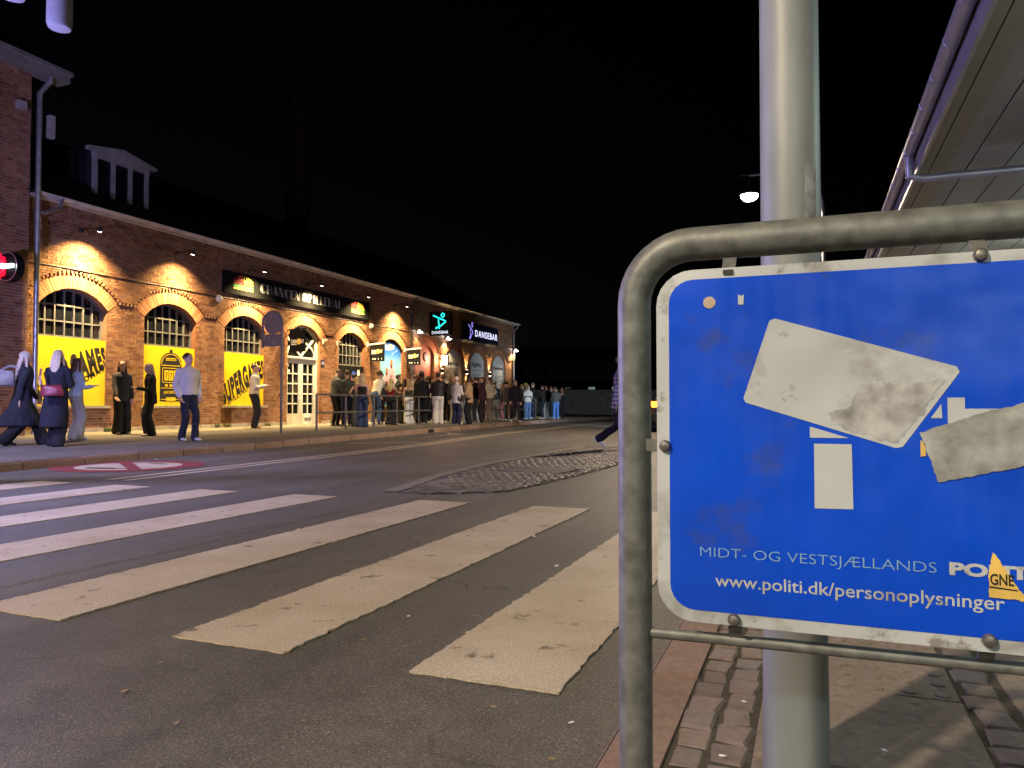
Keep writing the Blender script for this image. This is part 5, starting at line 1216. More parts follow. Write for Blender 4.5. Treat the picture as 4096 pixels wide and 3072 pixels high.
# ============================================================ CARS
def car(label, x, y, rz, paint, added_beacon=False, lit=True):
    t = thing('added_car' if added_beacon else 'car', label, 'car', (x, y, 0.0), rz)
    # cross sections along the length (local +Y is the front): y, half width, sill z, shoulder z
    S = [(-2.1, 0.72, 0.42, 0.72, 0.80), (-2.02, 0.82, 0.30, 0.84, 0.98), (-1.5, 0.88, 0.24, 0.90, 1.02), (-0.6, 0.89, 0.22, 0.90, 0.99), (0.4, 0.89, 0.22, 0.90, 0.97), (1.0, 0.88, 0.23, 0.86, 0.95), (1.6, 0.85, 0.26, 0.78, 0.86), (2.0, 0.76, 0.32, 0.66, 0.74), (2.12, 0.62, 0.42, 0.56, 0.62)]
    mb = MB(); n = 12; vs = []
    for (yy, w, zs, zm, zt) in S:
        for (fx, z) in ((-0.86, zs), (-0.98, zs + 0.12), (-1.0, (zs + zm) / 2), (-0.96, zm), (-0.86, zt - 0.02), (-0.4, zt + 0.01), (0.4, zt + 0.01), (0.86, zt - 0.02), (0.96, zm), (1.0, (zs + zm) / 2), (0.98, zs + 0.12), (0.86, zs)): vs.append((fx * w, yy, z))
    fs = [(i * n + k_, i * n + (k_ + 1) % n, (i + 1) * n + (k_ + 1) % n, (i + 1) * n + k_) for i in range(len(S) - 1) for k_ in range(n)] + [tuple(range(n))[::-1], tuple(range((len(S) - 1) * n, len(S) * n))]
    mb.add(vs, fs); mb.build('body', paint, t, smooth=True)
    mb = MB(); C2 = [(-1.85, 0.72, 0.98), (-1.35, 0.62, 1.40), (-0.5, 0.62, 1.48), (0.25, 0.61, 1.44), (1.05, 0.74, 0.95)]; vs = []
    for (yy, w, z) in C2: vs += [(-0.80 if z < 1.2 else -w, yy, 0.93 if z < 1.2 else z - 0.05), (-w * 0.82, yy, z), (w * 0.82, yy, z), (0.80 if z < 1.2 else w, yy, 0.93 if z < 1.2 else z - 0.05)]
    fs = [(4 * i + k_, 4 * i + k_ + 1, 4 * i + 5 + k_, 4 * i + 4 + k_) for i in range(4) for k_ in range(3)]
    mb.add(vs, fs, 0); cab = mb.build('roof', paint, t, smooth=True)
    for sg in (-1, 1):
        mb = MB(); mb.add([(sg * 0.815, -1.75, 0.95), (sg * 0.815, 0.98, 0.93), (sg * 0.64, 0.25, 1.36), (sg * 0.65, -0.5, 1.40), (sg * 0.65, -1.30, 1.33)], [(0, 1, 2, 3, 4)]); mb.build('side_window', m_glass, t)
    mb = MB(); mb.add([(-0.55, -1.87, 1.02), (0.55, -1.87, 1.02), (0.48, -1.42, 1.37), (-0.48, -1.42, 1.37)], [(0, 1, 2, 3)]); mb.build('rear_window', m_glass, t)
    mb = MB(); mb.add([(-0.58, 1.08, 0.98), (0.58, 1.08, 0.98), (0.48, 0.34, 1.41), (-0.48, 0.34, 1.41)], [(0, 1, 2, 3)]); mb.build('windscreen', m_glass, t)
    for sx_ in (-1, 1):
        for yy in (-1.32, 1.32):
            mb = MB(); mb.lathe([(0.20, -0.10), (0.31, -0.10), (0.325, -0.05), (0.325, 0.05), (0.31, 0.10), (0.20, 0.10)], (sx_ * 0.80, yy, 0.325), axis='X', n=24); w = mb.build('wheel', mat('tyre_rubber', (0.015, 0.015, 0.015), 0.8), t, smooth=True)
            mb = MB(); mb.lathe([(0.20, -0.09), (0.20, 0.09)], (sx_ * 0.80, yy, 0.325), axis='X', n=20); mb.build('rim', m_zinc, w)
        mb = MB(); mb.add([(sx_ * 0.60, -2.125, 0.82), (sx_ * 0.80, -2.06, 0.80), (sx_ * 0.86, -1.99, 1.0), (sx_ * 0.62, -2.10, 1.0)], [(0, 1, 2, 3)]); mb.build('tail_lamp', emis('tail_red', (1.0, 0.10, 0.01), 14.0 if lit else 0.2), t)
        mb = MB(); mb.lathe([(0.10, 0), (0.11, 0.03), (0.08, 0.06)], (sx_ * 0.58, 2.05, 0.62), axis='Y', n=14); mb.build('headlamp', emis('headlamp_glass', (0.80, 0.90, 1.0), 12.0 if lit else 0.1), t)
    mb = MB(); mb.box((-0.26, -2.13, 0.52), (0.26, -2.105, 0.63)); mb.build('number_plate', m_whitep, t)
    return t
m_carblack = mat('dark_car_paint', (0.012, 0.012, 0.014), 0.2, var=0.1, bump=0, coat=0.6)
c1 = car('dark car with glowing tail lamps driving away beyond the sign', -4.33, 26.3, R(10), m_carblack)
for sx_ in (-0.58, 0.58): add_light('headlight', 'SPOT', (sx_, 2.2, 0.62), P_HEAD, (0.70, 0.85, 1.0), c1, target=(sx_ - 0.9 * 0, 20, 0.35), spot_size=R(70), spot_blend=0.8, shadow_soft_size=0.06)
for lo in [o for o in c1.children if o.type == 'LIGHT']: lo.rotation_euler = Vector((-0.45, 1.0, -0.03)).to_track_quat('-Z', 'Y').to_euler()
c2 = car('added unseen car with blue light bar, for the blue-violet light from the left', -9.3, 3.2, R(4), mat('white_car_paint', (0.70, 0.70, 0.72), 0.25, var=0.05, bump=0, coat=0.6), added_beacon=True, lit=False)  # unseen car, added to carry the blue-violet light from the left
mb = MB(); mb.box((-0.55, -0.62, 1.475), (0.55, -0.36, 1.51)); mb.build('added_bar_base', m_darkmetal, c2)
for sx_ in (-0.35, 0.35):
    mb = MB(); mb.box((sx_ - 0.19, -0.60, 1.512), (sx_ + 0.19, -0.38, 1.60)); mb.build('added_beacon_box', emis('added_beacon_blue', (0.12, 0.16, 1.0), 12.0), c2)
    add_light('added_beacon', 'POINT', (sx_, -0.49, 1.68), P_BLUE, (0.40, 0.36, 1.0), c2, shadow_soft_size=0.1)  # added light on the unseen car, tints the left side blue-violet

# ============================================================ FAR BACKGROUND
m_fwall = mat('far_wall_stone', (0.13, 0.11, 0.095), 0.8, var=0.3, scale=3)
W = thing('retaining_wall', 'low coursed retaining wall across the end of the street', 'wall', (-12.5, 53.6, 0.05))
for k_ in range(18):
    z0_ = 0.0 + 0.108 * k_
    mb = MB(); dx_ = 0.012 * ((k_ * 5) % 3); mb.add([(x, y - 0.028 * k_ + dx_ + q, z0_ + h) for h in (0, 0.096) for q in (0, 0.4) for x, y in ((-12, -4.5), (13, 6.0))], [(0, 1, 5, 4), (4, 5, 7, 6), (2, 3, 1, 0), (6, 7, 3, 2)]); mb.build('stone_course', m_fwall, W)
mb = MB(); mb.add([(-12, -4.35, 0), (13, 6.15, 0), (13, 6.15, 1.98), (-12, -4.35, 1.98)], [(0, 1, 2, 3)]); mb.build('core', m_joint, W)
B = thing('far_building', 'dark building with a few lit windows beyond the end of the street', 'building', (-24.0, 88.0, 0.0), R(16))
m_dkw = mat('night_wall', (0.035, 0.028, 0.026), 0.9); mb = MB(); mb.box((-16, 0, 0), (16, 8, 6.3)); mb.build('wall', m_dkw, B)
mb = MB(); mb.add([(-16.3, -0.4, 6.3), (16.3, -0.4, 6.3), (16.3, 4, 8.2), (-16.3, 4, 8.2), (16.3, 8.4, 6.3), (-16.3, 8.4, 6.3)], [(0, 1, 2, 3), (3, 2, 4, 5)]); mb.build('roof', m_roof, B)
m_lit = emis('lit_window', (1.0, 0.72, 0.45), 0.35); m_lit2 = emis('lit_window_green', (0.55, 0.75, 0.62), 0.22)
for k_ in range(11):
    for j in range(2):
        lit = {(7, 1): m_lit, (8, 1): m_lit, (6, 0): m_lit2, (9, 0): m_lit2, (10, 0): m_lit, (5, 0): m_lit2}.get((k_, j), m_glass)
        mb = MB(); mb.box((-15 + 2.8 * k_, -0.03, 1.9 + 2.2 * j), (-14.2 + 2.8 * k_, -0.005, 3.1 + 2.2 * j)); w = mb.build('window', lit, B)
Hs = thing('shed', 'small shed with pitched grey roof above the far wall', 'shed', (-10.6, 66.0, 0.0), R(12))
mb = MB(); mb.prism([(-2.2, 0), (2.2, 0), (2.2, 1.8), (0, 3.7), (-2.2, 1.8)], lambda u, v, d: (u, d, v), 4.0); mb.build('wall', mat('shed_grey', (0.10, 0.09, 0.085), 0.8), Hs)
mb = MB(); mb.add([(-2.5, -0.2, 1.6), (0, -0.2, 3.8), (0, 4.2, 3.8), (-2.5, 4.2, 1.6), (2.5, -0.2, 1.6), (2.5, 4.2, 1.6)], [(0, 1, 2, 3), (1, 4, 5, 2)]); mb.build('roof', m_roof, Hs)

# ============================================================ LITTER
def scrap(kind, x, y, z, s, lab, grp, m):
    hz = 0.12 if kind == 'dry_leaf' else 0.5 if kind == 'paper_scrap' else 0.8; b = MB(); r = random.Random(int(x * 991 + y * 77)); n = 6
    pts = [(s * math.cos(2 * math.pi * k_ / n + r.uniform(-0.3, 0.3)) * r.uniform(0.7, 1.2), 0.55 * s * math.sin(2 * math.pi * k_ / n) * r.uniform(0.7, 1.2)) for k_ in range(n)]
    b.add([(p, q, 0.003) for p, q in pts] + [(p * 0.8, q * 0.8, (0.35 * s + r.uniform(0, 0.2 * s)) * hz + 0.002) for p, q in pts] + [(0, 0, 0.45 * s * hz + 0.002)], [(k_, (k_ + 1) % n, n + (k_ + 1) % n, n + k_) for k_ in range(n)] + [(n + k_, n + (k_ + 1) % n, 2 * n) for k_ in range(n)] + [tuple(range(n))[::-1]])
    o = b.build(kind, m, None, loc=(x, y, z), rot=(0, 0, r.uniform(0, 3))); tag(o, lab, 'litter', grp); return o
m_leaf = mat('dry_leaf', (0.30, 0.22, 0.13), 0.8, var=0.3, scale=40)
def g2(px, py, z=0.0):
    """road point from a measured map position"""
    return px, py, z
for (x, y, s) in ((-1.72, 4.72, 0.022), (-1.29, 3.90, 0.020), (-2.88, 4.62, 0.022), (-3.35, 4.38, 0.016), (-1.0, 4.9, 0.012), (-1.55, 2.75, 0.012), (-0.62, 2.0, 0.010), (-2.2, 3.4, 0.010), (-3.2, 5.6, 0.012), (-1.9, 5.4, 0.012)):
    scrap('paper_scrap', x, y, 0.002, s, 'small white paper scrap lying on the asphalt of the crossing', 'white scraps on the crossing', m_paper)
for (x, y, s) in ((-1.95, 1.72, 0.016), (-1.62, 1.60, 0.014), (-0.86, 2.02, 0.016), (-1.55, 2.42, 0.014), (-2.05, 1.95, 0.013), (-0.60, 1.78, 0.012), (-1.2, 1.7, 0.012)):
    scrap('dry_leaf', x, y, 0.002, s, 'flat dry leaf on the dark asphalt in the foreground', 'leaves in the foreground', m_leaf)
for (x, y, s) in ((kx(22) + 0.6, 22.2, 0.05), (kx(24) + 0.3, 24.6, 0.04), (kx(26) + 0.3, 26.5, 0.05), (kx(27) + 0.4, 27.3, 0.035), (kx(20) + 0.8, 20.6, 0.09), (kx(9) + 0.15, 9.2, 0.03), (kx(34) - 0.8, 34.5, 0.05)):
    scrap('paper_scrap', x, y, 0.006 if x > kx(y) else pav_z(x) + 0.004, s, 'crumpled white paper lying along the far kerb', 'litter along the far kerb', m_paper)
for (x, y) in ((-0.17, 2.05), (-0.19, 1.72), (0.02, 1.95), (0.14, 1.88)):
    scrap('cigarette_butt', x, y, PZ + 0.004, 0.008, 'pale cigarette butt on the near pavement under the sign', 'butts on the near pavement', m_paper)

# ============================================================ PEOPLE
PARTS = []          # (scratch object, name, material list, parent, wrinkle amplitude, extra MB)
CAMP = Vector((0, 0, 0))
def plaid():
    if 'plaid' in MATS: return MATS['plaid']
    m = bpy.data.materials.new('plaid'); m.use_nodes = True; n, l, b = nodes_of(m)
    tc = n.new('ShaderNodeTexCoord'); cc = (0.16, 0.14, 0.20)
    for ax in ('X', 'Z'):
        w = n.new('ShaderNodeTexWave'); w.bands_direction = ax; w.inputs['Scale'].default_value = 4.2; w.inputs['Distortion'].default_value = 0.6; l.new(tc.outputs['Object'], w.inputs['Vector'])
        cc = mixc(n, l, cc, (0.62, 0.60, 0.66) if ax == 'X' else (0.05, 0.035, 0.05), ramp_n(n, l, w.outputs['Fac'], [(0.55, 0.0), (0.7, 0.75)]))
    l.new(cc, b.inputs['Base Color']); b.inputs['Roughness'].default_value = 0.85
    MATS['plaid'] = m; return m
def cloth(c, rough=0.85):
    if c == 'plaid': return plaid()
    key = 'cloth_%d_%d_%d' % tuple(int(v * 1000) for v in c)
    return mat(key, c, rough, var=0.07, scale=9, bump=0.25, bscale=22, spec=0.25)
def hairm(c):
    return mat('hair_%d_%d_%d' % tuple(int(v * 1000) for v in c), c, 0.5, var=0.55, scale=30, bump=0.5, bscale=60, stretch=(6, 6, 0.5))
def skinm(c): return mat('skin_%d_%d_%d' % tuple(int(v * 1000) for v in c), c, 0.5, var=0.06, scale=12, bump=0.05)
SK = {'fair': (0.55, 0.33, 0.25), 'tan': (0.42, 0.25, 0.17), 'brown': (0.20, 0.105, 0.065), 'dark': (0.09, 0.045, 0.03)}
ARM = {'down': ((0.16, 0.02, -1), (0.05, 0.20, -1)), 'pocket': ((0.24, -0.14, -1), (-0.16, 0.40, -0.85)), 'phone': ((0.14, 0.22, -1), (-0.42, 0.95, 0.18)), 'high': ((0.2, 0.5, -0.8), (-0.30, 0.75, 0.6)),
       'fold': ((0.16, 0.2, -1), (-0.85, 0.55, 0.08)), 'hip': ((0.60, -0.35, -0.8), (-0.55, 0.30, -0.55)), 'reach': ((0.12, 0.75, -0.65), (0.0, 1, 0.05)), 'back': ((0.12, -0.34, -1), (0.02, -0.05, -1)), 'swing': ((0.10, 0.32, -1), (0, 0.55, -0.85)),
       'up': ((0.35, 0.75, 0.15), (-0.05, 0.35, 0.95)), 'lean': ((0.08, 0.45, -0.9), (0.05, 0.65, -0.7)), 'out': ((0.55, 0.1, -0.85), (0.45, 0.25, -0.85)), 'neck': ((0.35, 0.65, -0.1), (-0.65, 0.6, 0.35))}
def loft(mb, secs, n=12):
    vs = []; fs = []
    for (c, ax, ay, rx, ry) in secs:
        for k_ in range(n):
            a = 2 * math.pi * k_ / n; vs.append(c + ax * (math.cos(a) * rx) + ay * (math.sin(a) * ry))
    m = len(secs)
    for i in range(m - 1):
        for k_ in range(n): a = i * n + k_; b = i * n + (k_ + 1) % n; fs.append((a, b, b + n, a + n))
    fs.append(tuple(range(n))[::-1]); fs.append(tuple(range((m - 1) * n, m * n)))
    mb.add(vs, fs)
def ball(mb, c, rx, ry, rz, n=10):
    secs = []
    for k_ in range(1, n):
        a = math.pi * k_ / n; secs.append((c + Vector((0, 0, -rz * math.cos(a))), Vector((1, 0, 0)), Vector((0, 1, 0)), rx * math.sin(a), ry * math.sin(a)))
    loft(mb, secs, 12)
def limb(mb, pts, rs):
    """tapered limb with rounded ends"""
    P = [Vector(p) for p in pts]; d0 = (P[0] - P[1]).normalized() * rs[0]; d1 = (P[-1] - P[-2]).normalized() * rs[-1]
    P = [P[0] + d0 * 0.8, P[0] + d0 * 0.45] + P + [P[-1] + d1 * 0.45, P[-1] + d1 * 0.8]; rs = [rs[0] * 0.5, rs[0] * 0.88] + list(rs) + [rs[-1] * 0.88, rs[-1] * 0.5]
    mb.tube(P, rs, 10)
def queue_part(mb, name, mats, parent, voxel, amp=0.0, extra=None, sm=4):
    me = bpy.data.meshes.new(name); me.from_pydata(mb.v, [], mb.f)
    o = bpy.data.objects.new('scratch', me); col.objects.link(o)
    md = o.modifiers.new('r', 'REMESH'); md.mode = 'VOXEL'; md.voxel_size = voxel; md.use_smooth_shade = True
    s = o.modifiers.new('s', 'SMOOTH'); s.factor = 0.5; s.iterations = sm
    PARTS.append((o, name, mats, parent, amp, extra))
def person(label, x, y, a, H=1.75, sex='m', skin='fair', hair=('short', (0.05, 0.03, 0.02)), top=('jacket', (0.02, 0.02, 0.022)), bot=('trousers', (0.02, 0.02, 0.025)), shoe=(0.6, 0.6, 0.58), al='down', ar='down', lean=3, head=(0, 0), feet=((-0.10, 0.0), (0.10, 0.03)), lift=(0, 0), z=None, near=False, group='people in the queue', grip=False):
    z = pav_z(x) if z is None else z
    th = R(a) + math.atan2(-x, y); s = H / 1.75
    root = thing('person', label, 'person', (x, y, z), th, group); root.scale = (s, s, s)
    vx = 0.014 if near else 0.021
    Lr = R(lean); spv = Vector((0, math.sin(Lr), math.cos(Lr))); fwd = Vector((0, math.cos(Lr), -math.sin(Lr))); X = Vector((1, 0, 0))
    f = sex == 'f'
    spread = max(abs(feet[0][1] - feet[1][1]), 0); pelz = 0.95 - 0.09 * spread
    P = Vector((0, 0, pelz)); T = lambda t, yo=0.0: P + spv * t + fwd * yo
    sw = 0.158 if f else 0.185
    # ---- skeleton
    legs = []
    for sg, (fx, fy), lf in ((-1, feet[0], lift[0]), (1, feet[1], lift[1])):
        hip = P + Vector((sg * 0.088, 0, -0.03)); ank = Vector((fx, fy, 0.085 + lf)); d = ank - hip; D_ = min(d.length, 0.846); dn = d.normalized()
        ha = math.sqrt(max(0, 0.43 ** 2 - ((0.43 ** 2 - 0.42 ** 2 + D_ ** 2) / (2 * D_)) ** 2)); xk = (0.43 ** 2 - 0.42 ** 2 + D_ ** 2) / (2 * D_)
        fo = Vector((0, 1, 0)); fo = (fo - dn * fo.dot(dn)).normalized(); legs.append((hip, hip + dn * xk + fo * ha, hip + dn * D_))
    arms = []
    for sg, nm in ((-1, al), (1, ar)):
        U, F = ARM[nm]; sh = T(0.440) + X * (sg * sw); U = Vector((U[0] * sg, U[1], U[2])).normalized(); F = Vector((F[0] * sg, F[1], F[2])).normalized()
        el = sh + U * 0.285; wr = el + F * 0.25; arms.append((sh, el, wr, F, sg))
    hd, ht = R(head[0]), R(head[1])           # head turn (left +), nod (down +)
    hx = Vector((math.cos(hd), math.sin(hd), 0)); hy0 = Vector((-math.sin(hd), math.cos(hd), 0)); hup = (Vector((0, math.sin(Lr * 0.5), math.cos(Lr * 0.5))) * math.cos(ht) + hy0 * math.sin(ht)).normalized(); hy = hup.cross(hx).normalized(); hx = hy.cross(hup).normalized()
    nb_ = T(0.52); hc = nb_ + hup * 0.165
    HP = lambda u, v, w: hc + hx * u + hy * v + hup * w
    # ---- body (skin)
    mb = MB()
    tor = [(-0.12, 0.10, 0.09), (-0.05, 0.155, 0.11), (0.02, 0.165 if f else 0.160, 0.112), (0.14, 0.135 if f else 0.150, 0.098), (0.22, 0.122 if f else 0.148, 0.092), (0.34, 0.142 if f else 0.172, 0.108), (0.43, 0.150 if f else 0.180, 0.100), (0.485, 0.115 if f else 0.130, 0.078), (0.515, 0.06, 0.058), (0.58, 0.050 if f else 0.058, 0.054), (0.61, 0.048, 0.052)]
    loft(mb, [(T(t, 0.012 if 0.3 < t < 0.4 and f else 0), X, fwd, rx, ry) for t, rx, ry in tor], 14)
    for sg, (h_, k2, an) in zip((-1, 1), legs): limb(mb, [h_, (h_ + k2) / 2, k2, (k2 * 0.6 + an * 0.4), an], [0.088, 0.078, 0.056, 0.054, 0.040])
    for (sh, el, wr, F, sg) in arms:
        limb(mb, [sh, (sh + el) / 2, el, el * 0.55 + wr * 0.45, wr], [0.052, 0.044, 0.038, 0.036, 0.026] if not f else [0.043, 0.037, 0.033, 0.030, 0.023])
        side = Vector((0, 0, 1)).cross(F); side = (X if side.length < 0.2 else side.normalized())
        up_ = F.cross(side).normalized(); loft(mb, [(wr + F * q, side, up_, rw, rt) for q, rw, rt in ((-0.01, 0.024, 0.020), (0.03, 0.036, 0.018), (0.085, 0.040, 0.016), (0.10, 0.034, 0.012))], 10)
    hs = [(-0.115, 0.030, 0.030, 0.040), (-0.095, 0.046, 0.052, 0.028), (-0.05, 0.062, 0.078, 0.012), (0.0, 0.072, 0.092, 0.002), (0.05, 0.074, 0.096, -0.004), (0.09, 0.062, 0.080, -0.008), (0.115, 0.036, 0.05, -0.01), (0.122, 0.015, 0.02, -0.01)]
    loft(mb, [(HP(0, yo, w), hx, hy, rx, ry) for w, rx, ry, yo in hs], 14)
    loft(mb, [(HP(0, 0.088, 0.02), hx, hy, 0.009, 0.008), (HP(0, 0.102, -0.022), hx, hy, 0.017, 0.015), (HP(0, 0.09, -0.033), hx, hy, 0.012, 0.01)], 8)
    for sg in (-1, 1): loft(mb, [(HP(sg * 0.074, -0.008, -0.035), hx, hy, 0.008, 0.012), (HP(sg * 0.080, -0.012, 0.0), hx, hy, 0.012, 0.020), (HP(sg * 0.077, -0.012, 0.028), hx, hy, 0.008, 0.013)], 8)
    ex = MB()
    for (sh, el, wr, F, sg) in arms:          # fingers and thumbs
        side = Vector((0, 0, 1)).cross(F); side = (X if side.length < 0.2 else side.normalized()); up_ = F.cross(side).normalized(); inn = X * (-sg); curl = (inn - F * inn.dot(F))
        curl = curl.normalized() if curl.length > 0.2 else up_
        for q, L_ in ((-0.030, 0.062), (-0.010, 0.074), (0.011, 0.070), (0.030, 0.054)):
            b0 = wr + F * 0.088 + side * q; c1_ = b0 + F * L_ * 0.55 + curl * 0.010; c2_ = c1_ + F * L_ * 0.35 + curl * L_ * (0.55 if not grip else 0.9)
            ex.tube([b0, c1_, c2_], [0.0095, 0.0085, 0.007], 6)
        tb = wr + F * 0.035 + side * (0.034 * (1 if side.dot(fwd) > 0 else -1)); o_ = (tb - wr - F * 0.035).normalized()
        ex.tube([tb, tb + F * 0.03 + o_ * 0.022, tb + F * 0.058 + o_ * 0.020 + curl * 0.012], [0.011, 0.0095, 0.008], 6)
    for sg in (-1, 1):
        c_ = HP(sg * 0.030, 0.090, 0.010); ex.add([c_ + hx * p + hup * q + hy * 0.004 for p, q in disc(0, 0, 0.012, 8, 0.006)], [tuple(range(8))], 1)
        c_ = HP(sg * 0.030, 0.094, 0.028); ex.add([c_ + hx * p + hup * q + hy * 0.003 for p, q in ((-0.018, -0.003), (0.018, -0.003), (0.017, 0.004), (-0.017, 0.004))], [(0, 1, 2, 3)], 1)
    c_ = HP(0, 0.093, -0.060); ex.add([c_ + hx * p + hup * q for p, q in disc(0, 0, 0.022, 8, 0.006)], [tuple(range(8))], 2)
    queue_part(mb, 'body', [skinm(SK[skin]), mat('eye_dark', (0.03, 0.02, 0.015), 0.3, bump=0), mat('lip', (0.32, 0.10, 0.09), 0.5, bump=0)], root, vx * (0.9 if near else 1.0), 0, ex, 3)
    # ---- trousers / skirt
    bt, bc = bot; mb = MB(); e = 0.016
    wide = {'trousers': (0.100, 0.086, 0.070, 0.066, 0.062), 'wide': (0.108, 0.102, 0.100, 0.108, 0.118), 'jeans': (0.100, 0.088, 0.074, 0.074, 0.078), 'baggy': (0.110, 0.105, 0.098, 0.096, 0.094)}.get(bt)
    loft(mb, [(T(t), X, fwd, rx + e, ry + e) for t, rx, ry in ((-0.12, 0.11, 0.10), (-0.05, 0.158, 0.115), (0.02, 0.162, 0.112), (0.10, 0.150 if not f else 0.142, 0.104), (0.12, 0.12, 0.08))], 14)
    if bt == 'skirt':
        loft(mb, [(P + Vector((0, 0, q)), X, Vector((0, 1, 0)), rx, ry) for q, rx, ry in ((0.05, 0.17, 0.12), (-0.15, 0.20, 0.16), (-0.38, 0.22, 0.19), (-0.40, 0.20, 0.17))], 16)
    else:
        for (h_, k2, an) in legs:
            low = an + (an - k2).normalized() * 0.035
            limb(mb, [h_, (h_ + k2) / 2, k2, k2 * 0.5 + low * 0.5, low * 0.97 + k2 * 0.03], wide)
    queue_part(mb, 'skirt' if bt == 'skirt' else 'trousers', [cloth(bc)], root, vx, 0.012)
    # ---- top
    tt, tc = top; mb = MB(); e = {'tee': 0.014, 'tank': 0.010, 'jacket': 0.030, 'sweater': 0.024, 'puffer': 0.050, 'coat': 0.034, 'blazer': 0.026, 'shirt': 0.020, 'vest': 0.024}[tt]
    lo_ = {'tee': -0.02, 'tank': 0.10, 'jacket': -0.06, 'sweater': -0.03, 'puffer': 0.0, 'coat': -0.12, 'blazer': -0.13, 'shirt': -0.10, 'vest': -0.03}[tt]; hi_ = 0.36 if tt == 'tank' else 0.545
    secs = [(t, rx, ry) for t, rx, ry in [(-0.13, 0.165, 0.118), (-0.06, 0.166, 0.118), (0.02, 0.166, 0.115), (0.14, 0.142 if f else 0.156, 0.102), (0.22, 0.130 if f else 0.155, 0.098), (0.34, 0.148 if f else 0.176, 0.112), (0.43, 0.156 if f else 0.186, 0.104), (0.485, 0.135 if f else 0.158, 0.084), (0.52, 0.080, 0.070), (0.545, 0.060, 0.060)] if lo_ - 0.001 <= t <= hi_ + 0.001]
    if secs[0][0] > lo_ + 0.01: secs.insert(0, (lo_, secs[0][1], secs[0][2]))
    if tt == 'tank' : secs.append((0.375, 0.140 if f else 0.16, 0.095))
    loft(mb, [(T(t), X, fwd, rx + e, ry + e) for t, rx, ry in secs], 16)
    if tt == 'coat':
        zl = 0.36; sway = -0.06 if spread > 0.2 else 0
        loft(mb, [(Vector((0, sway * k_ , zz)), X, Vector((0, 1, 0)), rx, ry) for zz, rx, ry, k_ in ((pelz + 0.05, 0.185, 0.145, 0), (pelz - 0.2, 0.215, 0.19, 0.5), (zl + 0.12, 0.215, 0.20 + 0.22 * spread, 1.0), (zl, 0.22, 0.21 + 0.22 * spread, 1.3), (zl - 0.02, 0.20, 0.19 + 0.22 * spread, 1.3))], 18)
    if tt in ('blazer', 'shirt'):
        loft(mb, [(P + Vector((0, 0, q)), X, Vector((0, 1, 0)), rx, ry) for q, rx, ry in ((0.05, 0.175, 0.13), (-0.16, 0.195, 0.148), (-0.175, 0.18, 0.135))], 16)
    if tt not in ('tank', 'vest'):
        for (sh, el, wr, F, sg) in arms:
            r0 = (0.050 if f else 0.057) + e * 0.6
            if tt == 'tee': limb(mb, [sh, sh * 0.4 + el * 0.6, sh * 0.25 + el * 0.75], [r0, r0 * 0.93, r0 * 0.95])
            else: limb(mb, [sh, (sh + el) / 2, el, el * 0.5 + wr * 0.5, wr - F * 0.012], [r0 * 0.96, r0 * 0.9, r0 * 0.86, r0 * 0.76, r0 * 0.62])
    if tt in ('jacket', 'puffer', 'shirt', 'coat'): loft(mb, [(T(q), X, fwd, rr, rr * 0.98) for q, rr in ((0.51, 0.085), (0.545, 0.080), (0.575, 0.072), (0.585, 0.06))], 12)
    if tt == 'puffer':
        for q in (0.03, 0.12, 0.21, 0.30, 0.39): loft(mb, [(T(q + dq), X, fwd, rr + 0.215 * (1 if q > 0.25 else 0.97), rr * 0.9 + 0.150) for dq, rr in ((-0.032, -0.02), (0, 0.005), (0.032, -0.02))], 16)
    queue_part(mb, {'tee': 'shirt', 'tank': 'top', 'jacket': 'jacket', 'sweater': 'sweater', 'puffer': 'jacket', 'coat': 'coat', 'blazer': 'blazer', 'shirt': 'shirt', 'vest': 'vest'}[tt], [cloth(tc, 0.5 if tt == 'puffer' else 0.85)], root, vx, 0.010 if tt not in ('tank', 'tee') else 0.006)
    if tt == 'vest':
        mb = MB(); e = 0.012
        for (sh, el, wr, F, sg) in arms: limb(mb, [sh, (sh + el) / 2, el, el * 0.5 + wr * 0.5, wr - F * 0.012], [0.072, 0.066, 0.062, 0.054, 0.045])
        loft(mb, [(T(t), X, fwd, rx, ry) for t, rx, ry in ((0.30, 0.14, 0.09), (0.43, 0.17, 0.09), (0.52, 0.085, 0.08), (0.565, 0.072, 0.07))], 14)
        queue_part(mb, 'shirt', [cloth((0.62, 0.58, 0.50))], root, vx, 0.010)
    # ---- shoes
    for sg, (h_, k2, an), lf in zip((-1, 1), legs, lift):
        mb = MB(); tilt = -0.9 * min(1, lf / 0.15); cyy, syy = math.cos(tilt), math.sin(tilt)
        def FP(u, v, w): return an + Vector((u, v * cyy - (w) * syy, v * syy + (w) * cyy)) 
        secs = [(-0.075, 0.030, -0.055, 0.030), (-0.06, 0.038, -0.045, 0.050), (0.0, 0.042, -0.040, 0.055), (0.06, 0.044, -0.050, 0.036), (0.12, 0.046, -0.058, 0.026), (0.165, 0.038, -0.062, 0.020), (0.18, 0.018, -0.064, 0.012)]
        vs = []; n = 10
        for (v, rx, zc_, rz) in secs:
            for k_ in range(n): aa = 2 * math.pi * k_ / n; vs.append(FP(rx * math.cos(aa) + sg * 0.12 * max(v, 0), v, max(-0.082, zc_ + rz * math.sin(aa))))
        mb.add(vs, [(i * n + k_, i * n + (k_ + 1) % n, (i + 1) * n + (k_ + 1) % n, (i + 1) * n + k_) for i in range(len(secs) - 1) for k_ in range(n)] + [tuple(range(n))[::-1], tuple(range((len(secs) - 1) * n, len(secs) * n))])
        o_ = mb.build('shoe', cloth(shoe, 0.6), root, smooth=True)
    # ---- hair
    ht_, hcol = hair; mb = MB(); hm = hairm(hcol); nm = 'hair'
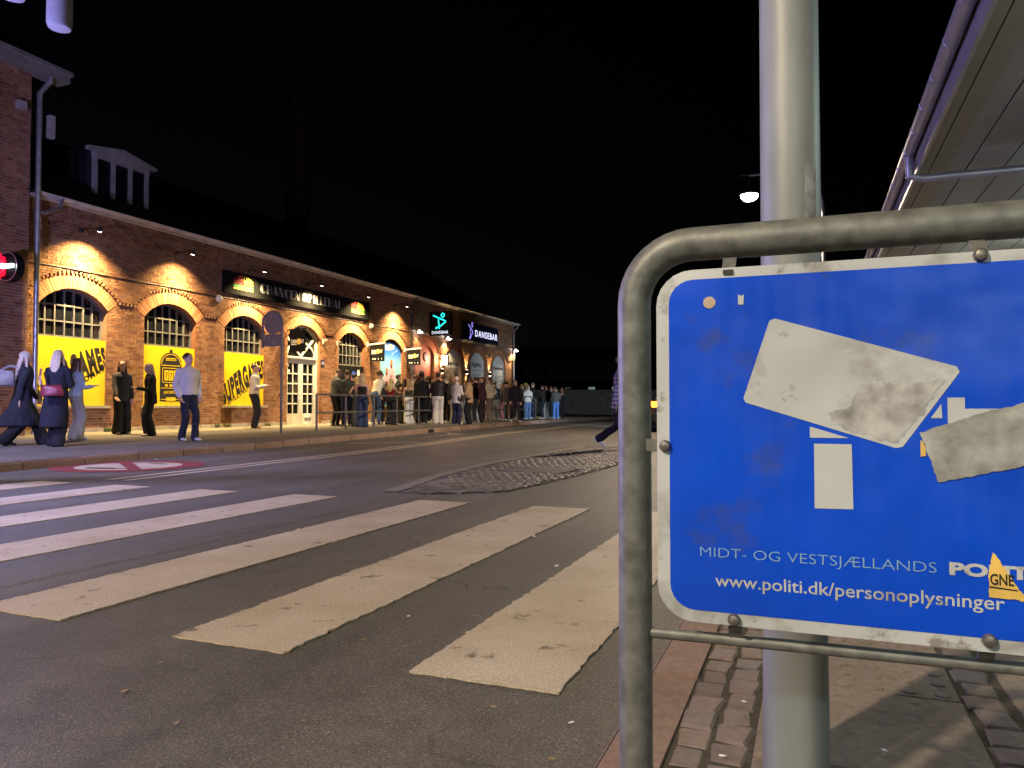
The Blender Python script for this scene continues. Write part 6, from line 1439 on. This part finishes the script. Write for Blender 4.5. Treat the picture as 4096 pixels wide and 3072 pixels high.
    def shell(rx, ry, rz, yo, zo): loft(mb, [(HP(0, yo, zo - rz * math.cos(math.pi * k_ / 9)), hx, hy, rx * math.sin(math.pi * k_ / 9), ry * math.sin(math.pi * k_ / 9)) for k_ in range(1, 9)], 14)
    if ht_ == 'cap':
        shell(0.085, 0.105, 0.085, -0.008, 0.062); loft(mb, [(HP(0, 0.10 + q, 0.055 - q * 0.15), hx, hup, rw, 0.008) for q, rw in ((-0.02, 0.07), (0.03, 0.062), (0.055, 0.035))], 10); nm = 'cap'; hm = cloth(hcol)
    elif ht_ == 'beanie': shell(0.090, 0.110, 0.10, -0.012, 0.055); nm = 'beanie'; hm = cloth(hcol)
    elif ht_ == 'curly':
        shell(0.098, 0.110, 0.095, -0.020, 0.055)
        rr = random.Random(3)
        for k_ in range(26): aa, bb = rr.uniform(0, 6.28), rr.uniform(-0.1, 1.5); ball(mb, HP(0.088 * math.cos(aa) * math.cos(bb), -0.025 + 0.10 * math.sin(aa) * math.cos(bb) * (1 if math.sin(aa) < 0 else 0.75), 0.055 + 0.09 * math.sin(bb)), 0.026, 0.026, 0.026, 5)
    elif ht_ in ('short', 'quiff'):
        shell(0.084, 0.098, 0.088, -0.022, 0.045)
        if ht_ == 'quiff': loft(mb, [(HP(0, 0.05, 0.10), hx, hy, 0.05, 0.04), (HP(0, 0.06, 0.125), hx, hy, 0.055, 0.045), (HP(0, 0.05, 0.145), hx, hy, 0.04, 0.03)], 10)
    elif ht_ == 'bun': shell(0.084, 0.102, 0.095, -0.020, 0.040); ball(mb, HP(0, -0.06, 0.12), 0.045, 0.045, 0.04, 6)
    else:                                      # long / bob
        shell(0.084, 0.100, 0.094, -0.020, 0.040)
        L_ = {'long': 0.44, 'bob': 0.20, 'mid': 0.32}[ht_]
        base = HP(0, -0.055, 0.02); dn = (Vector((0, -0.10, -1)) + (-spv) * 0.8).normalized()
        secs = []
        for k_ in range(8):
            q = k_ / 7; c_ = base + dn * (L_ * q) + Vector((0, -0.045 * math.sin(min(1, q * 1.6) * math.pi / 2), 0)); secs.append((c_, hx, hy, 0.082 + 0.014 * math.sin(q * 2.4) - 0.05 * max(0, q - 0.6) * 2.2, 0.052 - 0.026 * q))
        loft(mb, secs, 14)
        for sg in (-1, 1): limb(mb, [HP(sg * 0.070, 0.012, 0.04), HP(sg * 0.082, 0.0, -0.05), HP(sg * 0.092, 0.0, -0.15), HP(sg * 0.096, 0.03, -min(L_, 0.30) + 0.02)], [0.016, 0.022, 0.024, 0.010])
    queue_part(mb, nm, [hm], root, vx * 0.85, 0.009 if nm == 'hair' else 0.003, None, 2)
    return root
BLK = (0.012, 0.012, 0.014); NAVY = (0.018, 0.022, 0.05); JEAN = (0.05, 0.09, 0.20); LJEAN = (0.28, 0.36, 0.48); WHT = (0.66, 0.65, 0.62); CRM = (0.55, 0.50, 0.42); GREY = (0.10, 0.10, 0.105); DK = (0.03, 0.03, 0.034)
BLD = (0.62, 0.50, 0.32); DBL_ = (0.40, 0.28, 0.13); BRN = (0.075, 0.040, 0.022); BKH = (0.012, 0.010, 0.010); GIN = (0.24, 0.10, 0.035)
G0 = 'people on the pavement left of the queue'
person('long-haired pale blonde woman in dark coat striding at the far left edge', -12.79, 9.09, -82, 1.68, 'f', hair=('long', (0.58, 0.52, 0.43)), top=('coat', (0.020, 0.022, 0.032)), bot=('wide', BLK), shoe=BLK, al='swing', ar='back', lean=4, feet=((-0.08, 0.34), (0.08, -0.26)), lift=(0, 0.04), near=True, group=G0)
person('blonde woman in long dark coat with a red shoulder bag, seen from behind', -12.17, 9.25, -30, 1.68, 'f', hair=('mid', (0.55, 0.46, 0.33)), top=('coat', (0.014, 0.015, 0.026)), bot=('wide', (0.013, 0.013, 0.02)), shoe=WHT, al='phone', ar='phone', lean=5, feet=((-0.10, 0.10), (0.10, -0.12)), near=True, group=G0)
person('brown-haired woman in pale blue behind the woman with the red bag', -13.6, 10.75, -75, 1.62, 'f', hair=('mid', BRN), top=('sweater', (0.40, 0.50, 0.58)), bot=('wide', (0.30, 0.28, 0.25)), shoe=LJEAN, al='down', ar='phone', lean=4, near=True, group=G0)
person('dark-haired woman in grey blazer against the wall, facing the street', -14.70, 12.78, -163, 1.68, 'f', hair=('long', (0.035, 0.016, 0.012)), top=('blazer', (0.045, 0.045, 0.047)), bot=('wide', (0.02, 0.02, 0.022)), shoe=(0.3, 0.24, 0.18), al='down', ar='swing', lean=2, head=(-15, 10), near=True, group=G0)
person('fair-haired woman in black blazer in profile, looking at her phone', -13.75, 12.72, 100, 1.61, 'f', hair=('mid', (0.42, 0.29, 0.15)), top=('blazer', (0.016, 0.016, 0.018)), bot=('wide', (0.012, 0.012, 0.016)), shoe=(0.45, 0.36, 0.28), al='phone', ar='phone', lean=2, head=(0, 12), near=True, grip=True, group=G0)
person('man in white fleece and dark trousers standing at the kerb, hands in pockets', -11.76, 11.81, -150, 1.78, 'm', hair=('short', (0.035, 0.022, 0.015)), top=('sweater', (0.62, 0.58, 0.52)), bot=('jeans', (0.020, 0.022, 0.035)), shoe=(0.50, 0.50, 0.48), al='pocket', ar='pocket', lean=-1, head=(20, 0), feet=((-0.09, 0.10), (0.10, -0.04)), near=True, group=G0)
person('man in cream vest and dark trousers with a phone by the third window', -14.95, 17.5, -100, 1.84, 'm', hair=('short', (0.05, 0.03, 0.02)), top=('vest', (0.50, 0.45, 0.36)), bot=('baggy', (0.014, 0.014, 0.018)), shoe=(0.35, 0.20, 0.10), al='phone', ar='phone', lean=2, near=True, grip=True, group=G0)
Q = person
Q('man in grey jacket bowing his head at the front of the queue', -14.35, 20.6, -60, 1.86, hair=('short', BRN), top=('jacket', (0.085, 0.09, 0.085)), bot=('trousers', BLK), shoe=(0.2, 0.14, 0.1), al='phone', ar='phone', lean=6, head=(0, 28))
Q('man in charcoal jumper with curly dark hair, back turned, beside the grey jacket', -13.95, 20.7, 12, 1.80, hair=('quiff', (0.06, 0.04, 0.028)), top=('sweater', (0.045, 0.050, 0.045)), bot=('jeans', NAVY), shoe=WHT, al='phone', ar='down', lean=3)
Q('dark-haired person half hidden behind the two blonde women', -14.3, 21.6, 20, 1.72, 'f', hair=('short', BKH), top=('sweater', (0.25, 0.35, 0.42)), bot=('jeans', JEAN))
Q('blonde woman in dark teal jumpsuit with bare shoulder', -13.70, 20.9, 25, 1.60, 'f', hair=('long', (0.60, 0.44, 0.17)), top=('tank', (0.07, 0.09, 0.09)), bot=('wide', (0.055, 0.07, 0.07)), shoe=WHT, al='hip', ar='fold', lean=4)
Q('blonde woman in black strapless top and wide blue jeans behind the rail', -13.25, 20.5, 8, 1.70, 'f', hair=('mid', (0.55, 0.42, 0.22)), top=('tank', BLK), bot=('wide', (0.030, 0.045, 0.11)), shoe=(0.2, 0.25, 0.4), al='fold', ar='down', lean=2)
Q('tall man in white T-shirt bending over by the blue poster', -14.2, 22.8, -40, 1.92, hair=('curly', BRN), top=('tee', (0.68, 0.66, 0.60)), bot=('jeans', JEAN), al='lean', ar='lean', lean=24, head=(0, -6))
Q('brown-haired man behind the one in the bent white T-shirt', -14.7, 24.0, 30, 1.86, hair=('short', BRN), top=('sweater', DK), bot=('jeans', BLK), al='phone', ar='down')
Q('blonde woman in dark red top holding out her hand', -13.70, 23.0, -22, 1.64, 'f', hair=('long', (0.62, 0.50, 0.24)), top=('tank', (0.17, 0.012, 0.022)), bot=('wide', (0.022, 0.022, 0.030)), shoe=BLK, al='lean', ar='reach', lean=4)
Q('man with black hair and glasses in black shirt, profile', -14.30, 24.5, -70, 1.80, hair=('quiff', BKH), top=('shirt', (0.016, 0.017, 0.020)), bot=('baggy', BLK), shoe=BLK, al='phone', ar='down')
Q('woman with very long dark brown hair, back turned', -13.85, 24.2, -12, 1.66, 'f', 'tan', hair=('long', (0.040, 0.020, 0.012)), top=('tank', (0.05, 0.035, 0.03)), bot=('wide', BLK), shoe=BLK, al='phone', ar='phone', lean=6)
Q('woman with bare back and white jeans looking over her shoulder', -13.62, 24.15, 10, 1.64, 'f', hair=('long', (0.34, 0.22, 0.10)), top=('tank', (0.035, 0.042, 0.028)), bot=('wide', (0.60, 0.63, 0.62)), shoe=WHT, al='down', ar='reach', lean=5, head=(-75, 4))
Q('tall man in black jumper with round black hair', -13.55, 24.95, -8, 1.92, 'm', 'dark', hair=('curly', BKH), top=('sweater', (0.008, 0.008, 0.008)), bot=('baggy', (0.010, 0.010, 0.012)), shoe=WHT, al='down', ar='down')
Q('person in white T-shirt with messy hair behind the black puffer jacket', -14.0, 26.2, 0, 1.78, 'm', hair=('curly', (0.10, 0.065, 0.03)), top=('tee', (0.70, 0.68, 0.64)), bot=('jeans', NAVY), shoe=WHT)
Q('man in black puffer jacket and white trousers, back turned', -12.95, 25.15, 5, 1.90, 'm', 'tan', hair=('short', (0.03, 0.02, 0.016)), top=('puffer', (0.014, 0.011, 0.014)), bot=('baggy', (0.60, 0.56, 0.50)), shoe=WHT, al='phone', ar='fold')
Q('dark-haired man just left of the black puffer jacket', -13.9, 27.4, 15, 1.90, hair=('short', BRN), top=('jacket', (0.03, 0.035, 0.025)), bot=('jeans', BLK))
Q('raised arm reveller behind the person in the white cap', -13.6, 27.6, 20, 1.84, 'f', hair=('mid', BRN), top=('jacket', BLK), bot=('jeans', BLK), al='up', ar='up')
Q('person in white cap and pale oversized jacket with dark blue trousers', -12.26, 25.25, -35, 1.76, 'm', hair=('cap', (0.66, 0.60, 0.52)), top=('shirt', (0.52, 0.49, 0.48)), bot=('baggy', (0.020, 0.024, 0.055)), shoe=WHT, al='phone', ar='phone', lean=4)
Q('young man in black with fringe facing the street, pale trousers', -12.75, 26.4, -170, 1.76, 'm', 'tan', hair=('short', BKH), top=('shirt', BLK), bot=('jeans', (0.46, 0.42, 0.38)), shoe=WHT, al='phone', ar='phone', head=(0, 10))
Q('reddish-haired person behind the white cap', -13.3, 27.2, -160, 1.82, 'm', hair=('short', GIN), top=('jacket', DK), bot=('jeans', (0.3, 0.28, 0.25)))
Q('man in tan jacket and black trousers at the kerb side of the queue', -11.95, 25.75, 70, 1.80, 'm', 'dark', hair=('short', BKH), top=('shirt', (0.34, 0.22, 0.12)), bot=('baggy', (0.013, 0.012, 0.012)), shoe=(0.06, 0.03, 0.06), al='phone', ar='phone', lean=2)
Q('man in dark jacket and light blue jeans with a shaved head', -13.0, 28.6, 25, 1.88, 'm', hair=('short', (0.05, 0.035, 0.03)), top=('jacket', (0.022, 0.014, 0.020)), bot=('jeans', LJEAN), shoe=(0.2, 0.2, 0.3))
Q('person in plum jacket behind the man in tan', -13.5, 29.3, 60, 1.82, 'f', hair=('short', BRN), top=('jacket', (0.04, 0.016, 0.03)), bot=('trousers', BLK))
Q('ginger man in maroon jacket, profile facing left', -12.49, 28.2, 78, 1.86, 'm', hair=('short', GIN), top=('jacket', (0.040, 0.014, 0.022)), bot=('baggy', (0.016, 0.012, 0.018)), shoe=CRM, al='down', ar='back', lean=4)
Q('tall dark-haired man behind the ginger man', -13.7, 30.4, 10, 1.92, 'm', hair=('quiff', BRN), top=('jacket', DK), bot=('jeans', BLK))
Q('man in cream sweater with hand on the rail', -13.05, 30.3, 60, 1.90, 'm', hair=('short', (0.03, 0.02, 0.015)), top=('sweater', (0.56, 0.50, 0.42)), bot=('jeans', (0.16, 0.13, 0.11)), shoe=(0.2, 0.2, 0.2), al='down', ar='hip', lean=5)
Q('person in navy jacket leaning in, behind the middle rail', -13.7, 32.5, 30, 1.80, 'm', hair=('short', (0.10, 0.07, 0.04)), top=('jacket', (0.05, 0.06, 0.09)), bot=('jeans', (0.34, 0.30, 0.25)), lean=14)
Q('brown-haired woman in beige top by the middle rail', -13.55, 33.1, 70, 1.72, 'f', hair=('mid', (0.16, 0.085, 0.035)), top=('sweater', (0.40, 0.32, 0.24)), bot=('wide', (0.55, 0.22, 0.25)), al='down', ar='phone', lean=4)
Q('dark-haired woman behind the woman in beige', -14.0, 34.0, 120, 1.74, 'f', hair=('mid', BRN), top=('jacket', DK), bot=('jeans', JEAN))
Q('young man in black jacket striding along the kerb in front of the queue', -12.05, 30.7, -175, 1.86, 'm', hair=('short', (0.05, 0.035, 0.03)), top=('jacket', (0.012, 0.010, 0.014)), bot=('jeans', (0.016, 0.012, 0.022)), shoe=(0.5, 0.5, 0.5), al='down', ar='pocket', feet=((-0.16, 0.26), (0.14, -0.22)), lift=(0, 0.05), lean=4)
Q('person right behind the striding man in black', -13.4, 34.2, 140, 1.74, 'f', hair=('bob', (0.35, 0.24, 0.12)), top=('jacket', (0.40, 0.36, 0.33)), bot=('trousers', BLK))
Q('person with yellow knitted beanie in the far queue', -14.0, 37.2, 170, 1.84, 'm', hair=('beanie', (0.45, 0.33, 0.05)), top=('jacket', DK), bot=('jeans', BLK))
Q('person in white jacket and blue jeans looking down', -13.1, 35.1, -170, 1.70, 'f', hair=('short', BKH), top=('jacket', (0.62, 0.60, 0.58)), bot=('jeans', (0.10, 0.18, 0.40)), shoe=WHT, al='phone', ar='phone', head=(0, 20), lean=6)
Q('blonde person between the white jacket and the dark jackets', -13.7, 36.7, 150, 1.76, 'f', hair=('mid', BLD), top=('jacket', (0.36, 0.34, 0.31)), bot=('jeans', LJEAN))
Q('tall person in shiny dark jacket near the end rail', -13.55, 37.2, 100, 1.86, 'm', hair=('short', BRN), top=('puffer', (0.03, 0.022, 0.025)), bot=('jeans', (0.03, 0.04, 0.07)), shoe=WHT)
Q('person in dark green jacket with hand on the end rail', -12.95, 37.0, 75, 1.74, 'm', 'tan', hair=('short', BKH), top=('jacket', (0.025, 0.025, 0.018)), bot=('trousers', NAVY), shoe=WHT, al='reach', ar='lean')
Q('person in black top with one white trouser leg showing', -13.3, 38.6, 40, 1.76, 'm', hair=('short', (0.15, 0.10, 0.05)), top=('jacket', BLK), bot=('jeans', (0.62, 0.68, 0.72)), shoe=WHT)
Q('person in grey hoodie and dark green trousers in the far queue', -13.1, 38.9, 60, 1.70, 'm', hair=('short', BKH), top=('sweater', (0.08, 0.07, 0.08)), bot=('trousers', (0.03, 0.045, 0.05)), shoe=WHT)
Q('person in grey top and bright blue jeans, back turned', -12.45, 37.6, 5, 1.66, 'm', hair=('short', (0.05, 0.035, 0.03)), top=('sweater', (0.13, 0.12, 0.12)), bot=('jeans', (0.12, 0.28, 0.75)), shoe=WHT, al='phone', ar='fold')
Q('woman in black dungarees with arms raised at the very end of the queue', -12.83, 39.9, 80, 1.66, 'f', 'tan', hair=('long', BRN), top=('tank', BLK), bot=('wide', (0.016, 0.014, 0.024)), shoe=WHT, al='neck', ar='neck', lean=2)
Q('woman in grey jumper behind the tan jacket', -12.9, 27.6, 35, 1.70, 'f', hair=('mid', (0.14, 0.08, 0.04)), top=('sweater', (0.22, 0.21, 0.20)), bot=('jeans', LJEAN), al='phone', ar='phone')
Q('man in white hooded top behind the maroon jacket', -13.3, 29.0, -20, 1.80, 'm', hair=('short', BRN), top=('sweater', (0.50, 0.48, 0.46)), bot=('jeans', BLK), al='phone', ar='down')
Q('man in beige overshirt behind the tall man in black jumper', -14.2, 25.6, 15, 1.84, 'm', hair=('short', (0.12, 0.07, 0.035)), top=('shirt', (0.30, 0.25, 0.19)), bot=('jeans', JEAN))
Q('woman in black with long brown hair beside the club door', -14.6, 27.9, 10, 1.72, 'f', hair=('long', BRN), top=('jacket', BLK), bot=('trousers', BLK))
Q('man in pale shirt among the crowd by the payment poster', -13.9, 31.4, 40, 1.80, 'm', hair=('short', BKH), top=('shirt', (0.48, 0.46, 0.45)), bot=('jeans', NAVY))
Q('person in dark cap half hidden beside the striding man', -13.2, 32.6, 100, 1.76, 'm', hair=('cap', BLK), top=('jacket', (0.05, 0.04, 0.04)), bot=('jeans', BLK))
Q('person in cream jacket close to the far corner lamp', -13.6, 35.6, 60, 1.74, 'f', hair=('long', DBL_), top=('jacket', (0.42, 0.38, 0.33)), bot=('jeans', BLK))
Q('dark-coated person behind the bright blue jeans', -13.4, 40.3, 20, 1.74, 'm', hair=('short', BRN), top=('jacket', DK), bot=('jeans', BLK))
person('person in plaid shirt and dark trousers striding behind the sign post', -3.48, 14.4, -85, 1.86, 'm', hair=('short', (0.20, 0.12, 0.06)), top=('shirt', 'plaid'), bot=('jeans', (0.016, 0.012, 0.024)), shoe=(0.66, 0.70, 0.70), al='swing', ar='back', lean=5, feet=((-0.08, 0.34), (0.08, -0.36)), lift=(0, 0.10), z=0.045, near=True, group='passers-by on the road')

dg = bpy.context.evaluated_depsgraph_get()
BUILT = [bpy.data.meshes.new_from_object(p[0].evaluated_get(dg)) for p in PARTS]
for p in PARTS:
    m_ = p[0].data; bpy.data.objects.remove(p[0]); bpy.data.meshes.remove(m_)
import numpy as np
for pi, (me, (o, name, mats, parent, amp, extra)) in enumerate(zip(BUILT, PARTS)):
    me.name = name; me.materials.clear()
    for m in mats: me.materials.append(m)
    if amp:
        nv = len(me.vertices); co = np.empty(nv * 3, 'f'); me.vertices.foreach_get('co', co); co = co.reshape(-1, 3)
        no = np.empty(nv * 3, 'f'); me.vertex_normals.foreach_get('vector', no); no = no.reshape(-1, 3)
        sd3 = (pi * 37) % 97
        fx, fz, gx, gz = (9, 4.5, 22, 11) if name != 'hair' else (34, 2.5, 70, 5)
        q = np.array([noise.noise((x * fx + sd3, y * fx, z * fz)) + 0.5 * noise.noise((x * gx, y * gx + sd3, z * gz)) for x, y, z in co.tolist()], 'f')
        co += no * (amp * q)[:, None]; me.vertices.foreach_set('co', co.ravel())
    if extra:
        bm = bmesh.new(); bm.from_mesh(me)
        nvs = [bm.verts.new(p) for p in extra.v]
        for fc, mi in zip(extra.f, extra.m):
            fa = bm.faces.new([nvs[i] for i in fc]); fa.material_index = mi; fa.smooth = True
        bm.to_mesh(me); bm.free()
    me.update()
    link_mesh(name, me, parent)

# ============================================================ BAGS
def hp2(label, x, y, z, rz, w, h, d, m, strap, name='shoulder_bag'):
    t = thing(name, label, 'bag', (x, y, z), rz); mb = MB(); n = 14; vs = []
    prof = [(-0.5, 0.80, 0.35), (-0.44, 0.98, 0.85), (-0.2, 1.04, 1.0), (0.1, 1.0, 0.92), (0.35, 0.90, 0.7), (0.5, 0.80, 0.28)]
    for (q, fx, fy) in prof:
        for k_ in range(n):
            a = 2 * math.pi * k_ / n; ca_, sa_ = math.cos(a), math.sin(a)
            sx2 = (abs(ca_) ** 0.6) * (1 if ca_ > 0 else -1); sy2 = (abs(sa_) ** 0.8) * (1 if sa_ > 0 else -1)
            wv = 0.02 * noise.noise((sx2 * 3, q * 6, x)); vs.append((sx2 * w / 2 * fx + wv, sy2 * d / 2 * fy + wv, q * h + 0.02 * noise.noise((sx2 * 4, 2, q))))
    mb.add(vs, [(i * n + k_, i * n + (k_ + 1) % n, (i + 1) * n + (k_ + 1) % n, (i + 1) * n + k_) for i in range(len(prof) - 1) for k_ in range(n)] + [tuple(range(n))[::-1], tuple(range((len(prof) - 1) * n, len(prof) * n))])
    mb.build('bag_body', m, t, smooth=True)
    mb = MB()
    for p, q in zip(strap, strap[1:]): mb.bar(p, q, 0.035, 0.008, up=(0, 1, 0.2))
    mb.build('strap', m, t)
    return t
hp2('shiny silver bag swinging behind the long-haired woman at the far left', -12.80, 8.69, 1.33, R(75), 0.46, 0.26, 0.14, mat('silver_leather', (0.55, 0.55, 0.60), 0.3, metal=0.4, var=0.3, scale=8, bump=0.4, bscale=14), [(-0.02, 0, 0.12), (0.14, 0, 0.22), (0.26, -0.02, 0.20)])
hp2('dark red leather bag on the back of the blonde in the long coat', -11.98, 9.02, 1.12, R(42), 0.34, 0.19, 0.15, mat('red_leather', (0.17, 0.018, 0.035), 0.4, var=0.3, scale=9, bump=0.3, bscale=16), [(-0.17, 0.0, 0.10), (-0.19, 0.06, 0.25), (-0.19, 0.13, 0.38)])

# ============================================================ WEEDS AT THE FOOT OF THE WALL
m_weed = mat('weed_green', (0.06, 0.10, 0.025), 0.7, var=0.4, scale=30, bump=0)
for i, (x, y) in enumerate(((XW + 0.10, 13.25), (XW + 0.12, 13.42), (XW + 0.09, 16.9), (XW + 0.10, 17.25), (XW + 0.11, 19.0), (XW + 0.09, 22.4), (XW + 0.11, 14.4))):
    r = random.Random(i); mb = MB()
    for k_ in range(26):
        a = r.uniform(0, 6.28); L_ = r.uniform(0.05, 0.16); bx, by = r.uniform(-0.05, 0.05), r.uniform(-0.09, 0.09); t_ = r.uniform(0.2, 0.7); dx, dy = math.cos(a) * L_ * t_, math.sin(a) * L_ * t_; wx, wy = -math.sin(a) * 0.008, math.cos(a) * 0.008
        mb.add([(bx - wx, by - wy, 0), (bx + wx, by + wy, 0), (bx + dx * 0.5 + wx, by + dy * 0.5 + wy, L_ * 0.7), (bx + dx * 0.5 - wx, by + dy * 0.5 - wy, L_ * 0.7), (bx + dx, by + dy, L_)], [(0, 1, 2, 3), (3, 2, 4)])
    tag(mb.build('weed_tuft', m_weed, None, fix=False, loc=(x, y, pav_z(x))), 'small green weed tuft growing at the foot of the brick wall', 'weed', 'weeds along the hall wall')
